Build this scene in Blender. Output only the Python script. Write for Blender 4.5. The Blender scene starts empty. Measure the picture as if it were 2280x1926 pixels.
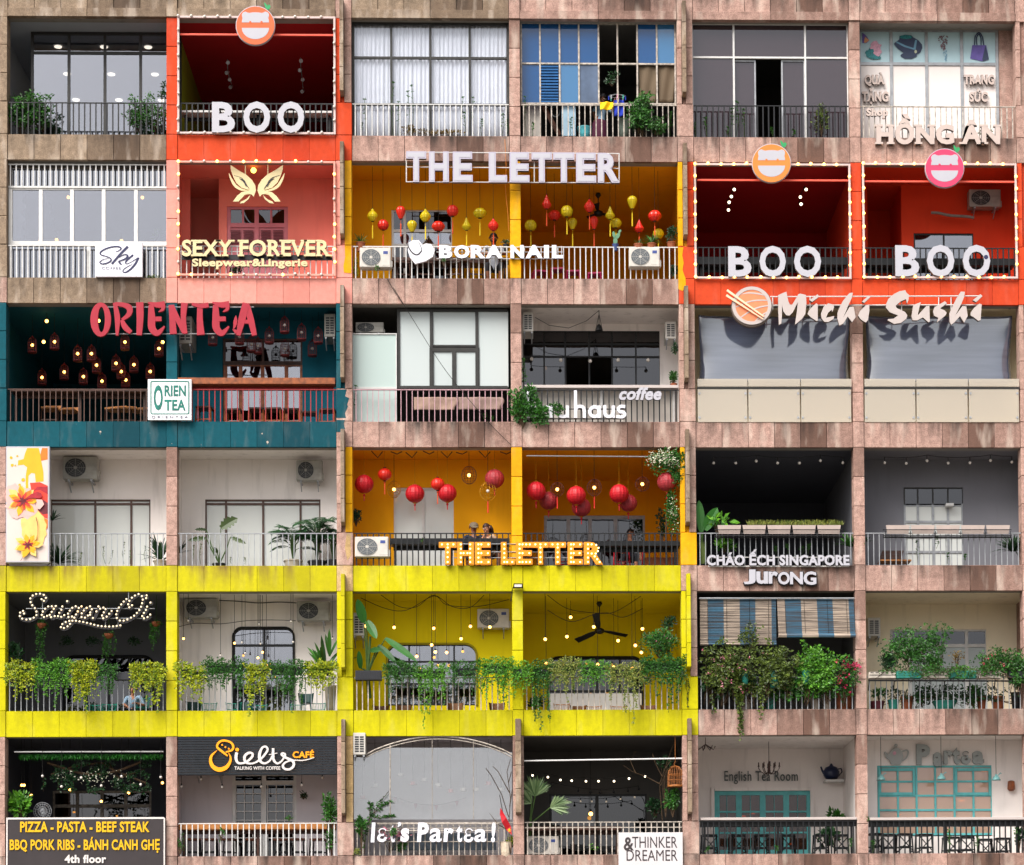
import bpy, math, random
import numpy as np
from mathutils import Vector, Matrix
R_=math.radians
SC=bpy.context.scene; COL=SC.collection
rng=random.Random(7)
# ---------------------------------------------------------------- camera
F=5509.776; SX=161.684; SY=1134.908; D=55.0
def _rot(yaw,pitch,roll):
    c,s=math.cos,math.sin
    Rz=np.array([[c(yaw),s(yaw),0],[-s(yaw),c(yaw),0],[0,0,1]])
    Rx=np.array([[1,0,0],[0,c(pitch),s(pitch)],[0,-s(pitch),c(pitch)]])
    Ry=np.array([[c(roll),0,-s(roll)],[0,1,0],[s(roll),0,c(roll)]])
    return Ry@Rx@Rz
RM=_rot(-0.02876,0.03961,0.00634)
cam=bpy.data.cameras.new('camera'); camo=bpy.data.objects.new('camera',cam); COL.objects.link(camo)
m=Matrix.Identity(4)
for i in range(3):
    m[i][0]=RM[0][i]; m[i][1]=RM[2][i]; m[i][2]=-RM[1][i]
m[1][3]=-D
camo.matrix_world=m
cam.sensor_width=36; cam.sensor_fit='HORIZONTAL'; cam.lens=F/2280*36
cam.shift_x=-SX/2280; cam.shift_y=SY/2280; cam.clip_end=2000; cam.clip_start=1
SC.camera=camo
# ---------------------------------------------------------------- sky, sun, exposure (bright overcast)
w=bpy.data.worlds.new('World'); SC.world=w; w.use_nodes=True
n=w.node_tree.nodes; l=w.node_tree.links
sky=n.new('ShaderNodeTexSky'); sky.sky_type='NISHITA'; sky.sun_disc=False
SUN_EL=R_(49); SUN_AZ=R_(216)
sky.sun_elevation=SUN_EL; sky.sun_rotation=SUN_AZ; sky.dust_density=4; sky.air_density=1.0
hs=n.new('ShaderNodeHueSaturation'); hs.inputs['Saturation'].default_value=0.22
l.new(sky.outputs[0],hs.inputs['Color']); l.new(hs.outputs[0],n['Background'].inputs[0])
n['Background'].inputs[1].default_value=0.11
sl=bpy.data.lights.new('sun','SUN'); sl.energy=2.3; sl.angle=R_(44); sl.color=(1,.95,.88)
so=bpy.data.objects.new('sun',sl); COL.objects.link(so)
_sd=Vector((math.sin(SUN_AZ)*math.cos(SUN_EL),math.cos(SUN_AZ)*math.cos(SUN_EL),math.sin(SUN_EL)))
so.rotation_euler=_sd.to_track_quat('Z','Y').to_euler(); so.location=(0,-60,60)
SC.view_settings.view_transform='Standard'; SC.view_settings.look='None'; SC.view_settings.gamma=1
SC.view_settings.use_curve_mapping=False; SC.view_settings.exposure=1.02
SC.cycles.max_bounces=8; SC.cycles.diffuse_bounces=4; SC.cycles.glossy_bounces=3; SC.cycles.transparent_max_bounces=10; SC.cycles.transmission_bounces=4
SC.cycles.use_denoising=True
try: SC.cycles.denoiser='OPENIMAGEDENOISE'
except Exception: pass
SC.cycles.sample_clamp_indirect=6; SC.cycles.caustics_reflective=False; SC.cycles.caustics_refractive=False
# ---------------------------------------------------------------- photo -> place
def W(px,py,y=0.0):
    v=np.array([(px-1140-SX)/F,1.0,-(py-963-SY)/F]); d=v@RM
    t=(y+D)/d[1]
    return (t*d[0],y,t*d[2])
_CX={'A':(0,790/2088),'B':(740,820/2088),'C':(1500,780/2088)}
_CY={1:(0,0,0),2:(310,310,310),3:(640,640,620),4:(970,960,960),5:(1280,1280,1280),6:(1600,1600,1600)}
def C(r,p):
    x0,s=_CX[p]; y0=_CY[r]['ABC'.index(p)]
    def k(cx,cy,y=0.0): return W(x0+cx*s,y0+cy*s,y)
    k.s=s/100.0
    return k
# ---------------------------------------------------------------- mesh builder
class MB:
    def __init__(s): s.v=[]; s.f=[]; s.m=[]; s.mi=0
    def add(s,vs,fs):
        o=len(s.v); s.v.extend(vs); s.f.extend([tuple(i+o for i in f) for f in fs]); s.m.extend([s.mi]*len(fs)); return s
    def box(s,x0,x1,y0,y1,z0,z1):
        if x0>x1:x0,x1=x1,x0
        if y0>y1:y0,y1=y1,y0
        if z0>z1:z0,z1=z1,z0
        return s.add([(x0,y0,z0),(x1,y0,z0),(x1,y1,z0),(x0,y1,z0),(x0,y0,z1),(x1,y0,z1),(x1,y1,z1),(x0,y1,z1)],
          [(0,3,2,1),(4,5,6,7),(0,1,5,4),(1,2,6,5),(2,3,7,6),(3,0,4,7)])
    def kbox(s,k,x0,y0,x1,y1,ya,yb):
        a=k(x0,y0,ya); b=k(x1,y1,ya); return s.box(a[0],b[0],ya,yb,b[2],a[2])
    def path(s,pts,r,n=5,caps=True):
        pts=[Vector(p) for p in pts]; rr=r if isinstance(r,(list,tuple)) else [r]*len(pts)
        vs=[];fs=[]
        for i,p in enumerate(pts):
            t=(pts[min(i+1,len(pts)-1)]-pts[max(i-1,0)])
            if t.length<1e-9: t=Vector((0,0,1))
            t.normalize()
            a=t.cross(Vector((0,0,1)) if abs(t.z)<.9 else Vector((1,0,0))).normalized(); b=t.cross(a)
            for j in range(n):
                q=2*math.pi*j/n; vs.append(tuple(p+rr[i]*(math.cos(q)*a+math.sin(q)*b)))
        for i in range(len(pts)-1):
            for j in range(n):
                fs.append((i*n+j,i*n+(j+1)%n,(i+1)*n+(j+1)%n,(i+1)*n+j))
        if caps:
            fs.append(tuple(range(n-1,-1,-1))); fs.append(tuple((len(pts)-1)*n+j for j in range(n)))
        return s.add(vs,fs)
    def tube(s,p,q,r,n=6): return s.path([p,q],r,n)
    def lathe(s,prof,c=(0,0,0),n=14,axis='z',jit=0):
        vs=[];fs=[]
        for (r,z) in prof:
            for j in range(n):
                q=2*math.pi*j/n; rr=r*(1+(jit if j%2 else 0))
                if axis=='z': vs.append((c[0]+rr*math.cos(q),c[1]+rr*math.sin(q),c[2]+z))
                else: vs.append((c[0]+rr*math.cos(q),c[1]-z,c[2]+rr*math.sin(q)))
        m_=len(prof)
        for i in range(m_-1):
            for j in range(n):
                fs.append((i*n+j,i*n+(j+1)%n,(i+1)*n+(j+1)%n,(i+1)*n+j))
        fs.append(tuple(range(n-1,-1,-1))); fs.append(tuple((m_-1)*n+j for j in range(n)))
        return s.add(vs,fs)
    def poly(s,pts,y0,y1):     # outline in x,z extruded from y0 (front) to y1
        n=len(pts)
        a=sum(pts[i][0]*pts[(i+1)%n][1]-pts[(i+1)%n][0]*pts[i][1] for i in range(n))
        if a<0: pts=pts[::-1]
        vs=[(p[0],y0,p[1]) for p in pts]+[(p[0],y1,p[1]) for p in pts]
        fs=[tuple(range(n)),tuple(range(2*n-1,n-1,-1))]+[((i+1)%n,i,i+n,(i+1)%n+n) for i in range(n)]
        return s.add(vs,fs)
    def kpoly(s,k,pts,y0,y1): return s.poly([(lambda q:(q[0],q[2]))(k(a,b,y0)) for a,b in pts],y0,y1)
    def ball(s,c,r,n=8,m_=6,sz=1.0):
        return s.lathe([(max(r*math.sin(math.pi*i/m_),1e-4),-sz*r*math.cos(math.pi*i/m_)) for i in range(m_+1)],c,n)
    def leaf(s,p,d,L,wd,up=None,fold=.25):
        p=Vector(p); d=Vector(d).normalized(); u=Vector(up) if up else Vector((rng.uniform(-1,1),rng.uniform(-1,1),rng.uniform(-.3,1)))
        a=d.cross(u)
        if a.length<1e-4: a=Vector((1,0,0))
        a.normalize(); nn=a.cross(d)
        m1=p+d*L*.45
        return s.add([tuple(p),tuple(m1+a*wd*.5+nn*wd*fold),tuple(p+d*L),tuple(m1-a*wd*.5+nn*wd*fold),tuple(m1)],[(0,4,1),(4,2,1),(0,3,4),(4,3,2)])
    def mesh(s,name,mats,off=(0,0,0),smooth=False):
        me=bpy.data.meshes.new(name)
        ox,oy,oz=off
        me.from_pydata([(x-ox,y-oy,z-oz) for x,y,z in s.v],[],s.f)
        if not isinstance(mats,(list,tuple)): mats=[mats]
        for q in mats: me.materials.append(q)
        if len(mats)>1: me.polygons.foreach_set('material_index',s.m)
        if smooth: me.polygons.foreach_set('use_smooth',[True]*len(me.polygons))
        me.update(); return me
    def build(s,name,mats,parent=None,smooth=False,origin=None,bevel=0,label=None):
        off=tuple(origin) if origin else (0,0,0)
        if parent is not None:
            off=wl(parent)
        o=bpy.data.objects.new(name,s.mesh(name,mats,off,smooth)); COL.objects.link(o)
        if parent is not None: o.parent=parent
        else: o.location=off
        if bevel:
            b=o.modifiers.new('b','BEVEL'); b.width=bevel; b.segments=1; b.limit_method='ANGLE'
        if label: o['label']=label
        return o
def wl(o):
    p=Vector((0,0,0))
    while o is not None: p=p+o.location; o=o.parent
    return tuple(p)
def T(name,label,cat,loc=(0,0,0),group=None,kind=None):
    o=bpy.data.objects.new(name,None); COL.objects.link(o); o.location=loc; o.empty_display_size=.1
    tag(o,label,cat,group,kind); return o
def tag(o,label=None,cat=None,group=None,kind=None):
    if label:o['label']=label
    if cat:o['category']=cat
    if group:o['group']=group
    if kind:o['kind']=kind
    return o
KIDS={}
def kids(o): return [c for c in COL.objects if c.parent==o] if o.name not in KIDS else KIDS[o.name]
def freeze(o):      # remember a prototype's tree once so copying stays cheap
    KIDS[o.name]=[c for c in COL.objects if c.parent==o]
    for c in KIDS[o.name]: freeze(c)
    return o
def copy_tree(o,parent=None):
    c=o.copy(); COL.objects.link(c); c.parent=parent
    for ch in kids(o): copy_tree(ch,c)
    return c
class Proto:        # first placing moves the built thing itself, later ones copy it with its parts
    def __init__(s,root): s.r=freeze(root); s.used=False
    def put(s,loc,label,rot=0,scale=1,group=None):
        o=s.r if not s.used else copy_tree(s.r); s.used=True
        o.location=loc; o.rotation_euler=(0,0,rot); o.scale=(scale,)*3 if not isinstance(scale,tuple) else scale
        o['label']=label
        if group:o['group']=group
        return o
ORD=['first','second','third','fourth','fifth','sixth','seventh','eighth','ninth','tenth','eleventh','twelfth','thirteenth','fourteenth','fifteenth','sixteenth','seventeenth','eighteenth']
# ---------------------------------------------------------------- materials
def hx(h):
    h=h.lstrip('#'); c=[int(h[i:i+2],16)/255 for i in (0,2,4)]
    return tuple((x/12.92 if x<=.04045 else ((x+.055)/1.055)**2.4) for x in c)
MATS={}
def _new(name):
    m=bpy.data.materials.new(name); m.use_nodes=True; MATS[name]=m
    return m,m.node_tree.nodes,m.node_tree.links,m.node_tree.nodes['Principled BSDF']
def _tc(n): return n.new('ShaderNodeTexCoord').outputs['Object']
def _noise(n,l,co,scale,detail=4,vec=None):
    t=n.new('ShaderNodeTexNoise'); t.inputs['Scale'].default_value=scale; t.inputs['Detail'].default_value=detail
    if vec:
        mp=n.new('ShaderNodeMapping'); mp.inputs['Scale'].default_value=vec; l.new(co,mp.inputs[0]); co=mp.outputs[0]
    l.new(co,t.inputs['Vector']); return t.outputs['Fac']
def _ramp(n,l,fac,stops):
    r=n.new('ShaderNodeValToRGB'); e=r.color_ramp.elements
    for i,(p,c) in enumerate(stops):
        x=e[i] if i<2 else e.new(p)
        x.position=p; x.color=(c,c,c,1) if isinstance(c,(int,float)) else (*c,1)
    l.new(fac,r.inputs[0]); return r.outputs[0]
def _mix(n,l,fac,a,b,mode='MIX'):
    x=n.new('ShaderNodeMix'); x.data_type='RGBA'; x.blend_type=mode
    for s_,v in ((0,fac),(6,a),(7,b)):
        if hasattr(v,'links'): l.new(v,x.inputs[s_])
        else: x.inputs[s_].default_value=v if s_==0 else (*v,1)
    return x.outputs[2]
def _math(n,l,op,a,b=0.0):
    x=n.new('ShaderNodeMath'); x.operation=op
    for i,v in enumerate((a,b)):
        if hasattr(v,'links'): l.new(v,x.inputs[i])
        else: x.inputs[i].default_value=v
    return x.outputs[0]
def _bump(n,l,b,fac,st,dist=.01):
    u=n.new('ShaderNodeBump'); u.inputs['Strength'].default_value=st; u.inputs['Distance'].default_value=dist
    l.new(fac,u.inputs['Height']); l.new(u.outputs[0],b.inputs['Normal'])
def plain(name,col,rough=.55,metal=0,var=.12,scale=6,bump=.0,island=0,spec=.4):
    m,n,l,b=_new(name); c=hx(col); co=_tc(n)
    f=_noise(n,l,co,scale,5)
    dk=tuple(x*(1-var*2) for x in c)
    out=_mix(n,l,_ramp(n,l,f,[(.3,0),(.7,1)]),dk,c)
    if island:
        g=n.new('ShaderNodeNewGeometry'); h=n.new('ShaderNodeHueSaturation')
        l.new(_math(n,l,'ADD',_math(n,l,'MULTIPLY',g.outputs['Random Per Island'],island),1-island/2),h.inputs['Value']); l.new(out,h.inputs['Color']); out=h.outputs[0]
    l.new(out,b.inputs['Base Color']); b.inputs['Roughness'].default_value=rough; b.inputs['Metallic'].default_value=metal
    b.inputs['Specular IOR Level'].default_value=spec
    if bump: _bump(n,l,b,_noise(n,l,co,60,3),bump,.005)
    return m
H=3.24618; HO=2.66642; Z0=23.03
def masonry(name,c1,c2,stain,island=.25,mold=.6,chip=None,grain=.35,chipat=.62,tint=(1,1,1)):
    """stone or painted stone: tone per block, weather streaks running down from each ledge, grain"""
    m,n,l,b=_new(name); co=_tc(n); g=n.new('ShaderNodeNewGeometry')
    rnd=g.outputs['Random Per Island']
    f1=_noise(n,l,co,1.7,5); f2=_noise(n,l,co,9,6)
    base=_mix(n,l,_ramp(n,l,_math(n,l,'ADD',_math(n,l,'MULTIPLY',rnd,.8),_math(n,l,'MULTIPLY',f1,.3)),[(.2,0),(.8,1)]),hx(c1),hx(c2))
    h=n.new('ShaderNodeHueSaturation'); l.new(base,h.inputs['Color'])
    l.new(_math(n,l,'ADD',_math(n,l,'MULTIPLY',rnd,island),1-island/2),h.inputs['Value']); base=h.outputs[0]
    base=_mix(n,l,_math(n,l,'MULTIPLY',_ramp(n,l,f2,[(.35,0),(.75,1)]),.5 if island>.2 else .3),base,tuple(x*.55 for x in hx(c1)))
    f3=_noise(n,l,co,38,4); base=_mix(n,l,_math(n,l,'MULTIPLY',_ramp(n,l,f3,[(.42,0),(.62,1)]),.35 if island>.2 else .1),base,tuple(x*.45 for x in hx(c1)))
    # pale lime runs and dark mould runs
    sx=n.new('ShaderNodeSeparateXYZ'); l.new(co,sx.inputs[0])
    ph=_math(n,l,'FRACT',_math(n,l,'DIVIDE',_math(n,l,'SUBTRACT',sx.outputs[2],Z0-20*H),H))   # 0 at beam underside, .18 at ledge
    st=_noise(n,l,co,1.0,6,(5,5,.7)); st2=_noise(n,l,co,1.0,6,(3.6,3.6,.9))
    big=_noise(n,l,co,.55,2)
    pale=_math(n,l,'MULTIPLY',_ramp(n,l,st2,[(.52,0),(.68,1)]),.34 if island>.2 else .05)
    base=_mix(n,l,pale,base,hx('E3D3C4'))
    led=_ramp(n,l,ph,[(.0,.12),(.06,.35),(.172,1),(.185,.12),(1,.10)])
    mo=_math(n,l,'MULTIPLY',_math(n,l,'MULTIPLY',_ramp(n,l,_math(n,l,'ADD',_math(n,l,'MULTIPLY',st,.7),_math(n,l,'MULTIPLY',big,.45)),[(.50,0),(.74,1)]),led),mold)
    base=_mix(n,l,mo,base,hx(stain))
    if chip:
        cf=_noise(n,l,co,5,7,(1,1,.8))
        base=_mix(n,l,_ramp(n,l,cf,[(chipat,0),(chipat+.02,1)]),base,hx(chip))
    l.new(base,b.inputs['Base Color']); b.inputs['Roughness'].default_value=.85; b.inputs['Specular IOR Level'].default_value=.25
    _bump(n,l,b,_math(n,l,'ADD',_noise(n,l,co,55,4),_math(n,l,'MULTIPLY',f2,1.5)),grain,.012)
    return m
def wallpaint(name,col,dirt='403830',amt=.25,var=.1):
    m,n,l,b=_new(name); co=_tc(n); c=hx(col)
    f=_noise(n,l,co,1.2,5); f2=_noise(n,l,co,1,5,(5,5,.6))
    base=_mix(n,l,_ramp(n,l,f,[(.3,0),(.7,1)]),tuple(x*(1-var) for x in c),c)
    base=_mix(n,l,_math(n,l,'MULTIPLY',_ramp(n,l,f2,[(.55,0),(.8,1)]),amt),base,hx(dirt))
    l.new(base,b.inputs['Base Color']); b.inputs['Roughness'].default_value=.8; b.inputs['Specular IOR Level'].default_value=.25
    _bump(n,l,b,_noise(n,l,co,40,4),.15,.01); return m
def glass(name,tint,refl=.3,rough=.015,diff=0.0,dcol='FFFFFF'):
    m,n,l,b=_new(name); n.remove(b); out=n['Material Output']
    t=n.new('ShaderNodeBsdfTransparent'); t.inputs[0].default_value=(*hx(tint),1)
    g=n.new('ShaderNodeBsdfGlossy'); g.inputs['Roughness'].default_value=rough; g.inputs[0].default_value=(.95,.95,1,1)
    lw=n.new('ShaderNodeLayerWeight'); lw.inputs[0].default_value=.25
    fac=_math(n,l,'ADD',_math(n,l,'MULTIPLY',lw.outputs['Fresnel'],.5),refl)
    co=_tc(n); u=n.new('ShaderNodeBump'); u.inputs['Strength'].default_value=.12; u.inputs['Distance'].default_value=.02
    l.new(_noise(n,l,co,1.3,2),u.inputs['Height']); l.new(u.outputs[0],g.inputs['Normal'])
    x=n.new('ShaderNodeMixShader'); l.new(fac,x.inputs[0]); l.new(t.outputs[0],x.inputs[1]); l.new(g.outputs[0],x.inputs[2])
    o=x.outputs[0]
    if diff:
        d=n.new('ShaderNodeBsdfDiffuse'); d.inputs[0].default_value=(*hx(dcol),1)
        y=n.new('ShaderNodeMixShader'); y.inputs[0].default_value=diff; l.new(o,y.inputs[1]); l.new(d.outputs[0],y.inputs[2]); o=y.outputs[0]
    l.new(o,out.inputs[0]); return m
def emit(name,col,st):
    m,n,l,b=_new(name); b.inputs['Base Color'].default_value=(*hx(col),1)
    b.inputs['Emission Color'].default_value=(*hx(col),1); b.inputs['Emission Strength'].default_value=st
    m.cycles.emission_sampling='AUTO' if st>2.5 else 'NONE'; return m
def leafmat(name,c1,c2,rough=.45):
    m,n,l,b=_new(name); g=n.new('ShaderNodeNewGeometry'); co=_tc(n)
    f=_math(n,l,'ADD',_math(n,l,'MULTIPLY',g.outputs['Random Per Island'],.6),_math(n,l,'MULTIPLY',_noise(n,l,co,4,3),.5))
    c=_mix(n,l,_ramp(n,l,f,[(.2,0),(.85,1)]),hx(c1),hx(c2))
    l.new(c,b.inputs['Base Color']); b.inputs['Roughness'].default_value=rough
    out=n['Material Output']; tr=n.new('ShaderNodeBsdfTranslucent'); l.new(c,tr.inputs[0])
    x=n.new('ShaderNodeMixShader'); x.inputs[0].default_value=.25; l.new(b.outputs[0],x.inputs[1]); l.new(tr.outputs[0],x.inputs[2]); l.new(x.outputs[0],out.inputs[0])
    return m
STONE=masonry('stone','785A4E','B29084','221E1C',.4,.95)
STONEG=masonry('stone_grey','6A5748','94806C','2A2420',.32,.8)
ORANGE=masonry('orange_paint','BA3A1C','C64420','8A2410',.08,.12,None,.2)
PINK=masonry('pink_paint','D08478','D89286','A05848',.08,.15,None,.2)
TEAL=masonry('teal_paint','013E4A','034C58','033840',.12,.3,'B8A89A',.2,.69)
LIME=masonry('lime_paint','B6AE00','C2B900','6B5A10',.08,.5,None,.18)
LIMED=masonry('lime_paint_worn','B0A608','BCB20A','6A4E34',.12,1.0,None,.2)
YEL=masonry('yellow_paint','D09000','E0A204','7A5408',.1,.3,None,.2)
OCHRE=masonry('ochre_stone','A88858','C8A878','4A3A28',.3,.5)
W_WHITE=wallpaint('white_wall','F2EAE6','5A5048',.3)
W_GREYL=wallpaint('lavender_wall','C9C2C6','6a6260',.2)
W_PINK=wallpaint('pink_wall','EE8474','9a5048',.15)
W_TEAL=wallpaint('teal_wall','06586A','02303a',.3)
W_YEL=wallpaint('amber_wall','F2A800','A06800',.2)
W_RED=wallpaint('orange_red_wall','E0401E','902010',.15)
W_DRED=wallpaint('red_room_paint','A8181C','500808',.2)
W_LIME=wallpaint('lime_wall','E6D200','8a8000',.2)
W_GREY=wallpaint('grey_wall','77777E','404044',.2)
W_DGREY=wallpaint('dark_grey_wall','50525C','1c1c20',.2)
W_CREAM=wallpaint('cream_wall','F6E8CC','6a6050',.25)
W_DARK=wallpaint('dim_wall','5E5C5A','1a1a1a',.3)
W_OLIVE=wallpaint('olive_wall','8A9A20','404a10',.3)
W_PALE=wallpaint('pale_room','A8AEB8','808080',.1)
CONC=wallpaint('concrete','8A857E','3a352e',.4)
WHITE=plain('white_metal','D2D0CE',.4,0,.08,8,island=.06)
WHITEP=plain('white_plastic','DAD8D8',.35,0,.03,3)
BLACK=plain('black_metal','131418',.45,0,.2,8)
DARKF=plain('dark_frame','2A2826',.45,0,.2,8)
BROWNF=plain('brown_frame','5A3E34',.5,0,.2,8)
RUST=plain('rusty_white','C8BCB0',.6,0,.32,14)
GREYM=plain('grey_metal','A2A4A8',.4,.3,.15,8)
PINKM=plain('pinkish_metal','B89098',.5,0,.12,8)
REDM=plain('red_metal','A02428',.5,0,.15,8)
WOOD=plain('wood','9A5228',.5,0,.3,10)
WOODL=plain('light_wood','B9783C',.5,0,.25,12)
WOODD=plain('dark_wood','4A2A1C',.5,0,.3,10)
DARKIN=plain('dark_recess','0C0C0E',.8)
G_CLEAR=glass('clear_glass','FAFCFF',.05)
G_WIN=glass('window_glass','C8CCD4',.20)
G_DARK=glass('dark_glass','5A5C66',.07)
G_TINT=glass('tinted_glass','6A5C62',.10,.015,.3,'5A4A50')
G_BLUE=glass('blue_film_glass','2A7AB8',.10,.05,.5,'105C9C')
G_BLUL=glass('light_streak_blue_glass','8ABCE0',.14,.05,.45,'3A86BC')  # lighter copy of the blue film; light streaks put into its colour
G_FROST=glass('frosted_glass','E0E8E8',.10,.3,.8,'C2CACA')
G_MINT=glass('mint_glass','D8F0EC',.12,.25,.75,'BCCCC8')
G_CREAM=glass('milky_glass','F4ECE2',.14,.05,.42,'D2C6B2')
G_PALE=glass('pale_glass','F0F2F0',.08,.03,.70,'ECEEEA')
BULB_ON=emit('lit_bulb','FFB458',4.2)
BULB_W=emit('lit_white_bulb','FFE9C8',2.6)
BULB_OFF=plain('unlit_bulb','D8D0C8',.15,0,.05,8)
CORD=plain('black_cord','181614',.6)
# ================================================================ the building
WO,WN,WW=3.54,.24896,.36446
E_=[];_x=-11.23
for _i in range(6):
    E_+=[_x,_x+WO]; _x+=WO+(WN if _i%2==0 else WW)
def zt(r): return Z0-(r-1)*H
def zb(r): return zt(r)-HO
ground=MB(); ground.add([(-400,-400,-6),(400,-400,-6),(400,400,-6),(-400,400,-6)],[(0,1,2,3)])
tag(ground.build('ground',plain('paving','7A766E',.8,0,.2,.3)),kind='structure')
BLD=T('apartment_building','old stone apartment block with painted balconies and shops on every floor','building')
S,SG,O,P,TE,L_,LD,Y,OC=STONE,STONEG,ORANGE,PINK,TEAL,LIME,LIMED,YEL,OCHRE
BAND=[[SG,SG,SG,S,S,S],[SG,O,S,S,S,S],[SG,P,S,S,O,O],[TE,TE,S,S,S,S],[LD,LD,L_,L_,S,S],[L_,L_,L_,L_,S,S],[S]*6]
NP=6
for r in range(0,7):
    z0=zt(r+1); z1=z0+H-HO
    for c in range(6):
        a,b=E_[2*c],E_[2*c+1]
        mb=MB(); wd=(b-a)/NP
        gp=.0045 if BAND[r][c] in (S,SG) else .0018
        for i in range(NP):
            jx=rng.uniform(-.004,.004)
            if r==0:
                mb.box(a+i*wd+.005,a+(i+1)*wd-.005,0+jx,.1,z0+.203,z1+.6)
            else: mb.box(a+i*wd+gp,a+(i+1)*wd-gp,0+jx*(1 if gp>.003 else .3),.1,z0,z1-.012)
        if r==0:
            mb.box(a+.003,(a+b)/2-.004,-.05,.1,z0,z0+.195); mb.box((a+b)/2+.004,b-.003,-.05,.1,z0,z0+.195)
        else: mb.box(a+.002,b-.002,.012,.22,z1-.011,z1)        # coping
        mb.build('parapet',BAND[r][c],BLD,bevel=.006)
    mb=MB(); mb.box(E_[0]-.4,E_[11]+.4,.102,.3,z0+.003,z1-.013); mb.box(E_[0]-.4,E_[11]+.4,.301,11,z0+.06,z0+.24)
    mb.build('floor_slab',CONC,BLD)
mb=MB()
mb.box(E_[0]-.4,E_[11]+.4,.3,11,-6,zt(7)-.01); mb.box(E_[0]-.4,E_[0]-.3,.3,11,zt(7)-.01,Z0+1.2); mb.box(E_[11]+.3,E_[11]+.4,.3,11,zt(7)-.01,Z0+1.2)
mb.box(E_[0]-.3,E_[11]+.3,10.9,11,zt(7)-.01,Z0+1.2)
mb.build('outer_wall',CONC,BLD)
# pillars: (left strip, fin, right strip, lower block, band block) paints per row
def blocks(mb,x0,x1,y0,y1,z0,z1,n,g=.006):
    h=(z1-z0)/n
    for i in range(n): mb.box(x0,x1,y0+rng.uniform(-.003,.003),y1,z0+i*h+g,z0+(i+1)*h-g)
def narrow(j,opn,bnd):
    x0,x1=E_[2*j+1]+.004,E_[2*j+2]-.004
    for r in range(0,7):
        if r>0:
            mb=MB(); blocks(mb,x0,x1,-.02,.34,zb(r),zt(r),4); mb.build('pillar',opn[r-1],BLD,bevel=.006)
        mb=MB(); zz=zt(r+1)
        if r==0: mb.box(x0,x1,-.06,.3,zz+.004,zz+1.2)
        else: mb.box(x0,x1,-.02,.34,zz+.004,zz+H-HO-.004)
        mb.build('pillar_block',bnd[r],BLD,bevel=.006)
narrow(0,[O,P,TE,S,L_,S],[SG,O,P,TE,LD,L_,S])
narrow(2,[S,Y,S,Y,L_,S],[S,S,S,S,L_,L_,S])
narrow(4,[S,O,S,S,S,S],[S,S,O,S,S,S,S])
def wide(xa,xb,up_l,up_r,low,bnd,fins):
    w=xb-xa
    for r in range(0,7):
        zz=zt(r+1)
        mb=MB(); mb.box(xa+.004,xb-.004,-.02,.34,zz+.004,zz+(1.2 if r==0 else H-HO-.004))
        mb.build('pillar_block',bnd[r],BLD,bevel=.006)
        if r==0: continue
        zs=zb(r)+.74
        for xx0,xx1,mt,yy in ((xa+.004,xa+.29*w,up_l[r-1],-.02),(xa+.55*w,xb-.012,up_r[r-1],-.035)):
            mb=MB(); blocks(mb,xx0,xx1,yy,.34,zs,zt(r),3); mb.build('pillar',mt,BLD,bevel=.006)
        mb=MB(); mb.box(xa+.29*w,xa+.55*w,.06,.3,zs,zt(r)); mb.build('pillar_core',up_l[r-1],BLD)
        mb=MB(); blocks(mb,xa+.004,xb-.004,-.022,.34,zb(r),zs,1); mb.build('pillar_block',low[r-1],BLD,bevel=.006)
        if fins[r-1]: fin(xa+.30*w,xa+.54*w,r,fins[r-1])
def fin(x0,x1,r,mt):
    mb=MB(); top=zt(r)+.37; bot=zt(r)-1.75; h=(top-bot)/4
    for i in range(4):
        a=bot+i*h+.004; b=bot+(i+1)*h-.004
        y0=-.30+rng.uniform(-.004,.004)
        if i==3:  # top piece slopes back to the wall
            mb.add([(x0,y0,a),(x1,y0,a),(x1,-.03,a),(x0,-.03,a),(x0,y0+.03,b-.02),(x1,y0+.03,b-.02),(x1,-.03,b),(x0,-.03,b)],[(0,3,2,1),(4,5,6,7),(0,1,5,4),(1,2,6,5),(2,3,7,6),(3,0,4,7)])
        elif i==0:
            mb.add([(x0,y0+.02,a),(x1,y0+.02,a),(x1,.05,a-.03),(x0,.05,a-.03),(x0,y0,b),(x1,y0,b),(x1,.05,b),(x0,.05,b)],[(0,3,2,1),(4,5,6,7),(0,1,5,4),(1,2,6,5),(2,3,7,6),(3,0,4,7)])
        else: mb.box(x0,x1,y0,.05 if b<zt(r)-.1 else -.03,a,b)
    mb.build('stone_fin',mt,BLD,bevel=.008)
N_=None
wide(E_[3],E_[4],[O,P,TE,S,L_,S],[S,Y,S,Y,L_,OC],[O,P,S,S,L_,S],[S,O,P,S,OC,L_,S],[SG,SG,SG,SG,LD,SG])
wide(E_[7],E_[8],[S,Y,S,Y,L_,S],[S,O,S,S,S,S],[S,O,S,Y,L_,S],[S,S,O,S,S,L_,S],[SG,SG,SG,SG,L_,SG])
wide(E_[0]-.37,E_[0],[S,S,TE,S,L_,S],[SG,SG,TE,S,L_,S],[SG,SG,TE,S,L_,S],[SG,SG,S,TE,LD,L_,S],[N_]*6)
wide(E_[11],E_[11]+.37,[S,O,S,S,S,S],[S,O,S,S,S,S],[S,O,S,S,S,S],[S,S,O,S,S,S,S],[N_]*6)
x0,x1=E_[5]+.06,E_[6]-.06; fin(x0,x1,6,SG)
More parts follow.
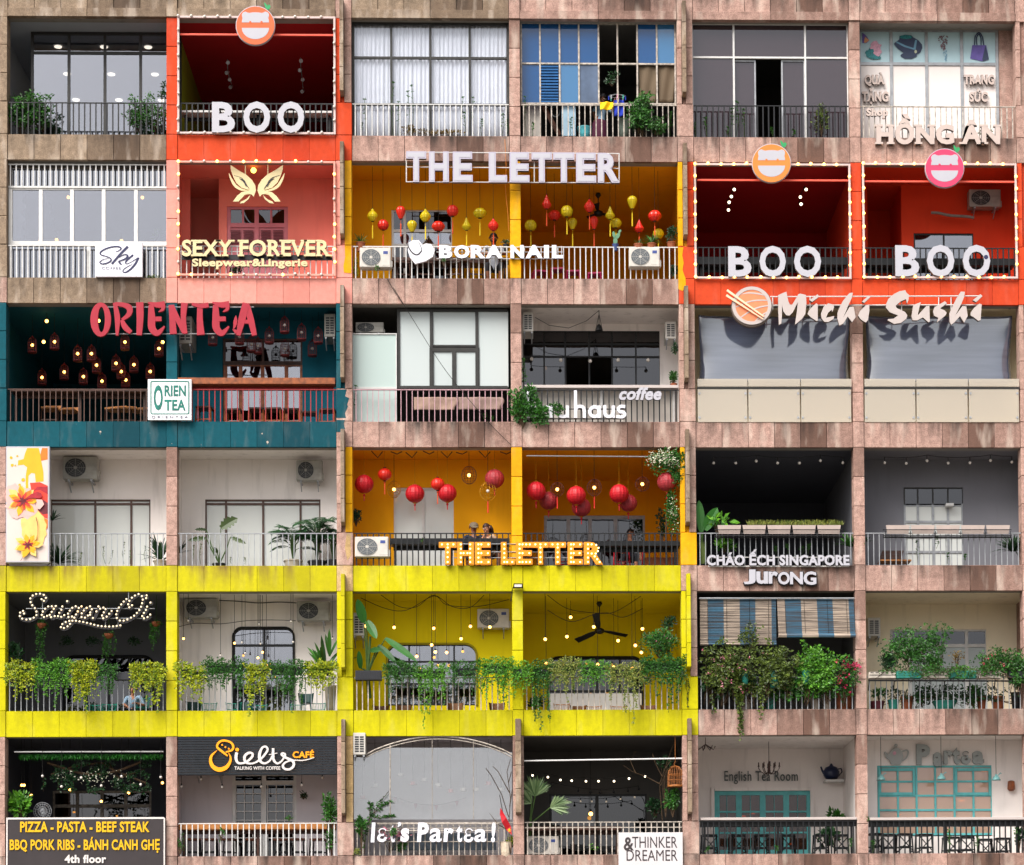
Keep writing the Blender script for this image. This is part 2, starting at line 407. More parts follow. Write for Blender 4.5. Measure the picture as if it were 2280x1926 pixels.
# jagged paint edges on the wide pillars
def patch(k,pts,mt,y=-.027):
    mb=MB(); mb.kpoly(k,pts,y,y+.004); mb.build('paint_patch',mt,BLD)
kA2,kA3,kC2,kB2,kB3=C(2,'A'),C(3,'A'),C(2,'C'),C(2,'B'),C(3,'B')
patch(kB2,[(70,602),(108,602),(108,760),(66,756),(62,720),(72,668)],YEL)
patch(kA3,[(1980,600),(2040,600),(2032,640),(2055,652),(2042,690),(2048,700),(2030,740),(2036,768),(1980,768)],TEAL)
patch(kA3,[(1980,780),(2030,780),(2022,800),(2030,830),(2018,850),(1980,850)],TEAL)
patch(kB2,[(1960,612),(1990,612),(1984,660),(1992,700),(1985,740),(2002,790),(2004,840),(1985,860),(1962,850)],YEL)
patch(C(4,'A'),[(2040,575),(2066,575),(2062,640),(2068,700),(2044,735),(2030,660)],OCHRE)
# ---------------------------------------------------------------- rooms
LIN=.012
def grid_wall(x0,x1,z0,z1,y,th,holes,mb):
    xs=sorted({x0,x1,*[h[0] for h in holes],*[h[1] for h in holes]}); zs=sorted({z0,z1,*[h[2] for h in holes],*[h[3] for h in holes]})
    xs=[x for x in xs if x0<=x<=x1]; zs=[z for z in zs if z0<=z<=z1]
    for i in range(len(xs)-1):
        for j in range(len(zs)-1):
            cx,cz=(xs[i]+xs[i+1])/2,(zs[j]+zs[j+1])/2
            if any(h[0]<cx<h[1] and h[2]<cz<h[3] for h in holes): continue
            a,b,c,d=xs[i],xs[i+1],zs[j],zs[j+1]
            mb.add([(a,y,c),(b,y,c),(b,y,d),(a,y,d),(a,y+th,c),(b,y+th,c),(b,y+th,d),(a,y+th,d)],[(0,1,2,3),(7,6,5,4)])
    for h in holes:
        a,b,c,d=max(h[0],x0),min(h[1],x1),max(h[2],z0),min(h[3],z1)
        mb.add([(a,y,c),(b,y,c),(b,y,d),(a,y,d),(a,y+th,c),(b,y+th,c),(b,y+th,d),(a,y+th,d)],[(0,4,5,1),(1,5,6,2),(2,6,7,3),(3,7,4,0)])
def cell(r,c,d,wall,ceil=None,left=None,right=None,holes=(),ls=.345,rs=.345,ext=0):
    """balcony or room behind one opening: back wall d metres in, side walls starting ls / rs metres in"""
    a,b=E_[2*c-2]-.11,E_[2*c-1]+.11; fz=zb(r)-.34; cz=zt(r)+.058
    if c in (1,): a=E_[0]-.28
    if c==6: b=E_[11]+.28
    mb=MB(); grid_wall(a,b,fz,cz,d,.1,list(holes),mb); mb.build('back_wall',wall,BLD)
    mb=MB(); mb.box(a,b,.31,d-.004,cz-LIN,cz-.001); mb.build('balcony_ceiling',ceil or wall,BLD)
    if left is not False:
        mb=MB(); mb.box(a-.006,a+.012,ls,d-.002,fz,cz-LIN-.002); mb.build('side_wall',left or wall,BLD)
    if right is not False:
        mb=MB(); mb.box(b-.012,b+.006,rs,d-.002,fz,cz-LIN-.002); mb.build('side_wall',right or wall,BLD)
def recess(r,h,y,dp,mt):
    mb=MB(); mb.box(h[0]-.3,h[1]+.05,y+dp,y+dp+.02,zb(r)-.34,zt(r)+.04); mb.build('back_wall',mt,BLD)
    mb=MB(); mb.box(h[0]-.3,h[1]+.05,y-.1,y+dp-.003,zt(r)+.041,zt(r)+.055); mb.build('balcony_ceiling',mt,BLD)
    mb=MB(); mb.box(h[1]+.001,h[1]+.03,y,y+dp-.002,zb(r)-.34,zt(r)+.04); mb.build('side_wall',mt,BLD)
def hole(k,x0,y0,x1,y1,d,r=None):
    p=k(x0,y0,d); q=k(x1,y1,d); return (p[0],q[0],q[2] if r is None else zb(r)-.34,p[2])
kA={r:C(r,'A') for r in range(1,7)}; kB={r:C(r,'B') for r in range(1,7)}; kC={r:C(r,'C') for r in range(1,7)}
cell(1,1,8,W_PALE); cell(1,2,8,W_DRED,left=W_OLIVE)
cell(1,3,3,W_WHITE); cell(1,4,4,W_DARK); cell(1,5,4,W_DARK)
h16=hole(kC[1],1105,176,1945,900,.58,1); cell(1,6,.58,STONE,CONC,holes=[h16])
cell(2,1,5,W_PALE)
h22=hole(kA[2],1335,395,1695,900,1.3,2); r22=hole(kA[2],1118,60,1288,900,1.3,2); cell(2,2,1.3,W_PINK,holes=[h22,r22]); recess(2,r22,1.41,1.2,W_PINK)
h23=hole(kB[2],335,400,680,900,1.4,2); cell(2,3,1.4,W_YEL,right=False,holes=[h23]); cell(2,4,5,W_YEL,ls=1.52)
cell(2,5,5,W_DRED,right=W_RED); h26=hole(kC[2],1430,560,1790,900,1.6,2); r26=hole(kC[2],1150,60,1362,900,1.6,2); cell(2,6,1.6,W_RED,holes=[h26,r26]); recess(2,r26,1.71,1.6,W_RED)
cell(3,1,7,W_TEAL,rs=1.62); h32=hole(kA[3],1310,300,1780,900,1.5,3); cell(3,2,1.5,W_TEAL,left=False,holes=[h32])
cell(3,3,3,W_DARK); h34=hole(kB[3],1080,245,1860,900,1.7,3); cell(3,4,1.7,W_WHITE,holes=[h34])
cell(3,5,1.2,W_CREAM); cell(3,6,1.2,W_CREAM)
h41=hole(kA[4],300,375,885,900,1.4,4); cell(4,1,1.4,W_WHITE,holes=[h41])
h42=hole(kA[4],1207,375,1887,900,1.4,4); cell(4,2,1.4,W_WHITE,holes=[h42])
h43=hole(kB[4],348,320,690,900,1.4,4); cell(4,3,1.4,W_YEL,right=False,holes=[h43])
h44=hole(kB[4],1200,478,1775,900,3.5,4); cell(4,4,3.5,W_YEL,ls=1.52,holes=[h44])
cell(4,5,6,W_DGREY,right=W_GREY); h46=hole(kC[4],1370,335,1730,900,1.4,4); cell(4,6,1.4,W_GREY,right=W_WHITE,holes=[h46])
h51=hole(kA[5],380,480,900,900,3.5,5); cell(5,1,3.5,W_GREY,holes=[h51])
h52=hole(kA[5],1372,312,1730,900,1.5,5); cell(5,2,1.5,W_WHITE,holes=[h52])
h53=hole(kB[5],310,392,820,740,1.5); cell(5,3,1.5,W_LIME,right=False,holes=[h53])
h54=hole(kB[5],1225,468,1760,900,3.2,5); cell(5,4,3.2,W_LIME,ls=1.62,holes=[h54])
cell(5,5,3,W_DARK); h56=hole(kC[5],1290,325,1870,900,2.0,5); cell(5,6,2.0,W_CREAM,right=STONE,holes=[h56])
h61=hole(kA[6],310,425,890,900,4,6); cell(6,1,4,W_DGREY,holes=[h61])
h62=hole(kA[6],1365,320,1745,900,1.4,6); cell(6,2,1.4,W_GREYL,holes=[h62])
cell(6,3,1.7,W_GREYL); h64=hole(kB[6],1230,428,1785,900,3.5,6); cell(6,4,3.5,W_DARK,holes=[h64])
h65=hole(kC[6],228,415,832,900,3,6); cell(6,5,3,W_WHITE,holes=[h65])
h66=hole(kC[6],1212,280,1900,700,1.4); cell(6,6,1.4,W_WHITE,holes=[h66])
# ---------------------------------------------------------------- railings
def railing(r,c,mt,sp=.125,h=.74,y=.05,rod=.009,x0=None,x1=None,top=.02,mid=False):
    a=E_[2*c-2]+.01 if x0 is None else x0; b=E_[2*c-1]-.01 if x1 is None else x1
    z=zb(r); mb=MB()
    mb.box(a,b,y-.018,y+.018,z+h-top,z+h)
    if mid: mb.box(a,b,y-.01,y+.01,z+h-.14,z+h-.12)
    n=round((b-a)/sp)
    for i in range(n):
        x=a+(i+.5)*(b-a)/n; mb.box(x-rod,x+rod,y-rod,y+rod,z-.005,z+h-top-.001)
    return mb.build('railing',mt,BLD)
RL={(1,1):BLACK,(1,2):BLACK,(1,3):WHITE,(1,4):RUST,(1,5):BLACK,(1,6):RUST,(2,1):WHITE,(2,2):WHITE,(2,3):WHITE,(2,4):WHITE,(2,5):BLACK,(2,6):BLACK,
 (3,1):BROWNF,(3,2):REDM,(3,3):PINKM,(3,4):BLACK,(4,1):GREYM,(4,2):GREYM,(4,3):BLACK,(4,4):BLACK,(4,5):GREYM,(4,6):GREYM,(5,1):GREYM,(5,2):GREYM,(5,3):RUST,(5,4):RUST,(5,5):GREYM,(5,6):GREYM,
 (6,2):WHITE,(6,3):RUST,(6,4):RUST,(6,5):BLACK,(6,6):BLACK}
for (r,c),mt in RL.items():
    if (r,c)==(4,1): railing(r,c,mt,x0=kA[4](303,700,.05)[0])
    else: railing(r,c,mt,rod=.014 if mt is BLACK else .011 if mt in (WHITE,RUST) else .009,mid=(r,c) in ((6,3),(6,4),(2,2)))
# ---------------------------------------------------------------- windows and doors
def win(k,xs,ys,y,bar,fm,pm,panes=None,skip=(),name='window',bars_skip=(),dep=.06):
    """frame bars at crop columns xs and rows ys; panes maps (column,row) to a glass; skip leaves openings"""
    fr=MB(); h=bar*k.s/2
    X=[k(x,ys[0],y)[0] for x in xs]; Zs=[k(xs[0],v,y)[2] for v in ys]
    for i,x in enumerate(X):
        if ('v',i) not in bars_skip: fr.box(x-h,x+h,y,y+dep,Zs[-1]-h,Zs[0]+h)
    for j,z in enumerate(Zs):
        if ('h',j) in bars_skip: continue
        for i in range(len(X)-1): fr.box(X[i]+h-.001,X[i+1]-h+.001,y+.003,y+dep-.003,z-h,z+h)
    f=fr.build(name,fm,BLD)
    mats=[];pn=MB()
    for i in range(len(X)-1):
        for j in range(len(Zs)-1):
            if (i,j) in skip: continue
            mt=(panes or {}).get((i,j),pm)
            if mt is None: continue
            if mt not in mats: mats.append(mt)
            pn.mi=mats.index(mt); yy=y+dep/2+rng.uniform(-.004,.004)
            pn.box(X[i]+h*.5,X[i+1]-h*.5,yy,yy+.005,Zs[j+1]+h*.5,Zs[j]-h*.5)
    if pn.v: pn.build('pane',mats,f)
    return f
# row 1
win(kA[1],[190,405,617,827,1060],[195,308,800],.9,16,DARKF,G_WIN,skip=[(0,9)])
win(kB[1],[118,333,555,778,995],[130,325,590,790],.2,13,DARKF,G_CLEAR)
win(kB[1],[1070,1176,1287,1396,1508,1615,1727,1838,1942],[128,358,585],.2,9,RUST,G_BLUE,panes={(1,1):None,(2,1):G_BLUL,(3,1):plain('slate_blue_pane','5A6A84',.2,0,.2,3),(6,1):None,(7,1):None,(7,0):G_BLUL},skip=[(4,0),(5,0),(4,1),(5,1)])
mb=MB()
for i in range(13): a=kB[1](1182,372+i*16.5,.2); b=kB[1](1282,382+i*16.5,.2); mb.add([(a[0],.19,a[2]),(b[0],.19,a[2]),(b[0],.25,b[2]),(a[0],.25,b[2])],[(0,3,2,1),(0,1,2,3)]) if False else mb.box(a[0],b[0],.2,.23,b[2],a[2])
mb.build('louvre',plain('blue_louvre','1A5A94',.25,0,.2,5),BLD)
win(kC[1],[108,356,782,1035],[140,340,830],.2,11,WHITE,G_TINT,skip=[(1,1)])
win(kC[1],[360,484],[362,830],.26,9,GREYM,G_TINT,name='sliding_door'); win(kC[1],[645,778],[362,830],.26,9,GREYM,G_TINT,name='sliding_door')
G_WP=plain('white_panel','E4DAD6',.5,0,.03,2)
PALEBLUE=plain('pale_blue_film','AECAD2',.4,0,.04,3)
win(kC[1],[1105,1295,1505,1715,1925],[178,378,900],.56,18,GREYM,G_WP,panes={(i,0):PALEBLUE for i in range(4)})
# row 2
win(kA[2],[62,240,424,610,800,990],[285,610],.14,22,WHITE,G_WIN)
mb=MB()
for i in range(28):
    x=kA[2](62+i*33.5,150,.13)[0]; mb.box(x-.013,x+.013,.12,.145,kA[2](0,280,.13)[2],kA[2](0,146,.13)[2])
a=kA[2](50,283,.13);b=kA[2](985,283,.13); mb.box(a[0],b[0],.118,.15,a[2]-.012,a[2]+.02); z=kA[2](50,148,.13)[2]; mb.box(a[0],b[0],.118,.15,z-.012,z+.012)
mb.build('security_grille',WHITE,BLD)
GRILLB=MB(); a=kA[2](50,150,.3); b=kA[2](985,280,.3); GRILLB.box(a[0],b[0],.3,.32,b[2],a[2]); GRILLB.build('transom_glass',glass('grey_glass','8A9098',.3),BLD)
win(kA[2],[62,520,990],[620,870],.16,18,WHITE,G_WIN)
PKD=plain('dusty_pink_paint','C8707A',.5,0,.08,5)
def door_panels(k,xs,ys,y,fm,pm,name='door',bar=24,panes=None,mid=None): return win(k,xs,ys,y,bar,fm,pm,panes=panes,name=name)
win(kA[2],[1345,1510,1685],[400,505,900],1.33,26,PKD,G_DARK,name='door',panes={(0,1):PKD,(1,1):PKD})
mb=MB()                                             # muntins and louvres of the pink door
for x in (1430,1596): mb.kbox(kA[2],x-6,412,x+6,495,1.335,1.36)
mb.build('muntin',PKD,BLD)
LVS=plain('louvre_shade','7A3A44',.6)
for (x0,x1) in ((1358,1415),(1432,1490),(1535,1592),(1608,1665)):
    mb=MB()
    for i in range(9): mb.kbox(kA[2],x0,535+i*9,x1,540+i*9,1.315,1.335)
    mb.build('louvre',LVS,BLD)
win(kB[2],[340,410,680],[402,518,600,900],1.43,16,WHITE,G_DARK,name='door',panes={(0,1):G_WIN,(1,1):G_WIN})
win(kC[2],[1434,1610,1786],[564,900],1.62,10,BLACK,G_WIN,name='door')
# row 3
win(kA[3],[1320,1547,1776],[305,440,450],1.52,14,WOODD,G_DARK)
win(kA[3],[1326,1415,1545,1685,1776],[452,900],1.53,22,WOOD,G_WIN,name='door')
win(kB[3],[375,560,820,1000],[128,565],.28,16,DARKF,G_FROST,skip=[(1,0)],bars_skip=[('v',3)])
win(kB[3],[566,815],[130,330],.29,10,DARKF,G_FROST); win(kB[3],[562,690,822],[352,567],.29,24,DARKF,G_FROST,name='door')
win(kB[3],[114,362],[262,566],.24,5,WHITE,G_MINT); win(kB[3],[114,362],[572,780],.24,5,WHITE,G_MINT)
win(kB[3],[1082,1200,1320,1455,1585,1720,1858],[248,320,392,900],1.72,10,BLACK,G_DARK,skip=[(2,2),(3,2)])
# row 4
win(kA[4],[300,560,772,884],[380,402,900],1.42,12,BROWNF,G_PALE); win(kA[4],[1211,1330,1548,1768,1884],[380,402,900],1.42,12,BROWNF,G_PALE)
win(kB[4],[352,515,688],[325,900],1.42,16,WHITE,G_PALE,name='sliding_door')
win(kB[4],[1205,1338,1460,1605,1770],[488,900],3.52,22,GREYM,G_DARK,name='sliding_door')
win(kC[4],[1375,1455,1545,1635,1728],[338,437],1.43,8,DARKF,G_DARK)
win(kC[4],[1375,1455,1545,1635,1722],[440,540,630,720,900],1.43,14,GREYM,G_PALE,name='door')
# row 5
def rounded_corners(k,x0,y0,x1,y1,rad,d,wm,fm,bottom=False):
    """fills the corners of a window hole so that the opening is rounded, with a thin frame line"""
    a=k(x0,y0,d); b=k(x1,y1,d); R0=rad*k.s
    for sx,cx in ((1,a[0]),(-1,b[0])):
        for sz,cz in ([(1,a[2])]+([(-1,b[2])] if bottom else [])):
            mb=MB()
            ox=cx+sx*R0; oz=cz-sz*R0
            pts=[(cx,cz)]+[(ox-sx*R0*math.cos(q),oz+sz*R0*math.sin(q)) for q in [i*math.pi/16 for i in range(9)]]
            mb.poly(pts,d-.001,d+.08); mb.build('corner_fillet',wm,BLD)
    fr=MB(); pts=[(a[0],b[2])]+[(a[0]+R0-R0*math.cos(i*math.pi/16),a[2]-R0+R0*math.sin(i*math.pi/16)) for i in range(9)]+[(b[0]-R0+R0*math.sin(i*math.pi/16),a[2]-R0+R0*math.cos(i*math.pi/16)) for i in range(9)]+[(b[0],b[2])]
    fr.path([(x,d-.02,z) for x,z in pts],.028,6); fr.build('window_surround',fm,BLD)
rounded_corners(kA[5],1372,312,1730,900,55,1.5,W_WHITE,BLACK)
win(kA[5],[1376,1555,1728],[316,415,540,665,900],1.53,14,BLACK,G_WIN,name='door')
rounded_corners(kB[5],310,392,820,740,70,1.5,W_LIME,plain('lime_trim','9A8E10',.6))
win(kB[5],[314,435,565,690,818],[396,492,618,738],1.53,10,BLACK,G_WIN)
rounded_corners(kB[5],1225,468,1760,900,60,3.2,W_LIME,BLACK); win(kB[5],[1230,1365,1500,1630,1758],[475,660,900],3.23,12,BLACK,G_DARK)
rounded_corners(kA[5],380,480,900,900,60,3.5,W_GREY,BLACK); win(kA[5],[384,510,640,760,898],[486,900],3.53,12,BLACK,G_DARK)
win(kC[5],[1295,1408,1745,1866],[328,422,900],2.03,20,WHITE,G_DARK,panes={(0,1):W_CREAM,(1,1):G_FROST,(2,1):G_FROST},name='door')
# row 6
win(kA[6],[314,455,600,740,888],[430,515,900],4.03,20,RUST,G_DARK)
win(kA[6],[1372,1553,1740],[325,378,900],1.43,26,WHITE,G_DARK)
mb=MB()
for xo in (1386,1573):
    for i in range(4): x=xo+i*50; mb.kbox(kA[6],x,390,x+5,900,1.405,1.42)
    for j in range(6): mb.kbox(kA[6],xo,440+j*52,xo+152,444+j*52,1.398,1.404)
mb.build('window_grille',WHITE,BLD)
win(kB[6],[1234,1500,1782],[432,900],3.53,20,BLACK,G_DARK,name='sliding_door')
TQ=plain('turquoise_paint','62BCBE',.5,0,.12,6)
AMB=glass('amber_glass','8A6450',.07,.03,.3,'6A4A3A')
PEACH=glass('peach_glass','E0BCA8',.2,.03,.55,'E0BCA4')
mb=MB(); mb.kbox(kC[6],222,410,246,800,2.93,3.02); mb.kbox(kC[6],815,410,838,800,2.93,3.02); mb.kbox(kC[6],246,410,815,428,2.93,3.02); mb.build('door_surround',W_WHITE,BLD)
win(kC[6],[256,388,530,670,808],[440,800],3.02,36,TQ,AMB,name='door')
mb=MB()
for x in (318,458,600,740): mb.kbox(kC[6],x-3,450,x+3,790,3.015,3.03)
for y_ in (555,680): mb.kbox(kC[6],256,y_-4,808,y_+4,3.012,3.014)
mb.build('muntin',TQ,BLD)
win(kC[6],[1220,1335,1446,1558,1672,1785,1894],[286,376,460,546,690],1.42,12,TQ,PEACH)
mb=MB()
for x0,x1 in ((1222,1440),(1676,1892)):
    for (q0,q1,r0,r1) in ((x0,x0+16,296,455),(x1-16,x1,296,455),(x0+16,x1-16,296,312),(x0+16,x1-16,440,455)): mb.kbox(kC[6],q0,r0,q1,r1,1.40,1.418)
mb.build('window_casement',TQ,BLD)
# ================================================================ lettering helpers
def KZ(x0,y0,wn,wz=2088):
    s=wn/wz
    def k(cx,cy,y=0.0): return W(x0+cx*s,y0+cy*s,y)
    k.s=s/100.0
    return k
_GL={}
def _curve(body,bold,shear):
    cu=bpy.data.curves.new('glyph','FONT'); cu.body=body; cu.size=1; cu.offset=bold; cu.shear=shear; cu.resolution_u=3; cu.extrude=.5
    o=bpy.data.objects.new('glyph',cu); COL.objects.link(o); bpy.context.view_layer.update()
    me=bpy.data.meshes.new_from_object(o.evaluated_get(bpy.context.evaluated_depsgraph_get()))
    v=[tuple(q.co) for q in me.vertices]; f=[tuple(p.vertices) for p in me.polygons]; nz=[p.normal.z for p in me.polygons]
    bpy.data.objects.remove(o); bpy.data.curves.remove(cu); bpy.data.meshes.remove(me)
    return v,f,nz
def glyph(ch,bold=.0,shear=0):
    key=(ch,bold,shear)
    if key not in _GL:
        v,f,nz=_curve(ch,bold,shear); v2,_,_=_curve(ch+'|',0,0); b,_,_=_curve('|',0,0)
        adv=max(q[0] for q in v2)-max(q[0] for q in b)
        _GL[key]=(v,f,nz,adv)
    return _GL[key]
def glyph_mb(ch,bold,shear,X,Zf,y,th,mb=None):
    """X, Zf map glyph x and glyph y to the place; y front depth, th thickness; front faces get material 0"""
    mb=mb or MB(); v,f,nz,_=glyph(ch,bold,shear); o=len(mb.v)
    mb.v.extend([(X(a),y+th*(.5-c),Zf(b)) for a,b,c in v])
    for q,nn in zip(f,nz):
        mb.f.append(tuple(i+o for i in q)); mb.m.append(0 if nn>.7 else 1)
    return mb
SERIF={'H':[(.16,0),(.84,0),(.16,1),(.84,1)],'N':[(.14,0),(.14,1),(.86,1)],'A':[(.08,0),(.92,0)],'T':[(.5,0)],'R':[(.16,0),(.16,1),(.9,0)],'E':[(.14,0),(.14,1)],'X':[(.1,0),(.9,0),(.1,1),(.9,1)],'Y':[(.5,0),(.1,1),(.9,1)],'F':[(.16,0),(.16,1)],'V':[(.1,1),(.9,1)],
 'U':[(.15,1),(.85,1)],'L':[(.14,0),(.14,1)],'h':[(.15,0),(.85,0)],'p':[(.15,-.35)],'l':[(.5,0)],'r':[(.3,0)],'i':[(.5,0)],'n':[(.15,0),(.85,0)],'J':[(.75,1)],'u':[(.15,.73),(.8,.73)],'m':[(.1,0),(.9,0)]}
BASE={'Ồ':'O','Ầ':'A','Â':'A','Ặ':'A','À':'A','Ứ':'U','Á':'A','Ế':'E','É':'E','Ẹ':'E','Ơ':'O'}
def letters(parent,text,k,x0,x1,yt,yb,y,th,mats,bold=.03,shear=0,per=True,cap='H',serif=0,name='letter',track=0):
    """sets text so that it fills crop columns x0..x1, capitals reaching from row yb (baseline) to row yt"""
    hv=[q[1] for q in glyph(cap,bold,0)[0]]; gh=max(hv); gl=min(hv)
    xs=[];cur=0
    for ch in text:
        if ch==' ': cur+=.30+track; xs.append(None); continue
        g=glyph(ch,bold,shear); xs.append(cur); cur+=g[3]+track+bold*.6
    lo=min(xx+min(q[0] for q in glyph(c,bold,shear)[0]) for c,xx in zip(text,xs) if xx is not None)
    hi=max(xx+max(q[0] for q in glyph(c,bold,shear)[0]) for c,xx in zip(text,xs) if xx is not None)
    wa=k(x0,yb,y); wb=k(x1,yt,y); wc=k(x1,yb,y); wd=k(x0,yt,y)
    sx=(wb[0]-wa[0])/(hi-lo); out=[]; one=MB()
    for ch,xx in zip(text,xs):
        if xx is None: continue
        X=lambda a,xx=xx:wa[0]+(a+xx-lo)*sx
        tt=(xx-lo)/(hi-lo); z0=wa[2]*(1-tt)+wc[2]*tt; z1=wd[2]*(1-tt)+wb[2]*tt; sz=(z1-z0)/(gh-gl)
        Zf=lambda b,z0=z0,sz=sz:z0+(b-gl)*sz
        mb=one if not per else MB()
        glyph_mb(ch,bold,shear,X,Zf,y,th,mb)
        if serif:
            gv=glyph(ch,bold,shear)[0]; ga=min(q[0] for q in gv); gb=max(q[0] for q in gv); mb.mi=0
            bc=BASE.get(ch,ch)
            for fx,lv in SERIF.get(bc,[]):
                cx=ga+(gb-ga)*fx; hw=serif*.5; t=.10*(gh-gl)
                zz=gl+(gh-gl)*lv; a,b=(zz,zz+t) if lv in (0,) or lv<0 else (zz-t,zz)
                mb.box(X(cx-hw),X(cx+hw),y-.0025,y+th-.002,Zf(a),Zf(b))
        if per: out.append(mb.build(name,mats,parent))
    if not per: out.append(one.build(name,mats,parent))
    return out
def fit(parent,ch,k,x0,y0,x1,y1,y,th,mats,bold=.03,shear=0,name='letter'):
    g=glyph(ch,bold,shear)[0]; a=min(q[0] for q in g);b=max(q[0] for q in g);c=min(q[1] for q in g);d=max(q[1] for q in g)
    p=k(x0,y1,y);q=k(x1,y0,y)
    mb=glyph_mb(ch,bold,shear,lambda v:p[0]+(v-a)/(b-a)*(q[0]-p[0]),lambda v:p[2]+(v-c)/(d-c)*(q[2]-p[2]),y,th)
    return mb.build(name,mats,parent)
def smooth_pts(pts,n=6,closed=False):
    out=[];m_=len(pts)
    for i in range(m_ if closed else m_-1):
        g=lambda j: pts[j%m_] if closed else pts[max(0,min(m_-1,j))]
        p0,p1,p2,p3=[np.array(g(i+j),float) for j in (-1,0,1,2)]
        for s in range(n):
            t=s/n; out.append(tuple(.5*((2*p1)+(-p0+p2)*t+(2*p0-5*p1+4*p2-p3)*t*t+(-p0+3*p1-3*p2+p3)*t**3)))
    if not closed: out.append(tuple(pts[-1]))
    return out
_lift=[0]
def ribbon(mb,k,pts,wd,y,th,n=6,sm=True):
    """a brush stroke: centre line in crop pixels with a width per point; solid, each stroke a hair prouder than the last"""
    if not isinstance(wd,(list,tuple)): wd=[wd]*len(pts)
    P=[(a,b,c) for (a,b),c in zip(pts,wd)]
    if sm and len(P)>2: P=smooth_pts(P,n)
    L=[];Rr=[]
    for i,(a,b,c) in enumerate(P):
        p=P[max(0,i-1)];q=P[min(len(P)-1,i+1)]; dx,dy=q[0]-p[0],q[1]-p[1]; m_=math.hypot(dx,dy) or 1
        nx,ny=-dy/m_*c/2,dx/m_*c/2; L.append((a+nx,b+ny)); Rr.append((a-nx,b-ny))
    _lift[0]=(_lift[0]+1)%7
    vs=[];N=len(P)
    for i in range(N):
        yy=y-.0012*_lift[0]-.004*i/N
        for (u,v),d in ((L[i],0),(Rr[i],0),(L[i],th),(Rr[i],th)):
            w_=k(u,v,y); vs.append((w_[0],yy+d,w_[2]))
    fs=[]
    for i in range(N-1):
        a=4*i;b=a+4
        fs+=[(a,b,b+1,a+1),(a+2,a+3,b+3,b+2),(a,a+2,b+2,b),(a+1,b+1,b+3,a+3)]
    fs+=[(0,1,3,2),(4*N-4,4*N-2,4*N-1,4*N-3)]
    mb.add(vs,fs)
def disc(mb,k,cx,cy,r,y,th,n=28,ry=None):
    ry=ry or r
    mb.kpoly(k,[(cx+r*math.cos(2*math.pi*i/n),cy+ry*math.sin(2*math.pi*i/n)) for i in range(n)],y,y+th)
def ring(mb,k,cx,cy,rx,ry,ix,iy,y,th,n=36,icx=None):
    icx=cx if icx is None else icx
    vs=[];fs=[]
    for i in range(n):
        q=2*math.pi*i/n
        for (c0,a,b) in ((cx,rx,ry),(icx,ix,iy)):
            w_=k(c0+a*math.cos(q),cy+b*math.sin(q),y); vs+= [(w_[0],y,w_[2]),(w_[0],y+th,w_[2])]
    for i in range(n):
        a=4*i;b=4*((i+1)%n)
        fs+=[(a,b,b+2,a+2),(a+1,a+3,b+3,b+1),(a,a+1,b+1,b),(a+2,b+2,b+3,a+3)]
    mb.add(vs,fs)
def sgn(name,label,k,cx,cy,y,cat='sign',group=None): return T(name,label,cat,k(cx,cy,y),group)
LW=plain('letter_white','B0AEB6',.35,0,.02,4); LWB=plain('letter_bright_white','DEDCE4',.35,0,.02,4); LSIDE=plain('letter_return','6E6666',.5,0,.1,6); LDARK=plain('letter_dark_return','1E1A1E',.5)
LCREAM=plain('letter_cream','D4C294',.4,0,.05,4); LSTONE=plain('letter_stone','C0AEA6',.5,0,.06,6); LRED=plain('letter_red','A20E2A',.45,0,.08,5)
NAVY=plain('navy_ink','22244E',.5); BLK=plain('sign_black','3A3234',.45,0,.12,4); INKY=plain('ink_yellow','E0AC00',.4,0,.04,5); INKO=plain('ink_orange','FFA200',.4,0,.03,5); INKW=plain('ink_white','D8D0CC',.4,0,.03,5)
DOR=plain('disc_orange','CC5E30',.35,0,.03,4); DAMB=plain('disc_amber','D87E34',.35,0,.03,4); DPINK=plain('disc_pink','CC3C62',.35,0,.03,4); SPROUT=plain('sprout_green','2E9A5C',.4)
# ---------------------------------------------------------------- the round logo discs and their big letters
def logo(label,k,cx,cy,r,mt):
    root=sgn('logo_disc',label,k,cx,cy,-.2)
    b=MB(); disc(b,k,cx,cy,r,-.2,.07,40); b.build('disc',mt,root)
    b=MB(); disc(b,k,cx,cy,r*1.035,-.185,.06,40); b.build('rim',LW,root)
    s=r/112
    w=MB()
    hd_=[(-80,-18),(-79,-30),(-76,-44),(-79,-54),(-80,-66),(-72,-78),(-58,-82),(-46,-76),(-36,-74),(-18,-77)]
    head=hd_+[(0,-78)]+[(-a,b_) for a,b_ in hd_[::-1]]
    w.kpoly(k,[(cx+a*s,cy+b_*s) for a,b_ in head],-.204,-.199)
    w.build('emblem_panel',LW,root)
    w=MB(); low=[(80*math.cos(q),14+66*math.sin(q)) for q in [math.pi*i/18 for i in range(19)]]
    w.kpoly(k,[(cx+a*s,cy+b_*s) for a,b_ in low],-.204,-.199); w.build('emblem_panel',LW,root)
    w=MB(); 
    for ex in (-30,36): disc(w,k,cx+ex*s,cy-20*s,7*s,-.206,.003,10)
    w.build('emblem_dots',mt,root)
    w=MB(); sx,sy=cx+55*s,cy-112*s
    ribbon(w,k,[(sx+20*s,sy+18*s),(sx+10*s,sy),(sx-2*s,sy-22*s)],[8*s,16*s,4*s],-.19,.02)
    ribbon(w,k,[(sx+20*s,sy+16*s),(sx+26*s,sy),(sx+20*s,sy-10*s)],[8*s,16*s,4*s],-.19,.02); w.build('sprout',SPROUT,root)
    return root
logo('orange disc with a white rounded emblem over the topmost red shopfront',C(1,'A'),1503,150,112,DOR)
logo('amber disc with a white rounded emblem above the sushi disc',C(2,'C'),583,143,113,DAMB)
logo('pink disc with a white rounded emblem and a green sprout',C(2,'C'),1615,172,113,DPINK)
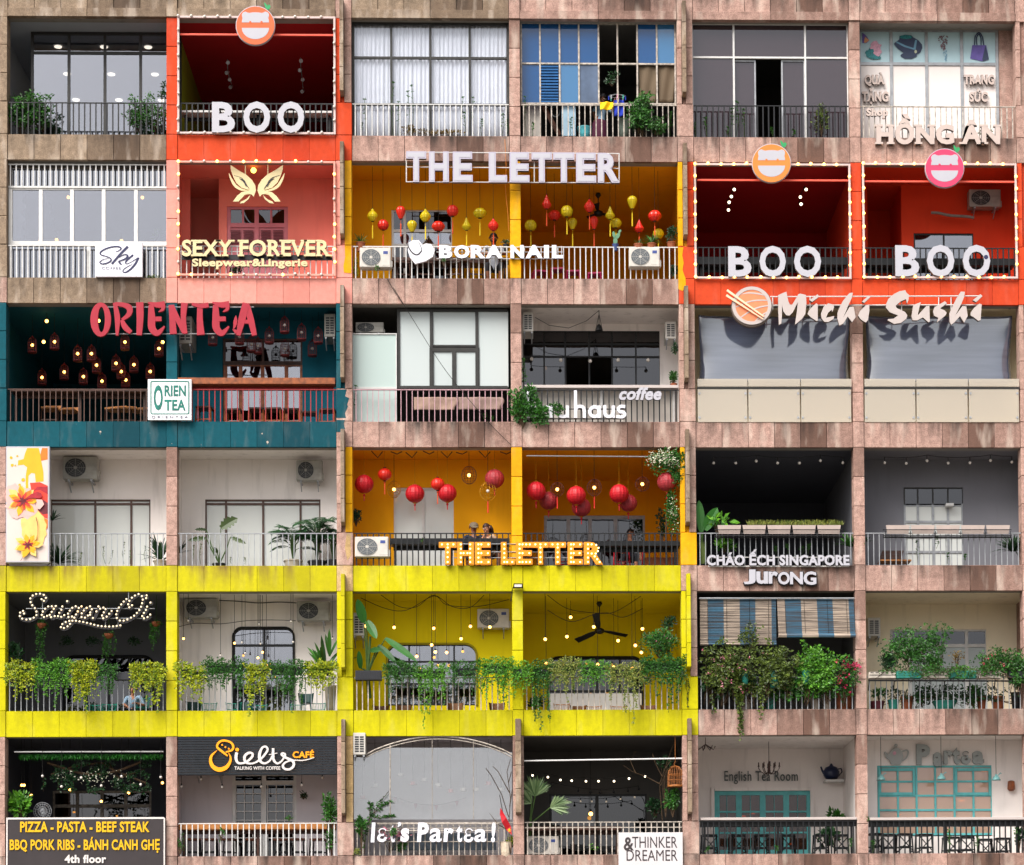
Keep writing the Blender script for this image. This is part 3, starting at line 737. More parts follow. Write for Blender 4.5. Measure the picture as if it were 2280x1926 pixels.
def boo(label,k,spec,y0,y1):
    root=sgn('letter_sign',label,k,spec[0][1],y1,-.12)
    for ch,a,b in spec: fit(root,ch,k,a,y0 if ch=='B' else y0-3,b,y1 if ch=='B' else y1+3,-.13,.09,[LW,LSIDE],.035)
boo('white BOO letters on the railing of the topmost red shopfront',C(1,'A'),[('B',1247,1383),('O',1432,1590),('O',1633,1790)],600,778)
boo('white BOO letters on the railing of the red balcony without air conditioner',C(2,'C'),[('B',326,463),('O',512,668),('O',718,878)],638,818)
boo('white BOO letters on the railing below an air conditioner, one with a sticker',C(2,'C'),[('B',1322,1463),('O',1510,1672),('O',1724,1886)],632,816)
b=MB(); disc(b,C(2,'C'),1862,702,13,-.134,.003,14); tag(b.build('sticker',NAVY,origin=C(2,'C')(1862,702,-.134)),'small blue round sticker on the last white letter','sticker')
# ---------------------------------------------------------------- marquee bulb frames
TUBE=plain('marquee_tube','CDB6B2',.45,0,.08,6); TUBEP=plain('marquee_tube_pink','D69686',.5,0,.08,6)
_bm={}
def bulb_mesh(r,mt):
    if (r,mt.name) not in _bm: b=MB(); b.ball((0,0,0),r,8,5); _bm[(r,mt.name)]=b.mesh('bulb',mt,smooth=True)
    return _bm[(r,mt.name)]
def bulb_at(parent,p,r,mt,name='bulb'):
    o=bpy.data.objects.new(name,bulb_mesh(r,mt)); COL.objects.link(o); o.parent=parent; q=wl(parent); o.location=(p[0]-q[0],p[1]-q[1],p[2]-q[2]); return o
def marquee(label,k,x0,y0,x1,y1,mt,lit,on=BULB_ON):
    root=sgn('marquee_lights',label,k,x0,y1,-.06,'light frame','lightbulb frames around the balconies')
    a=k(x0,y0,-.06); c=k(x1,y1,-.06); t=.024
    for p in ((a[0]-t,a[0]+t,c[2]-t,a[2]+t),(c[0]-t,c[0]+t,c[2]-t,a[2]+t),(a[0]+t,c[0]-t,a[2]-t,a[2]+t),(a[0]+t,c[0]-t,c[2]-t,c[2]+t)):
        b=MB(); b.box(p[0],p[1],-.08,-.035,p[2],p[3]); b.build('frame_bar',mt,root,bevel=.006)
    Wd,Ht=c[0]-a[0],a[2]-c[2]; nx,nz=round(Wd/.28),round(Ht/.28)
    pts=[(a[0]+Wd*i/nx,z) for i in range(nx) for z in (a[2],c[2])]+[(x,a[2]-Ht*i/nz) for i in range(1,nz) for x in (a[0],c[0])]
    for x,z in pts: bulb_at(root,(x+rng.uniform(-.01,.01),-.10,z+rng.uniform(-.005,.02)),.033,on if rng.random()<lit else BULB_OFF)
marquee('unlit bulb frame around the topmost red shopfront',C(1,'A'),1050,100,1970,786,TUBE,0)
marquee('half lit bulb frame around the pink lingerie balcony',C(2,'A'),1050,133,1970,800,TUBEP,.5)
marquee('lit bulb frame around the dark red balcony of the amber disc',C(2,'C'),126,150,1054,828,TUBE,1)
marquee('lit bulb frame around the red balcony of the pink disc',C(2,'C'),1128,148,2046,826,TUBE,1)
# neon bars behind the discs
NEON=plain('coral_bar','F0604C',.4,0,.05,4)
for r,p,x0,x1,yy,lb in ((1,'A',1060,1965,203,'coral bar across the topmost red shopfront'),(2,'C',140,1040,244,'worn coral bar across the dark red balcony'),(2,'C',1138,2035,252,'coral bar across the red balcony above the air conditioner')):
    k=C(r,p); a=k(x0,yy,.1); b_=k(x1,yy,.1); b=MB(); b.box(a[0],b_[0],.08,.12,a[2]-.022,a[2]+.022); tag(b.build('light_bar',NEON,origin=a,bevel=.006),lb,'bar')
# ---------------------------------------------------------------- serif shop letters
k=C(1,'C')
root=sgn('letter_sign','HỒNG ÂN in cream slab serif letters on the white railing',k,1210,858,-.1)
letters(root,'HỒNG ÂN',k,1208,1945,742,858,-.1,.09,[LSTONE,LSIDE],.045,serif=.30)
root=sgn('letter_sign','small word Shop in cream letters on the white railing',k,1148,690,-.04)
letters(root,'Shop',k,1148,1278,645,690,-.04,.06,[LSTONE,LSIDE],.05,serif=.25)
for tx,x0,x1,y0,y1,lb in (('QUÀ',1138,1256,445,503,'QUÀ'),('TẶNG',1122,1280,545,605,'TẶNG'),('TRANG',1730,1910,445,503,'TRANG'),('SỨC',1763,1872,548,606,'SỨC')):
    root=sgn('letter_sign','raised grey word '+lb+' on the white shop panel',k,x0,y1,.52)
    letters(root,tx,k,x0,x1,y0,y1,.49,.06,[LSTONE,LSIDE],.045,serif=.28)
# film pictures on the transom panes
kf=KZ(1920,50,330); FY=.575
def flat(parent,name,k,pts,mt,y,th=.0025): b=MB(); b.kpoly(k,pts,y,y+th); return b.build(name,mt,parent)
NVY=plain('print_navy','34405C',.5,0,.1,5); PBLUE=plain('print_blue','6E9CB8',.5); PPUR=plain('print_purple','6A5AA8',.5,0,.15,8); PPINK=plain('print_pink','E0A8BC',.5,0,.2,20); PTEAL=plain('print_teal','2E8A90',.5,0,.3,25); PBRN=plain('print_brown','8A6A74',.5,0,.3,25); PORG=plain('print_orange','E8A070',.5,0,.2,12)
def el(cx,cy,rx,ry,n=20,rot=0):
    c,s=math.cos(rot),math.sin(rot); return [(cx+rx*math.cos(q)*c-ry*math.sin(q)*s,cy+rx*math.cos(q)*s+ry*math.sin(q)*c) for q in [2*math.pi*i/n for i in range(n)]]
def blob(cx,cy,r,seed,n=22,v=.3,ry=None):
    g=random.Random(seed); ry=ry or r; return [(cx+r*math.cos(2*math.pi*i/n)*(1+g.uniform(-v,v)),cy+ry*math.sin(2*math.pi*i/n)*(1+g.uniform(-v,v))) for i in range(n)]
root=sgn('window_picture','film picture of a dark jewellery bust with a pale necklace',kf,640,500,FY,'picture')
flat(root,'bust',kf,[(525,190),(600,172),(690,180),(720,210),(790,250),(840,310),(845,360),(820,420),(770,450),(765,480),(690,512),(600,510),(540,475),(540,455),(580,430),(500,370),(448,310),(450,290),(520,240)],NVY,FY-.003)
flat(root,'necklace',kf,[(480,262),(600,320),(720,360),(745,245),(772,250),(752,380),(730,385),(590,345),(478,285)],PBLUE,FY-.006)
flat(root,'pendant',kf,el(752,410,18,24),plain('print_silver','C8CCB0',.3),FY-.008); flat(root,'neck_top',kf,el(615,205,92,28),PTEAL,FY-.005)
root=sgn('window_picture','film picture of a violet handbag with two tall handles',kf,1650,540,FY,'picture')
flat(root,'bag',kf,[(1550,320),(1745,320),(1785,520),(1700,548),(1520,508)],PPUR,FY-.003); flat(root,'bag_side',kf,[(1735,325),(1785,520),(1700,545),(1690,520)],NVY,FY-.006)
b=MB(); ribbon(b,kf,[(1580,320),(1590,200),(1640,145),(1690,200),(1710,320)],16,FY-.004,.003); ribbon(b,kf,[(1615,320),(1610,220),(1640,165),(1670,220),(1672,320)],16,FY-.004,.003); b.build('handle',NVY,root)
root=sgn('window_picture','film picture of a beaded flower spray beside the handbag',kf,1150,500,FY,'picture')
b=MB()
for i in range(46): disc(b,kf,1140+rng.gauss(0,45)*(1-i/70),190+i*4.2+rng.uniform(-8,8),rng.uniform(5,13),FY-.003-i*.00003,.002,7)
b.build('beads',PBRN,root); b=MB()
for i in range(14): disc(b,kf,1170+rng.gauss(0,14),400+i*10,rng.uniform(5,10),FY-.003,.002,7)
b.build('stem',PBLUE,root)
root=sgn('window_picture','film picture of a butterfly over a pink and teal flower',kf,100,540,FY,'picture')
flat(root,'wing',kf,[(0,145),(40,170),(75,215),(98,255),(60,290),(0,290)],PPUR,FY-.003); flat(root,'wing_edge',kf,[(40,200),(98,250),(50,288),(20,280)],PORG,FY-.0055)
flat(root,'petal',kf,blob(190,350,75,3),PPINK,FY-.003); flat(root,'petal',kf,blob(110,430,60,4),PTEAL,FY-.0055); flat(root,'petal',kf,blob(215,420,50,6),PPINK,FY-.008); flat(root,'petal',kf,blob(180,490,75,5,ry=35),PTEAL,FY-.007)
# ---------------------------------------------------------------- THE LETTER (white) and BORA NAIL
k=C(2,'B')
root=sgn('letter_sign','large white THE LETTER letters on a wire frame over the lanterns',k,1020,245,-.3)
for ch,a,b_ in (('T',418,532),('H',548,660),('E',683,795),('L',887,990),('E',1005,1117),('T',1130,1245),('T',1253,1372),('E',1382,1495),('R',1505,1628)):
    t=(a-418)/1210; o=fit(root,ch,k,a,68+10*t,b_,242+5*t,-.3,.1,[LSIDE and plain('letter_lilac','AAA4B4',.4,0,.03,5) if 'letter_lilac' not in MATS else MATS['letter_lilac'],LSIDE],.05)
    v=MB(); g=glyph(ch,.012,0)[0]; aa=min(q[0] for q in g);bb=max(q[0] for q in g);cc=min(q[1] for q in g);dd=max(q[1] for q in g)
    p=k(a+9,234+5*t,-.3);q=k(b_-9,76+10*t,-.3)
    glyph_mb(ch,.012,0,lambda v_:p[0]+(v_-aa)/(bb-aa)*(q[0]-p[0]),lambda v_:p[2]+(v_-cc)/(dd-cc)*(q[2]-p[2]),-.306,.01,v).build('letter_face',[LW,LW],o)
b=MB()
for y0,y1 in ((74,82),(158,166),(242,248)):
    b.tube(k(418,y0,-.19),k(1628,y1,-.19),.012,5)
for x in (420,1145,1626): b.tube(k(x,72+8*(x-418)/1200,-.19),k(x,244,-.19),.012,5)
for x in (600,1000,1400): b.tube(k(x,78,-.19),k(x,78,.0),.012,5)
b.build('frame',WHITE,root)
root=sgn('letter_sign','white BORA NAIL letters and heart logo on the white railing',k,900,690,-.08)
for ch,a,b_ in (('B',605,680),('O',690,778),('R',784,868),('A',868,965),('N',1010,1085),('A',1095,1192),('I',1200,1228),('L',1245,1308)): fit(root,ch,k,a,600,b_,675,-.13,.08,[LWB,LDARK],.055)
b=MB(); b.kpoly(k,[(455,572),(490,572),(512,600),(530,590),(560,595),(580,630),(570,665),(530,690),(470,706),(440,670),(428,630),(430,590)],-.13,-.06); b.build('heart',[LWB],root)
b=MB(); ribbon(b,k,[(430,590),(432,612),(455,645),(480,655),(500,640),(506,622),(488,580)],[3,6,7,7,6,4,2],-.1315,.003); b.build('nail_line',LDARK,root)
b=MB()
for y0 in (612,640,678): b.tube(k(590,y0,-.045),k(1308,y0,-.045),.009,5)
for x in (760,955,988,1160,1300): b.tube(k(x,606,-.045),k(x,680,-.045),.008,5)
b.build('frame',WHITE,root)
# ---------------------------------------------------------------- pink balcony: butterfly and serif letters
k=C(2,'A')
root=sgn('letter_sign','SEXY FOREVER in big cream serif letters on the pink balcony',k,1500,690,-.1)
letters(root,'SEXY FOREVER',k,1070,1942,592,688,-.11,.09,[LCREAM,LDARK],.03,serif=.30)
b=MB(); a=k(1070,680,0);c=k(1955,712,0); b.box(a[0],c[0],-.008,.02,c[2],a[2]); b.build('backing_bar',LDARK,root)
root=sgn('letter_sign','Sleepwear and Lingerie in small cream letters on the pink railing',k,1500,750,-.08)
letters(root,'Sleepwear&Lingerie',k,1130,1810,702,748,-.09,.07,[LCREAM,LDARK],.04,serif=.2)
kb=KZ(400,350,360)
root=sgn('butterfly_emblem','cream butterfly emblem hanging under the pink balcony ceiling',kb,1000,600,.1)
def mir(pts,s): return [(995+s*(995-x) if s>0 else x,y_) for x,y_ in pts]
for s in (1,-1):
    b=MB(); b.kpoly(kb,mir([(655,100),(760,170),(860,225),(930,290),(975,360),(985,430),(955,510),(930,480),(860,470),(830,440),(905,425),(800,395),(730,330),(690,250),(660,160)],s),.08,.12); b.build('wing',[LCREAM],root)
    b=MB(); ribbon(b,kb,mir([(637,208),(665,280),(720,370),(800,420),(880,430)],s),[6,26,36,26,6],.085,.04); b.build('wing_edge',LCREAM,root)
    b=MB(); b.kpoly(kb,mir([(688,572),(740,500),(800,450),(870,440),(915,470),(840,485),(790,540),(760,572)],s),.082,.118); b.build('lower_wing',LCREAM,root)
    b=MB(); b.kpoly(kb,mir([(778,598),(790,575),(860,540),(915,488),(890,540),(830,590)],s),.084,.12); b.build('lower_wing',LCREAM,root)
    b=MB(); ribbon(b,kb,mir([(700,235),(800,270),(850,340),(900,410)],s),[4,8,14,4],.077,.004); ribbon(b,kb,mir([(770,275),(830,310),(860,380)],s),[4,26,6],.0765,.004); b.build('wing_marking',LDARK,root)
b=MB()
for x in (848,1140): b.tube(kb(x,230,.1),kb(x,100,.1),.012,5)
b.build('hanger',LCREAM,root)
# ---------------------------------------------------------------- ORIENTEA brush letters and white board
ko=KZ(190,650,400)
root=sgn('letter_sign','red brush lettering ORIENTEA across the teal balcony top',ko,1000,500,-.22)
Yo=-.24
def strokes(name,parent,k,st,y,th,mt):
    b=MB()
    for pts,w_ in st: ribbon(b,k,pts,w_,y,th)
    return b.build(name,mt,parent)
b=MB(); ring(b,ko,178,320,120,198,40,148,Yo,.07,40,186); b.build('letter',LRED,root)
strokes('letter',root,ko,[([(340,125),(372,300),(368,505)],[40,64,30]),([(345,140),(440,150),(510,185),(505,260),(425,325)],[44,52,72,56,30]),([(425,325),(460,405),(530,470)],[40,66,48])],Yo,.07,LRED)
strokes('letter',root,ko,[([(632,120),(636,300),(625,502)],[86,80,62])],Yo,.07,LRED)
def EE(dx): return [([(765+dx,150),(770+dx,300),(775+dx,420),(840+dx,478),(922+dx,400)],[60,84,84,66,16]),([(728+dx,122),(830+dx,150),(925+dx,140)],[16,62,70]),([(905+dx,150),(900+dx,200),(850+dx,232)],[40,40,8]),([(790+dx,315),(885+dx,312)],[56,52])]
strokes('letter',root,ko,EE(0),Yo,.07,LRED)
strokes('letter',root,ko,[([(1000,150),(1010,300),(1022,488)],[66,70,82]),([(1000,160),(1080,330),(1155,470)],[60,60,64]),([(1152,128),(1140,300),(1165,485)],[78,60,44])],Yo,.07,LRED)
strokes('letter',root,ko,[([(1238,140),(1340,162),(1432,150)],[30,50,56]),([(1332,165),(1330,320),(1342,498)],[62,70,90])],Yo,.07,LRED)
strokes('letter',root,ko,EE(748),Yo,.07,LRED)
strokes('letter',root,ko,[([(1868,130),(1820,320),(1778,505)],[80,82,50]),([(1750,275),(1745,340),(1735,400),(1720,430)],[8,44,30,8]),([(1715,430),(1760,470)],[16,50]),([(1875,140),(1925,330),(1965,505)],[66,74,58]),([(1800,345),(1905,345)],[44,44])],Yo,.07,LRED)
b=MB()
for y_ in (178,488): b.tube(ko(250,y_,-.15),ko(1960,y_,-.15),.012,5)
b.build('frame',GREYM,root)
k=C(3,'A'); TL=plain('board_teal','0E7A6C',.5,0,.25,14); BWH=plain('board_white','E0DEE2',.5,0,.02,3)
root=sgn('sign_board','white square ORIENTEA board with a teal stamp border',k,1000,780,-.1)
b=MB(); b.kbox(k,870,540,1127,780,-.14,-.05); b.build('board',BWH,root,bevel=.005)
b=MB(); bp=[(893,553),(1106,553),(1111,558),(1111,738),(1106,744),(893,744),(888,738),(888,558)]
for i in range(8): ribbon(b,k,[bp[i],bp[(i+1)%8]],6,-.142,.004,sm=False)
b.build('border',TL,root)
fit(root,'O',k,904,574,958,724,-.146,.006,[TL,TL],.03,name='lettering')
letters(root,'RIEN',k,968,1094,576,640,-.146,.006,[TL,TL],.03,per=False,name='lettering'); letters(root,'TEA',k,968,1092,660,724,-.146,.006,[TL,TL],.03,per=False,name='lettering')
letters(root,'ORIENTEA',k,892,1106,756,770,-.146,.005,[NAVY,NAVY],.0,per=False,name='lettering',track=.35)
# ---------------------------------------------------------------- sky coffee board
ks=KZ(200,530,140); Ys=-.1
root=sgn('sign_board','white Sky Coffee board with navy script on the balcony railing',ks,950,1285,Ys)
b=MB(); a=ks(190,130,Ys); c=ks(1745,1285,Ys); b.box(a[0],c[0],Ys,Ys+.09,c[2],a[2]); b.build('board',plain('board_bright','E4E2EA',.4,0,.01,3),root,bevel=.005)
strokes('script',root,ks,[([(850,460),(960,420),(1040,350),(980,295),(850,282),(650,315),(450,395),(345,490),(380,560),(520,600),(650,650),(705,705),(680,770),(560,835),(430,858),(340,830),(345,780),(450,710),(620,670)],[16,28,44,46,46,46,46,48,36,30,34,42,44,42,40,34,26,16,10]),
 ([(1265,280),(1000,545),(728,862)],[78,70,58]),([(900,680),(1060,585),(1180,548),(1258,595),(1180,690),(950,772)],[16,24,34,60,54,24]),([(955,770),(1000,835),(1075,892)],[40,64,12]),
 ([(1440,560),(1290,685),(1190,800),(1230,858),(1380,790),(1600,655)],[66,64,46,26,20,28]),([(1620,645),(1520,840),(1380,1010),(1200,1135),(1095,1110),(1170,1000),(1400,872)],[66,70,62,44,30,24,10])],Ys-.004,.005,NAVY)
letters(root,'COFFEE',ks,402,1038,958,1054,Ys-.004,.005,[NAVY,NAVY],.0,per=False,name='lettering',track=.12)
# ---------------------------------------------------------------- bauhaus
kh=KZ(1150,850,380)
root=sgn('letter_sign','white lowercase bauhaus letters low on the black railing',kh,900,440,-.08)
def bowl(b,cx,cy,r,w_,y=-.1): ring(b,kh,cx,cy,r,r,r-w_,r-w_,y,.07,28)
def lt(f,*a):
    b=MB(); f(b); return b.build('letter',[LWB],root)
def bar(b,x0,y0,x1,y1,y=-.102): b.kbox(kh,x0,y0,x1,y1,y,y+.07)
lt(lambda b:(bowl(b,200,365,75,38),bar(b,125,115,162,440)))
lt(lambda b:(bowl(b,365,365,75,38),bar(b,405,290,442,440)))
lt(lambda b:(bar(b,500,290,537,380),ribbon(b,kh,[(518,375),(530,415),(570,424),(612,415),(624,375)],38,-.1,.07),bar(b,606,290,643,440)))
lt(lambda b:(bar(b,703,105,742,440),ribbon(b,kh,[(722,370),(735,315),(780,300),(820,318),(830,375)],38,-.1,.07),bar(b,812,372,850,440)))
lt(lambda b:(bowl(b,955,365,78,38),bar(b,990,290,1030,440)))
lt(lambda b:(bar(b,1062,285,1100,385),ribbon(b,kh,[(1081,380),(1095,415),(1130,424),(1170,412),(1182,375)],38,-.1,.07),bar(b,1164,290,1203,440)))
lt(lambda b:ribbon(b,kh,[(1330,305),(1280,300),(1245,325),(1260,360),(1310,375),(1325,405),(1290,430),(1222,425)],36,-.1,.07))
b=MB(); b.tube(kh(150,335,-.03),kh(1330,335,-.03),.014,5); b.tube(kh(150,455,-.03),kh(1330,455,-.03),.014,5); b.build('frame',BLACK,root)
root=sgn('letter_sign','slanted white word coffee high on the black railing',kh,1500,230,-.1)
letters(root,'coffee',kh,1255,1775,115,222,-.12,.07,[LW,LDARK],.04,shear=.25,cap='x')
# ---------------------------------------------------------------- sushi sign
k1=KZ(1620,630,300); k2=KZ(1920,630,320); Ym=-.42
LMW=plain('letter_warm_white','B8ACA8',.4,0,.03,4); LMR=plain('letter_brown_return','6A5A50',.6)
root=sgn('letter_sign','white brush lettering Michi Sushi with a round sushi disc',k1,1500,600,Ym)
def pl(k,pts): b=MB(); b.kpoly(k,pts,Ym,Ym+.012); b.build('letter',LMW,root); b=MB(); b.kpoly(k,pts,Ym+.0125,Ym+.10); return b.build('letter_return',LMR,root)
pl(k1,[(785,190),(845,160),(912,135),(925,205),(945,290),(970,345),(1005,330),(1060,240),(1095,175),(1125,165),(1215,185),(1222,320),(1205,480),(1150,560),(1045,645),(1070,480),(1090,295),(1010,455),(960,505),(910,500),(865,440),(845,345),(843,500),(832,630),(795,648),(785,400)])
pl(k1,[(1310,370),(1375,315),(1398,330),(1398,580),(1378,590),(1290,530),(1240,480),(1258,430)]); pl(k1,[(1268,265),(1395,175),(1416,205),(1400,228),(1312,292)])
pl(k1,[(1490,365),(1560,315),(1640,335),(1650,380),(1622,450),(1610,415),(1560,460),(1525,540),(1655,510),(1640,560),(1560,605),(1500,602),(1455,545),(1448,470)])
pl(k1,[(1730,390),(1780,290),(1850,200),(1890,155),(1940,150),(1930,220),(1870,350),(1830,450),(1790,540),(1890,370),(1955,370),(1985,530),(1930,607),(1862,520),(1790,630),(1735,660),(1700,550),(1705,460)])
pl(k2,[(50,325),(100,310),(103,400),(82,540),(50,575),(-20,530),(-60,475),(-35,410)]); pl(k2,[(-5,270),(95,180),(116,205),(30,288)])
pl(k2,[(625,105),(640,140),(680,175),(670,250),(650,297),(635,235),(560,265),(485,330),(500,365),(620,420),(655,470),(640,520),(560,580),(460,595),(365,540),(378,525),(450,520),(520,470),(400,425),(345,360),(345,310),(380,230),(460,160),(540,120)])
pl(k2,[(740,320),(852,278),(830,350),(805,470),(930,335),(975,330),(982,560),(960,570),(880,500),(795,545),(730,540),(715,485)])
pl(k2,[(1200,265),(1230,295),(1130,370),(1200,400),(1226,435),(1210,470),(1085,572),(1105,505),(1045,475),(1028,410),(1050,350)])
pl(k2,[(1430,125),(1490,128),(1480,200),(1440,300),(1350,475),(1455,335),(1510,340),(1532,480),(1480,577),(1420,480),(1340,570),(1290,607),(1268,555),(1265,440),(1310,340),(1370,220)])
pl(k2,[(1575,430),(1620,365),(1700,300),(1735,310),(1718,540),(1685,550),(1610,490),(1575,472)]); pl(k2,[(1605,250),(1715,163),(1746,190),(1655,277)])
SAL=plain('sushi_salmon','E0845A',.45,0,.06,8); b=MB(); disc(b,k1,375,365,318,Ym+.02,.12,48,ry=312); b.build('disc_body',LMR,root)
b=MB(); ring(b,k1,375,350,305,295,252,245,Ym-.01,.03,48); b.build('disc_rim',LMW,root)
b=MB(); disc(b,k1,375,350,252,Ym,.02,48,ry=245); b.build('sushi_slice',SAL,root)
strokes('sushi_lines',root,k1,[([(190,180),(320,155),(460,165),(580,190)],[4,20,24,20]),([(130,375),(300,300),(450,270),(640,270)],[16,22,22,16]),([(200,535),(380,420),(500,375),(640,350)],[18,24,24,16]),([(420,605),(520,510),(630,440)],[20,22,16])],Ym-.002,.003,LMW)
b=MB(); a0=k1(-20,110,Ym-.05)
ribbon(b,k1,[(-10,110),(560,520)],[34,22],Ym-.04,.03,sm=False); ribbon(b,k1,[(-20,190),(550,560)],[34,14],Ym-.05,.03,sm=False); b.build('chopsticks',plain('chopstick','F4C8A8',.5,0,.05,5),root)
b=MB()
b.tube(k1(660,215,-.3),k2(1720,190,-.3),.014,5); b.tube(k1(660,348,-.3),k2(1720,320,-.3),.014,5)
for kk,x in ((k1,700),(k1,1280),(k2,1110),(k2,570),(k2,1290)): b.tube(kk(x,210,-.3),kk(x,420,-.3),.012,5); b.tube(kk(x,215,-.3),kk(x,215,.02),.012,5)
b.build('frame',WHITE,root)
# ---------------------------------------------------------------- CHAO ECH / jurong
k=C(4,'C')
root=sgn('letter_sign','CHÁO ẾCH SINGAPORE in wide white letters below the planter rails',k,620,803,-.12)
letters(root,'CHÁO ẾCH SINGAPORE',k,198,1048,738,800,-.13,.09,[LW,LSIDE],.042)
b=MB(); b.tube(k(205,806,-.06),k(1045,806,-.06),.014,5); b.tube(k(205,752,-.03),k(1045,752,-.03),.01,5); b.build('frame',WHITE,root)
root=sgn('letter_sign','white rounded JurONG letters with grey edges on the stone ledge',k,630,918,-.1)
for ch,a,b_,y0,y1 in (('J',417,488,824,912),('u',492,562,836,910),('r',566,622,836,908),('O',622,692,838,914),('N',694,770,838,912),('G',774,850,836,916)):
    fit(root,ch,k,a-4,y0-3,b_+5,y1+8,-.08,.07,[LDARK,LDARK],.05,name='letter_backing'); fit(root,ch,k,a,y0,b_,y1,-.115,.03,[LW,LSIDE],.035)
# ---------------------------------------------------------------- THE LETTER marquee
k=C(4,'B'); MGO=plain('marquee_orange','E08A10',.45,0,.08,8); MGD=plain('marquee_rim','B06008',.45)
root=sgn('marquee_letters','orange THE LETTER letters studded with glowing bulbs on the black railing',k,1070,755,-.12)
STK={'T':[((.05,0),(.95,0)),((.5,.18),(.5,1))],'H':[((.1,0),(.1,1)),((.9,0),(.9,1)),((.33,.5),(.67,.5))],'E':[((.1,0),(.1,1)),((.36,0),(1,0)),((.36,.5),(.95,.5)),((.36,1),(1,1))],'L':[((.1,0),(.1,1)),((.42,1),(1,1))],
 'R':[((.12,0),(.12,1)),((.38,0),(.7,.03)),((.86,.2),(.82,.38)),((.66,.52),(.38,.52)),((.6,.68),(.95,1))]}
BM=emit('marquee_bulb','FFDC90',2.6)
for ch,a,b_ in (('T',608,700),('H',712,798),('E',812,895),('L',960,1030),('E',1045,1130),('T',1138,1222),('T',1235,1320),('E',1338,1415),('R',1430,1530)):
    o=fit(root,ch,k,a-4,628,b_+4,756,-.12,.08,[MGO,MGD],.055,name='letter')
    for (x0,y0),(x1,y1) in STK[ch]:
        xa,ya=a+10+(b_-a-20)*x0,642+y0*100; xb,yb=a+10+(b_-a-20)*x1,642+y1*100
        n_=max(1,round(math.hypot(xb-xa,yb-ya)/27))
        for i in range(n_+1): bulb_at(o,k(xa+(xb-xa)*i/n_,ya+(yb-ya)*i/n_,-.13),.0185,BM)
b=MB()
for y_ in (640,685,718): b.tube(k(690,y_,-.03),k(1440,y_,-.03),.01,5)
b.build('frame',GREYM,root)
# ---------------------------------------------------------------- Saigon script of bulbs
kg=KZ(20,1300,360); Yg=-.05
SG_=[[(195,385),(182,350),(145,372),(140,418),(172,450),(226,462),(275,458),(320,438),(355,405),(355,360),(334,315),(302,278),(280,238),(277,190),(307,152),(352,132),(402,128),(450,143),(478,182),(452,220),(422,200)],
[(578,322),(605,287),(554,291),(507,293),(468,322),(438,360),(424,402),(452,430),(492,415),(526,402),(552,363),(578,322),(545,432),(591,418)],[(690,293),(677,336),(650,376),(633,418),(676,428),(715,405)],[(752,225)],
[(902,312),(862,291),(818,310),(786,347),(763,386),(769,430),(815,423),(866,397),(888,356),(937,291)],[(937,291),(888,356),(845,438),(820,478),(790,518),(757,550),(711,572),(670,560),(690,520),(733,494),(780,480),(866,478),(912,486),(960,493),(1008,505),(1056,517),(1102,530),(1150,541),(1197,548),(1246,551),(1295,553),(1345,550),(1392,545),(1440,538)],
[(1003,310),(967,345),(940,382),(938,430),(982,438),(1020,410),(1050,370),(1048,292),(1003,310)],[(1070,330),(1048,400),(1085,443),(1130,358),(1156,293),(1178,322)],[(1220,307),(1248,328),(1225,370),(1203,410),(1218,446),(1262,425),(1295,388),(1326,350)],
[(1590,278),(1555,305),(1540,265),(1556,220),(1588,180),(1627,152),(1674,133),(1716,160),(1728,205),(1720,252),(1706,297),(1684,340),(1652,377),(1617,413),(1576,438),(1530,462),(1482,476),(1432,475),(1394,442),(1386,395),(1398,350),(1420,308),(1450,267),(1482,230),(1518,198)],
[(1778,150),(1772,186)],[(1828,243)],[(1784,296),(1769,338),(1743,377),(1722,418),(1744,447),(1790,430),(1825,398)]]
root=sgn('bulb_script','cursive Saigon sign outlined with round bulbs in the yellow balcony',kg,900,570,Yg)
BS=emit('script_bulb','F6E2BC',.35); nb=0; rest=MB()
b=MB()
for st in SG_:
    if len(st)>1: ribbon(b,kg,[(x+10,y_+14) for x,y_ in st],42,Yg+.03,.06)
    else: disc(b,kg,st[0][0]+8,st[0][1]+10,28,Yg+.03,.06,14)
b.build('script_body',LDARK,root)
for st in SG_:
    for x,y_ in st:
        if nb<100: bulb_at(root,kg(x,y_,Yg),.022,BS); nb+=1
        else: rest.ball(kg(x,y_,Yg),.022,8,5)
tag(rest.build('bulb',BS,root,True),kind='stuff')
b=MB()
for y_,x0,x1 in ((320,220,1880),(446,180,1720)): b.tube(kg(x0,y_,Yg+.08),kg(x1,y_,Yg+.08),.010,5)
for x,y0,y1 in ((433,200,360),(708,400,500),(985,320,440),(1246,450,550),(1410,500,540),(1545,90,320),(1745,140,370)): b.tube(kg(x,y0,Yg+.085),kg(x,y1,Yg+.085),.009,5)
b.tube(kg(433,320,Yg+.08),kg(433,320,.3),.012,5); b.build('frame',GREYM,root)
# ---------------------------------------------------------------- 4th floor board, ielts board, thinker board
k=C(6,'A')
root=sgn('sign_board','dark board with yellow PIZZA PASTA BEEF STEAK menu and 4th floor',k,500,880,-.14)
b=MB(); b.kbox(k,44,590,963,905,-.13,-.06); b.build('board',plain('board_charcoal','322A2C',.5,0,.12,3),root)
b=MB(); 
for q in ((37,583,44,912),(963,583,970,912),(44,583,963,590),(44,905,963,912)): b.kbox(k,q[0],q[1],q[2],q[3],-.14,-.05)
b.build('frame',INKW,root)
for tx,x0,x1,y0,y1 in (('PIZZA - PASTA - BEEF STEAK',118,880,606,668),('BBQ PORK RIBS - BÁNH CANH GHẸ',57,940,712,773)): letters(root,tx,k,x0,x1,y0,y1,-.15,.02,[INKY,LDARK],.03)
letters(root,'4th floor',k,380,625,802,850,-.15,.02,[INKW,LDARK],.035)
ki=KZ(440,1630,300); Yi=-.06
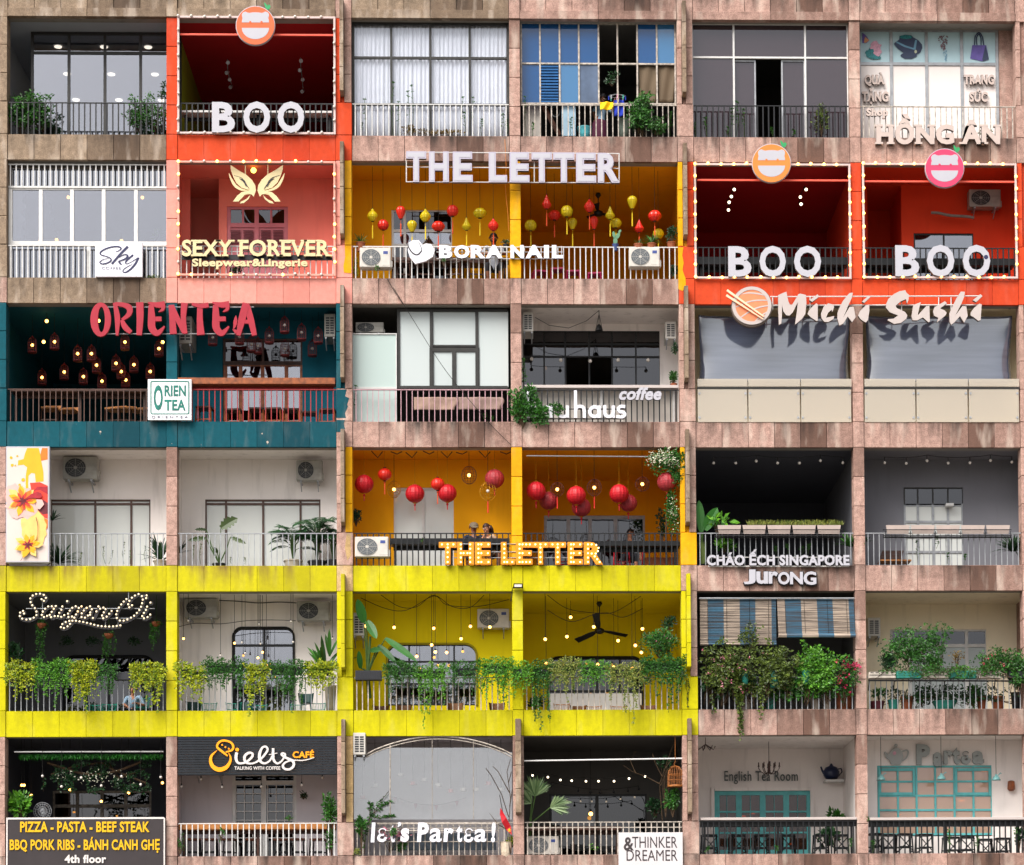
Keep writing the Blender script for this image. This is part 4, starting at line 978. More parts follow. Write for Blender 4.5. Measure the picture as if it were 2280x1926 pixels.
root=sgn('sign_board','dark slatted 8ielts CAFÉ sign with orange figure and white script',ki,1000,600,0)
b=MB(); SLAT=plain('slat_navy','161C24',.35,0,.25,8)
a=k(1048,108,.0); c=k(1980,330,.0)
for i in range(15):
    z1=a[2]-(a[2]-c[2])*i/15; b.box(a[0],c[0],.0,.02,z1-(a[2]-c[2])/15*.80,z1)
b.build('slat_panel',SLAT,root); b=MB(); b.box(a[0],c[0],.021,.06,a[2]-.05,a[2]-.005); b.box(a[0],c[0],.021,.06,c[2],c[2]+.05); b.build('frame',SLAT,root)
strokes('figure_eight',root,ki,[([(465,370),(385,305),(318,250),(302,205),(350,145),(430,132),(515,162),(552,220),(530,280),(435,312)],[22,34,34,32,32,32,32,34,32,20]),([(300,285),(220,360),(200,440),(230,525),(300,575),(370,578),(450,540),(505,455),(508,380),(480,325)],[8,34,46,60,66,66,56,38,24,8])],Yi,.05,INKO)
b=MB(); disc(b,ki,612,272,28,Yi,.05,16)
for x,y_ in ((380,198),(430,232),(482,257)): disc(b,ki,x,y_,14,Yi,.05,10)
b.build('dots',INKO,root)
strokes('script',root,ki,[([(605,315),(595,410),(635,480),(740,470),(835,395),(850,335),(790,322),(728,380),(745,465),(840,488),(950,440),(1040,350),(1085,270),(1055,225),(1000,245),(960,340),(968,440),(1030,486),(1110,450),(1160,370)],[44,44,34,30,36,34,34,42,36,26,30,32,32,30,32,44,42,30,28,30]),
 ([(1170,250),(1170,350),(1178,430),(1230,485),(1295,455),(1345,385),(1358,345),(1320,328),(1302,352),(1380,402),(1475,450),(1488,520),(1430,575),(1350,570),(1322,520),(1370,465),(1480,437),(1620,440),(1720,422),(1810,395)],[38,40,40,30,26,28,28,30,32,38,42,38,34,34,34,26,18,16,14,8]),([(1105,350),(1235,325)],[12,12])],Yi,.05,INKW)
letters(root,'CAFÉ',ki,1472,1805,300,400,Yi,.04,[INKO,INKO],.03); letters(root,'TALKING WITH COFFEE',ki,570,1280,532,584,Yi,.03,[INKW,INKW],.015)
k=C(6,'B')
root=sgn('sign_board','white THINKER and DREAMER board at the balcony corner',k,1800,840,-.16)
b=MB(); b.kbox(k,1622,646,1988,850,-.16,-.08); b.build('board',plain('board_paper','CCC6C8',.5,0,.04,3),root,bevel=.005)
letters(root,'THINKER',k,1700,1955,670,732,-.164,.005,[BLK,BLK],0,per=False,name='lettering'); letters(root,'DREAMER',k,1668,1957,745,806,-.164,.005,[BLK,BLK],0,per=False,name='lettering'); fit(root,'&',k,1652,672,1708,748,-.166,.005,[BLK,BLK],.02,name='lettering')
# ---------------------------------------------------------------- let's partea, english tea room, partea
kl=KZ(800,1810,330)
root=sgn('letter_sign',"cream let's Partea! letters fixed to the white railing",kl,1000,415,-.1)
for ch,a,y0,b_,y1 in (('l',160,135,228,415),('ε',252,215,392,410),('t',430,165,505,415),('’',540,130,590,200),('s',578,215,700,410),('P',812,135,980,410),('a',988,215,1160,410),('r',1185,215,1330,408),('t',1368,175,1450,410),('ε',1472,218,1610,414),('a',1618,225,1790,410),('!',1855,132,1920,415)):
    fit(root,ch,kl,a,y0,b_,y1,-.12,.08,[LWB,LSIDE],.02 if ch in 'εta' else .045,shear=.08)
b=MB()
for y_ in (155,250,405): b.tube(kl(250,y_,-.02),kl(1960,y_,-.02),.012,5)
b.build('frame',RUST,root)
k=C(6,'C'); LGD=plain('letter_shade','5A6262',.6); LPALE=plain('letter_pale_grey','9AA0A0',.6,0,.05,6)
root=sgn('letter_sign','thin dark English Tea Room letters above the turquoise doors',k,520,395,2.9)
letters(root,'English Tea Room',k,303,740,312,370,2.92,.05,[LGD,LGD],.0,track=.04)
root=sgn('letter_sign','pale wooden Partea letters with one slipped letter above the turquoise window',k,1650,285,1.35)
for ch,a,y0,b_,y1 in (('P',1448,152,1528,275),('a',1548,200,1606,285),('r',1612,190,1662,272),('t',1664,170,1706,272),('ε',1714,192,1772,272),('a',1782,192,1850,272)): fit(root,ch,k,a,y0,b_,y1,1.32,.06,[LPALE,LGD],.05)
TEAP=plain('teapot_grey','A8ACAC',.5,0,.05,6)
root=sgn('teapot_sign','flat pale teapot cut-out beside the Partea letters',k,1325,275,1.35,'teapot sign')
b=MB(); b.kpoly(k,[(1296,270),(1285,245),(1268,235),(1254,200),(1262,196),(1280,215),(1292,195),(1310,178),(1326,172),(1345,178),(1362,195),(1368,225),(1358,262),(1350,274),(1300,274)],1.34,1.375); b.build('body',TEAP,root)
b=MB(); ribbon(b,k,[(1364,195),(1390,188),(1398,205),(1385,235),(1362,252)],9,1.343,.03); b.build('handle',TEAP,root)
b=MB(); disc(b,k,1326,160,10,1.34,.03,12); b.build('knob',TEAP,root); b=MB(); disc(b,k,1316,206,11,1.337,.004,10); b.build('painted_rose',PPINK,root)
# ---------------------------------------------------------------- flower poster
kp=KZ(0,980,130,819); Yp=-.16
PW=plain('poster_paper','D2C0B8',.45,0,.03,2); P1=plain('poster_yellow','F0A800',.45,0,.06,3); P2=plain('poster_orange','EA7414',.45,0,.1,6); P3=plain('poster_scarlet','EE3A24',.45,0,.15,6); P4=plain('poster_crimson','B41428',.45,0,.2,8); P5=plain('poster_maroon','701828',.45,0,.2,8); P6=plain('poster_blush','E4B0A8',.45,0,.08,4); P7=plain('poster_peach','F0C470',.45,0,.1,5)
root=sgn('poster_board','tall white poster of orange and red tropical flowers',kp,390,1715,Yp,'poster')
b=MB(); a=kp(85,88,Yp); c=kp(692,1715,Yp); b.box(a[0],c[0],Yp,Yp+.12,c[2],a[2]); b.build('board',LW,root,bevel=.006)
b=MB(); a=kp(100,108,Yp); c=kp(670,1695,Yp); b.box(a[0],c[0],Yp-.002,Yp+.01,c[2],a[2]); b.build('print_sheet',PW,root)
lay=[0]
def pp(name,pts,mt): lay[0]+=1; yy=Yp-.003-.0008*lay[0]; flat(root,name,kp,pts,mt,yy,.0007)
pp('splash',[(380,110),(545,110),(560,180),(580,290),(610,450),(612,580),(500,590),(490,470),(440,460),(400,500),(395,600),(400,740),(360,760),(360,500),(380,380),(330,345),(250,355),(255,285),(330,265),(350,190)],P1)
pp('splash',[(590,110),(668,110),(668,270),(575,290),(565,200)],P2)
for cx,cy,r_ in ((155,245,20),(170,350,22),(242,222,14),(215,355,12),(275,628,18),(325,555,26)): pp('splash',blob(cx,cy,r_,int(cx),14,.2),P1)
pp('petal',[(420,600),(560,590),(668,640),(668,1100),(520,1060),(540,900),(450,760)],P3); pp('petal',[(460,720),(520,650),(668,650),(668,760),(560,700)],P4)
pp('petal',[(520,970),(600,830),(668,880),(668,1030),(600,1045)],P5); pp('petal',[(400,1080),(520,1060),(668,1110),(668,1220),(600,1330),(540,1400),(500,1250),(430,1150)],P2)
pp('petal',blob(480,1250,190,31,24,.15,260),P7); pp('petal',blob(300,880,215,32,26,.12,230),P6)
def flower(cx,cy,R0,mts,seed,n=6):
    g=random.Random(seed)
    for (f,mt,wd) in mts:
        for i in range(n):
            q=2*math.pi*i/n+g.uniform(-.15,.15)+f; L0=R0*f*g.uniform(.85,1.15)
            pts=[(cx,cy)]+[(cx+L0*t*math.cos(q+s*wd*math.sin(math.pi*t**.7)),cy+L0*t*math.sin(q+s*wd*math.sin(math.pi*t**.7))) for t,s in ((.35,-1),(.7,-1),(.93,-.6),(1,0),(.93,.6),(.7,1),(.35,1))]
            pp('petal',pts,mt)
pp('petal',blob(180,760,110,2,20,.12,150),P6); pp('petal',blob(400,980,135,9,20,.1,90),P6)
flower(320,850,235,[(1,P7,.5),(.88,P1,.42),(.75,P2,.36),(.6,P3,.32),(.42,P4,.30),(.25,P5,.4)],4,7)
pp('petal',[(340,830),(430,760),(520,720),(580,745),(590,790),(560,815),(430,815)],P4); pp('petal',[(510,830),(590,835),(618,900),(560,970),(520,960)],P6)
flower(395,1465,200,[(1,P7,.5),(.88,P1,.46),(.62,P1,.4),(.42,P4,.34),(.26,P5,.4)],11,7)
b=MB(); ribbon(b,kp,[(505,1080),(530,1200),(530,1320),(520,1420)],[10,8,7,4],Yp-.05,.003); ribbon(b,kp,[(350,1550),(330,1620),(290,1695)],[8,6,5],Yp-.05,.003); b.build('stamen',P5,root)
# ================================================================ air conditioners
ACW=plain('ac_casing','CAC4BC',.45,0,.1,5); ACG=plain('ac_casing_aged','A8A49C',.5,0,.2,5); ACD=plain('ac_fan_dark','2A2C30',.5,0,.2,8); ACK=plain('ac_fan_grey','5A5E62',.5,0,.15,8); BLUEL=plain('ac_label_blue','3A4A8A',.5)
def ac_unit(mt=ACW,side=False,lab=True,br=True):
    root=T('air_conditioner','outdoor air conditioner','air conditioner',(0,0,0),'outdoor air conditioning units')
    b=MB()
    if side:
        b.box(-.14,.14,0,.72,0,.54); b.build('casing',mt,root,bevel=.012)
        b=MB()
        for i in range(7): b.box(-.10,-.012,-.006,.004,.07+i*.058,.105+i*.058); b.box(.012,.10,-.006,.004,.07+i*.058,.105+i*.058)
        b.build('air_slots',ACD,root)
    else:
        b.box(-.37,.37,0,.28,0,.54); b.build('casing',mt,root,bevel=.015)
        b=MB(); b.lathe([(.225,-.006),(.225,.012)],(-.1,0,.27),24,'y'); b.build('fan_opening',ACD if mt is ACG else ACK,root)
        b=MB()
        for i in range(5): ringl(b,-.1,-.010,.27,.045+i*.045,.004)
        for i in range(4): 
            q=i*math.pi/4; b.tube((-.1-.225*math.cos(q),-.011,.27-.225*math.sin(q)),(-.1+.225*math.cos(q),-.011,.27+.225*math.sin(q)),.004,4)
        b.lathe([(.035,0),(.035,.014)],(-.1,0,.27),12,'y'); b.build('fan_guard',mt,root)
        b=MB(); b.box(.165,.345,-.006,.002,.05,.49); b.build('service_panel',mt,root,bevel=.004)
        if lab: b=MB(); b.box(.19,.30,-.009,-.0065,.36,.44); b.build('rating_label',BLUEL,root)
        b=MB(); b.box(.371,.40,.05,.2,.02,.2); b.build('valve_cover',mt,root)
    if br:
        for s in (-1,1):
            b=MB(); x=s*(.24 if not side else .1); b.box(x-.02,x+.02,-.02,.5,-.05,-.012); b.path([(x,-.01,-.05),(x,.3,-.25)],.014,4); b.build('bracket',GREYM,root)
    return root
def ringl(b,cx,y,cz,r,t,n=20):
    b.path([(cx+r*math.cos(2*math.pi*i/n),y,cz+r*math.sin(2*math.pi*i/n)) for i in range(n+1)],t,4,False)
AC={k_:Proto(ac_unit(*a)) for k_,a in {'w':(ACW,),'g':(ACG,False,False),'wn':(ACW,False,True,False),'s':(ACW,True),'sg':(ACG,True)}.items()}
def ac(kind,k,x0,y0,x1,y1,y,label):
    p=k((x0+x1)/2,y1,y); w_=(x1-x0)*k.s; s=w_/(.74 if kind in('w','g','wn') else .28)
    hz=(y1-y0)*k.s/(.54*s); AC[kind].put(p,label,0,(s,min(s,1.1),s*hz))
ac('wn',C(2,'B'),155,612,332,725,-.12,'white air conditioner hung before the white railing beside the heart logo')
ac('wn',C(2,'B'),1682,608,1858,722,-.12,'white air conditioner hung before the white railing right of the BORA NAIL letters')
ac('g',C(2,'C'),1758,292,1955,402,1.25,'grey air conditioner on the orange red wall with a wrapped pipe')
ac('sg',C(3,'A'),1050,165,1130,330,.5,'air conditioner seen end on behind the red brush lettering')
ac('sg',C(3,'A'),1908,150,1974,290,.6,'air conditioner seen end on at the teal balcony beside the stone fin')
ac('g',C(3,'B'),130,195,292,256,.5,'air conditioner standing in the dark gap above the mint glass')
ac('s',C(3,'B'),1080,135,1140,250,.45,'white air conditioner end with slots over the bauhaus balcony')
ac('s',C(3,'B'),1888,190,1950,290,.6,'white air conditioner end above the fern of the bauhaus balcony')
ac('g',C(4,'A'),368,118,575,255,.95,'air conditioner on the white wall beside the flower poster')
ac('g',C(4,'A'),1742,140,1898,262,1.0,'air conditioner on the white wall above the palms')
ac('wn',C(4,'B'),128,597,318,712,-.1,'white air conditioner outside the amber balcony railing by the marquee letters')
ac('g',C(5,'A'),1082,135,1280,250,1.0,'air conditioner over the rounded door beside the yellow pillar with hanging bulbs')
ac('g',C(5,'A'),1745,152,1938,268,1.0,'air conditioner above the dracaena on the white yellow-framed balcony')
ac('w',C(5,'B'),820,188,1005,300,1.15,'air conditioner on the lime wall above the rounded window')
ac('s',C(5,'B'),118,212,182,345,.5,'air conditioner end behind the banana plant')
ac('s',C(5,'C'),1156,250,1235,365,1.4,'cream air conditioner on the cream wall above the flower boxes')
ac('s',C(6,'B'),118,80,188,205,-.06,'small white air conditioner end above the glass arch')
ac('wn',C(6,'B'),1102,665,1285,770,.3,'white air conditioner behind the white railing beside the THINKER board')
ac('g',C(6,'A'),1125,195,1330,315,.9,'dim air conditioner behind the dark slatted café sign')
b=MB(); k=C(2,'C'); b.path([k(x,y_,1.3) for x,y_ in smooth_pts([(1535,438),(1580,440),(1650,455),(1740,460),(1790,468)],4)],.032,7); tag(b.build('insulated_pipe',CONC,origin=k(1640,455,1.3)),'grey wrapped pipe running along the orange red wall','pipe')
# ================================================================ bulbs, lanterns, lamps
def pend(k,cx,cy,y,top,mt,label,group,r=.045,name='pendant_bulb',cat='light bulb'):
    p=k(cx,cy,y); root=T(name,label,cat,p,group)
    bulb_at(root,p,r,mt)
    b=MB(); b.lathe([(r*.45,0),(r*.5,r*1.2),(r*.2,r*1.5)],(p[0],p[1],p[2]+r*.8),8); b.build('socket',CORD,root)
    b=MB(); b.tube((p[0],p[1],p[2]+r*2),(p[0],p[1],top),.005,4); b.build('cord',CORD,root)
    return root
def ceilz(r): return zt(r)+.045
# silk lanterns of the upper amber balcony
SR=plain('silk_red','E02818',.35,0,.12,9,spec=.5); SYE=plain('silk_yellow','D8BE10',.35,0,.12,9,spec=.5); TSR=plain('tassel_red','E05020',.6); TSY=plain('tassel_yellow','F0D020',.6); SDK=plain('lantern_cap','3A1A10',.5)
SHAPE={'garlic':[(.03,1.02),(.09,.95),(.16,.82),(.36,.66),(.5,.45),(.46,.28),(.3,.1),(.16,.0)],'round':[(.14,.98),(.3,.92),(.44,.75),(.5,.5),(.44,.25),(.3,.08),(.14,.02)],'balloon':[(.12,.98),(.3,.94),(.45,.8),(.5,.66),(.42,.42),(.28,.18),(.16,.02)],
 'flat':[(.1,.98),(.28,.9),(.44,.68),(.5,.5),(.44,.3),(.28,.08),(.1,.02)],'cone':[(.04,1.0),(.08,.9),(.24,.62),(.42,.36),(.5,.26),(.4,.14),(.2,.0)]}
def lantern(k,cx,cy,w_,h_,y,shape,col,label,top,group,ts=.30):
    p=k(cx,cy+h_/2,y); W_=w_*k.s; H_=h_*k.s; root=T('silk_lantern',label,'lantern',p,group)
    b=MB(); b.lathe([(a*W_,z*H_) for a,z in SHAPE[shape]],p,28,jit=-.06); b.build('shade',SR if col=="r" else SYE,root,smooth=False)
    b=MB(); b.lathe([(.12*W_,-.03*H_),(.14*W_,.03*H_)],p,10); b.lathe([(.05*W_,.99*H_),(.10*W_,1.0*H_),(.04*W_,1.05*H_)],p,10); b.build('cap',SDK,root)
    b=MB(); b.tube((p[0],p[1],p[2]-.03*H_),(p[0],p[1],p[2]-.10),.004,4); b.lathe([(.008,-.10),(.013,-.12),(.016,-.10-ts)],p,7); b.build('tassel',TSR if col=='r' else TSY,root)
    b=MB(); b.tube((p[0],p[1],p[2]+H_),(p[0],p[1],top),.004,4); b.build('cord',CORD,root)
k=C(2,'B'); zc=ceilz(2); G1='silk lanterns hanging in the upper amber balcony'
for a in ((228,428,62,74,.5,'garlic','y','first yellow lantern from the left, garlic shaped, near the stone fin'),(288,485,66,62,.6,'round','r','round red lantern low beside the white door frame'),(388,415,56,76,.5,'balloon','r','tall red balloon lantern before the left edge of the door'),
 (452,493,58,68,.6,'balloon','y','yellow balloon lantern low before the white door'),(528,430,64,78,.5,'garlic','y','yellow garlic shaped lantern before the middle of the door'),(601,493,78,60,.5,'flat','r','flat red lantern low above the heart logo'),
 (682,405,70,66,.5,'round','r','round red lantern at the right edge of the door'),(761,478,56,76,.55,'cone','y','yellow cone lantern low right of the door'),(837,418,80,60,.5,'flat','y','flat yellow lantern high left of the man'),
 (913,483,62,72,.35,'garlic','r','red garlic lantern just above the seated man'),(1125,488,70,64,.8,'round','y','round yellow lantern low right of the yellow pillar'),(1215,352,58,84,.4,'cone','r','red cone lantern hung highest under the letters'),
 (1259,430,78,60,.9,'flat','r','flat dull red lantern behind the red cone'),(1330,408,70,66,.5,'round','y','round yellow lantern in the middle of the open half'),(1362,478,54,68,.8,'balloon','y','yellow balloon lantern below the round yellow one'),
 (1458,375,64,78,.45,'garlic','r','red garlic lantern before the dark ceiling fan'),(1484,472,50,78,.7,'balloon','r','red balloon lantern below the red garlic one'),(1575,415,58,76,.45,'cone','y','yellow cone lantern above the cactus'),
 (1608,475,70,58,.7,'flat','y','flat yellow lantern behind the yellow cone'),(1700,357,58,76,.4,'balloon','y','yellow balloon lantern hung highest near the right end'),(1740,490,60,76,.5,'cone','r','red cone lantern low over the railing plants'),
 (1828,433,80,66,.4,'flat','r','flat red lantern nearest the orange right pillar'),(1848,535,66,60,.7,'round','y','round yellow lantern half hidden by the plants')):
    lantern(k,a[0],a[1],a[2],a[3],a[4],a[5],a[6],a[7],zc,G1)
# big red globes of the lower amber balcony
k=C(4,'B'); zc=ceilz(4); RG=plain('globe_red','C01020',.5,0,.15,14); RGD=plain('globe_faded','A83038',.55,0,.2,14); WIRE=plain('wire_dark','5A2418',.5); GOLD=plain('gold_trim','C89020',.35,.5)
def globe(cx,cy,d,y,mt,label,silk=False):
    p=k(cx,cy,y); R0=d/2*k.s; root=T('globe_lantern',label,'lantern',p,'red globe lanterns in the lower amber balcony')
    prof=[(max(R0*math.sin(math.pi*i/12),.25*R0 if 0<i<12 else .2*R0),-R0*math.cos(math.pi*i/12)*(.9 if silk else .97)) for i in range(13)]
    b=MB(); b.lathe(prof,p,32,jit=-.035); b.build('shade',mt,root)
    b=MB(); b.lathe([(.2*R0,.93*R0),(.22*R0,1.02*R0),(.1*R0,1.06*R0)],p,10); b.lathe([(.1*R0,-1.06*R0),(.22*R0,-1.0*R0),(.2*R0,-.92*R0)],p,10); b.build('cap',SDK if silk else GOLD,root)
    b=MB(); b.lathe([(.012,-1.05*R0),(.03,-1.2*R0),(.012,-1.3*R0)],p,8); b.lathe([(.012,-1.3*R0),(.012,-1.3*R0-(.25 if silk else .1))],p,6); b.build('tassel',TSR if silk else RG,root)
    b=MB(); b.tube((p[0],p[1],p[2]+R0),(p[0],p[1],zc),.005,4); b.build('cord',GOLD,root)
for a in ((180,300,110,.5,RG,'red globe nearest the stone fin on the amber balcony'),(468,355,110,.6,RG,'dark red globe before the left leaf of the sliding door'),(652,352,108,.55,RG,'red globe before the right leaf of the sliding door'),(920,270,112,.45,RGD,'red globe with lit streak beside the yellow pillar'),
 (1155,340,112,.45,RG,'first bright red globe right of the yellow pillar'),(1226,395,108,.8,RGD,'dull red globe behind the first bright one right of the pillar'),(1383,365,112,.45,RG,'bright red globe in the middle of the open half'),(1412,432,112,.8,RGD,'red globe hanging lowest in the open half'),
 (1626,355,112,.45,RG,'bright red globe with a tilted gold cord'),(1678,408,104,.8,RGD,'dull red globe half behind the one with a tilted cord'),(1896,288,112,.2,RGD,'faded red globe under the white flowering vine')): globe(*a)
globe(297,245,80,.5,SR,'small glossy silk globe high at the far end',True); globe(597,300,80,.5,SR,'small glossy silk globe above two dark ones',True)
def wire_globe(cx,cy,d,y,mt,label,lit=BULB_ON,tas=None,h_=None):
    p=k(cx,cy,y); R0=d/2*k.s; hz=(h_ or d)/2*k.s; root=T('wire_lamp',label,'lamp',p,'wire globe lamps in the lower amber balcony')
    b=MB()
    for j in range(7):
        q=math.pi*j/7
        b.path([(p[0]+R0*math.sin(t)*math.cos(q),p[1]+R0*math.sin(t)*math.sin(q),p[2]+hz*math.cos(t)) for t in [2*math.pi*i/18 for i in range(19)]],.0035,3,False)
    for zz in (-.5,0,.5): rr=R0*math.sqrt(1-zz*zz); b.path([(p[0]+rr*math.cos(t),p[1]+rr*math.sin(t),p[2]+hz*zz) for t in [2*math.pi*i/18 for i in range(19)]],.0035,3,False)
    b.build('wire_cage',mt,root)
    bulb_at(root,(p[0],p[1],p[2]),.04,lit); b=MB(); b.tube((p[0],p[1],p[2]+.03),(p[0],p[1],zc),.005,4); b.build('cord',CORD,root)
    if tas: b=MB(); b.lathe([(.008,-hz),(.014,-hz-.06),(.014,-hz-.28)],p,6); b.build('tassel',tas,root)
wire_globe(775,250,90,.6,WIRE,'dark wire globe lamp with a lit bulb left of the red globe by the pillar',h_=104)
wire_globe(882,340,95,.4,GOLD,'gold wire basket lamp hanging under the red globe by the pillar',BULB_OFF,SR,110)
wire_globe(350,330,78,.9,GOLD,'gold wire lamp at the left edge of the sliding door',BULB_ON,None,100)
wire_globe(1275,330,82,.5,WIRE,'wire globe lamp with red tassel behind the first globes right of the pillar',BULB_ON,SR)
wire_globe(1485,320,86,.5,WIRE,'wire globe lamp with red tassel right of the middle globes',BULB_ON,SR,100)
wire_globe(1757,300,84,.5,WIRE,'wire globe lamp nearest the white flowering vine',BULB_ON)
b=MB(); p=k(1100,140,.12);q=k(1990,146,.12); b.tube(p,q,.014,6); tag(b.build('hanging_rail',GREYM,origin=p),'thin grey rail carrying the globes in the open half','rail')
BUNT=plain('bunting_dark','4A2A10',.6)
for i,x in enumerate((255,365,450,548,650,735,865,985)):
    b=MB(); b.path([k(x-34,112+(i%3)*4,.3),k(x+2,150-(i%2)*20,.3),k(x+30,116,.3)],.012,4); tag(b.build('wire_star',BUNT,origin=k(x,140,.3)),ORD[i]+' dark wire chevron along the amber ceiling from the stone fin','ornament','wire chevrons under the amber ceiling')
# red birdcage lamps on the teal balcony
CAGE=plain('cage_red','6A1418',.5,0,.2,10); k=C(3,'A'); zc=ceilz(3)
def cage(lit):
    root=T('cage_lamp','cage lamp','lamp',(0,0,0),'red birdcage lamps on the teal balcony')
    b=MB()
    for i in range(12):
        q=2*math.pi*i/12; b.path([(.1*math.cos(q),.1*math.sin(q),-.17),(.1*math.cos(q),.1*math.sin(q),.08),(.07*math.cos(q),.07*math.sin(q),.15),(.01*math.cos(q),.01*math.sin(q),.19)],.0045,3,False)
    for zz in (-.16,-.05,.07): b.path([(.1*math.cos(t),.1*math.sin(t),zz) for t in [2*math.pi*i/14 for i in range(15)]],.005,3,False)
    b.build('cage',CAGE,root); b=MB(); b.lathe([(.1,-.18),(.105,-.165),(.1,-.15)],(0,0,0),14); b.build('base_ring',CAGE,root); b=MB(); b.lathe([(.03,.17),(.02,.21),(.005,.22)],(0,0,0),8); b.build('cap',CAGE,root)
    bulb_at(root,(0,0,0),.036,BULB_ON if lit else BULB_OFF); return root
PC={True:Proto(cage(True)),False:Proto(cage(False))}
def cages(lst,lit,fmt):
    for i,(x,y_) in enumerate(lst):
        y=.5+max(0,(y_-230))/400*2.0; p=k(x,y_,y); PC[lit].put(p,fmt(i))
        b=MB(); b.tube((p[0],y,p[2]+.2),(p[0],y,zc),.004,4)
        o=b.build('cord',CORD,None,origin=p); par=[c for c in COL.objects if c.type=='EMPTY'][-1] if False else LASTP[0]
        o.parent=par; o.location=(0,0,0)
LASTP=[None]; _put=Proto.put
def _put2(s,*a,**kw): o=_put(s,*a,**kw); LASTP[0]=o; return o
Proto.put=_put2
cages([(190,340),(247,530),(321,320),(378,498),(457,390),(491,525),(538,390),(568,458),(600,552),(683,447),(713,495),(735,322),(740,545),(788,455),(884,495),(935,360)],True,lambda i:ORD[i]+' lit cage lamp from the teal left pillar, in the dark half')
cages([(1252,295),(1410,290),(1480,335),(1518,345),(1585,285),(1675,222),(1677,360),(1775,265),(1838,360),(1873,285)],False,lambda i:ORD[i]+' unlit red cage lamp from the middle teal pillar')
k=C(3,'A')
for i,(x,y_) in enumerate(((275,198),(257,320),(580,196),(957,322))):
    pend(k,x,y_,.9+.6*i%1.2,ceilz(3),BULB_ON,('bare lit bulb '+('high near the left pillar','left of a lit cage lamp','seen through the red letter O','beside the middle teal pillar')[i]+' on the teal balcony'),'bare bulbs on the teal balcony',.04)
# downlights in the glazed room of the top floor
k=C(1,'A')
for j,(yy,xs) in enumerate(((262,(342,612,872)),(430,(395,655,912)),(590,(447,700,950)))):
    for i,x in enumerate(xs):
        d=1.75+j*1.62; p=k(x,yy,d); b=MB(); b.lathe([(.085,-.02),(.09,-.005)],(p[0],p[1],zt(1)+.04),12); o=b.build('downlight',BULB_W,origin=(p[0],p[1],zt(1)+.04))
        tag(o,'round ceiling light in the glazed room, '+('front','middle','rear')[j]+' row, '+ORD[i]+' from the dark corner','ceiling light','ceiling lights in the glazed room')
# pendants: yellow café rows, ielts, bistro, tea room
k=C(5,'A'); zc=ceilz(5); Gb='bulbs hanging in the white balcony with rounded door'
for i,(x,y_) in enumerate(((1080,375),(1108,270),(1298,475),(1380,402),(1424,398),(1443,462),(1518,488),(1525,292),(1533,405),(1545,455),(1712,275),(1725,395),(1568,528),(1957,375))):
    pend(k,x,y_,.5+.05*(i%5),zc,BULB_OFF if i%3 else BULB_ON,ORD[i]+' hanging bulb from the middle yellow pillar before the white wall',Gb,.026)
k=C(5,'B'); Gb='bulbs hanging in the lime balcony'
for i,(x,y_) in enumerate(((350,298),(478,462),(563,397),(575,303),(584,437),(648,440),(730,362),(783,292),(893,296),(187,290))):
    pend(k,x,y_,.55+.05*(i%4),zc,BULB_ON,ORD[i]+' glowing bulb before the lime wall, counted from the banana plant',Gb,.034)
for i,(x,y_) in enumerate(((1207,365),(1212,502),(1330,350),(1351,240),(1482,295),(1504,508),(1597,522),(1620,373),(1700,530),(1718,400),(1758,306),(1752,440))):
    pend(k,x,y_,.55+.3*(i%4),zc,BULB_ON,ORD[i]+' glowing bulb under the dark lime ceiling with the fan','bulbs hanging round the ceiling fan',.036)
k=C(6,'A'); zc=ceilz(6)
for i,(x,y_) in enumerate(((250,338),(362,400),(478,348),(596,395),(715,340),(828,388),(946,345))): pend(k,x,y_,.25,zc,BULB_OFF,ORD[i]+' clear unlit bulb above the menu board','clear bulbs above the menu board',.032)
for i,(x,y_) in enumerate(((128,392),(142,392),(184,452),(412,420),(596,487),(757,437),(956,378))): pend(k,x,y_,.8,zc,BULB_ON,ORD[i]+' orange glowing bulb among the garlands behind the menu board','amber bulbs among the garlands',.03)
for i,(x,y_) in enumerate(((1067,400),(1183,356),(1307,402),(1538,400),(1775,390),(1897,346))): pend(k,x,y_,.4,zc,BULB_OFF,ORD[i]+' small bulb below the slatted café sign','bulbs below the slatted café sign',.032)
def garland(k,pts,y,label,mt,r=.035,drop=.1,ends=None,name='string_lights'):
    P=[k(x,y_,y) for x,y_ in pts]; root=T(name,label,'string lights',P[0])
    cab=[]
    for i,p in enumerate(P):
        bulb_at(root,p,r,mt); cab.append((p[0],p[1],p[2]+drop+.03))
        if i<len(P)-1: q=P[i+1]; cab.append(((p[0]+q[0])/2,p[1],(p[2]+q[2])/2+drop+.02))
    b=MB(); b.path(cab,.006,4)
    for p in P: b.tube((p[0],p[1],p[2]+r*.8),(p[0],p[1],p[2]+drop+.03),.011,5)
    b.build('cable',CORD,root); return root
garland(C(4,'C'),[(238,190),(370,190),(492,178),(620,190),(750,190),(875,176),(1008,188)],.45,'seven clear bulbs strung across the dark grey balcony',BULB_OFF,.035)
garland(C(4,'C'),[(1258,188),(1386,192),(1510,176),(1636,190),(1766,188),(1888,175),(2016,184)],.45,'seven clear bulbs strung across the grey walled balcony',BULB_OFF,.035)
garland(C(3,'B'),[(1130,405),(1295,412),(1462,418),(1620,412),(1790,412)],1.3,'row of clear bulbs before the black framed windows',BULB_OFF,.045,.06)
garland(C(6,'B'),[(1135,322),(1222,332),(1293,348),(1357,352),(1438,355),(1509,355),(1597,355),(1682,340),(1773,328)],1.2,'string of pale bulbs across the dark bistro balcony',BULB_W,.024,.05)
garland(C(6,'B'),[(1240,380),(1395,410),(1462,418),(1520,420),(1595,416),(1675,410),(1738,400)],1.8,'lower string of unlit bulbs in the dark bistro balcony',BLACK,.03,.05)
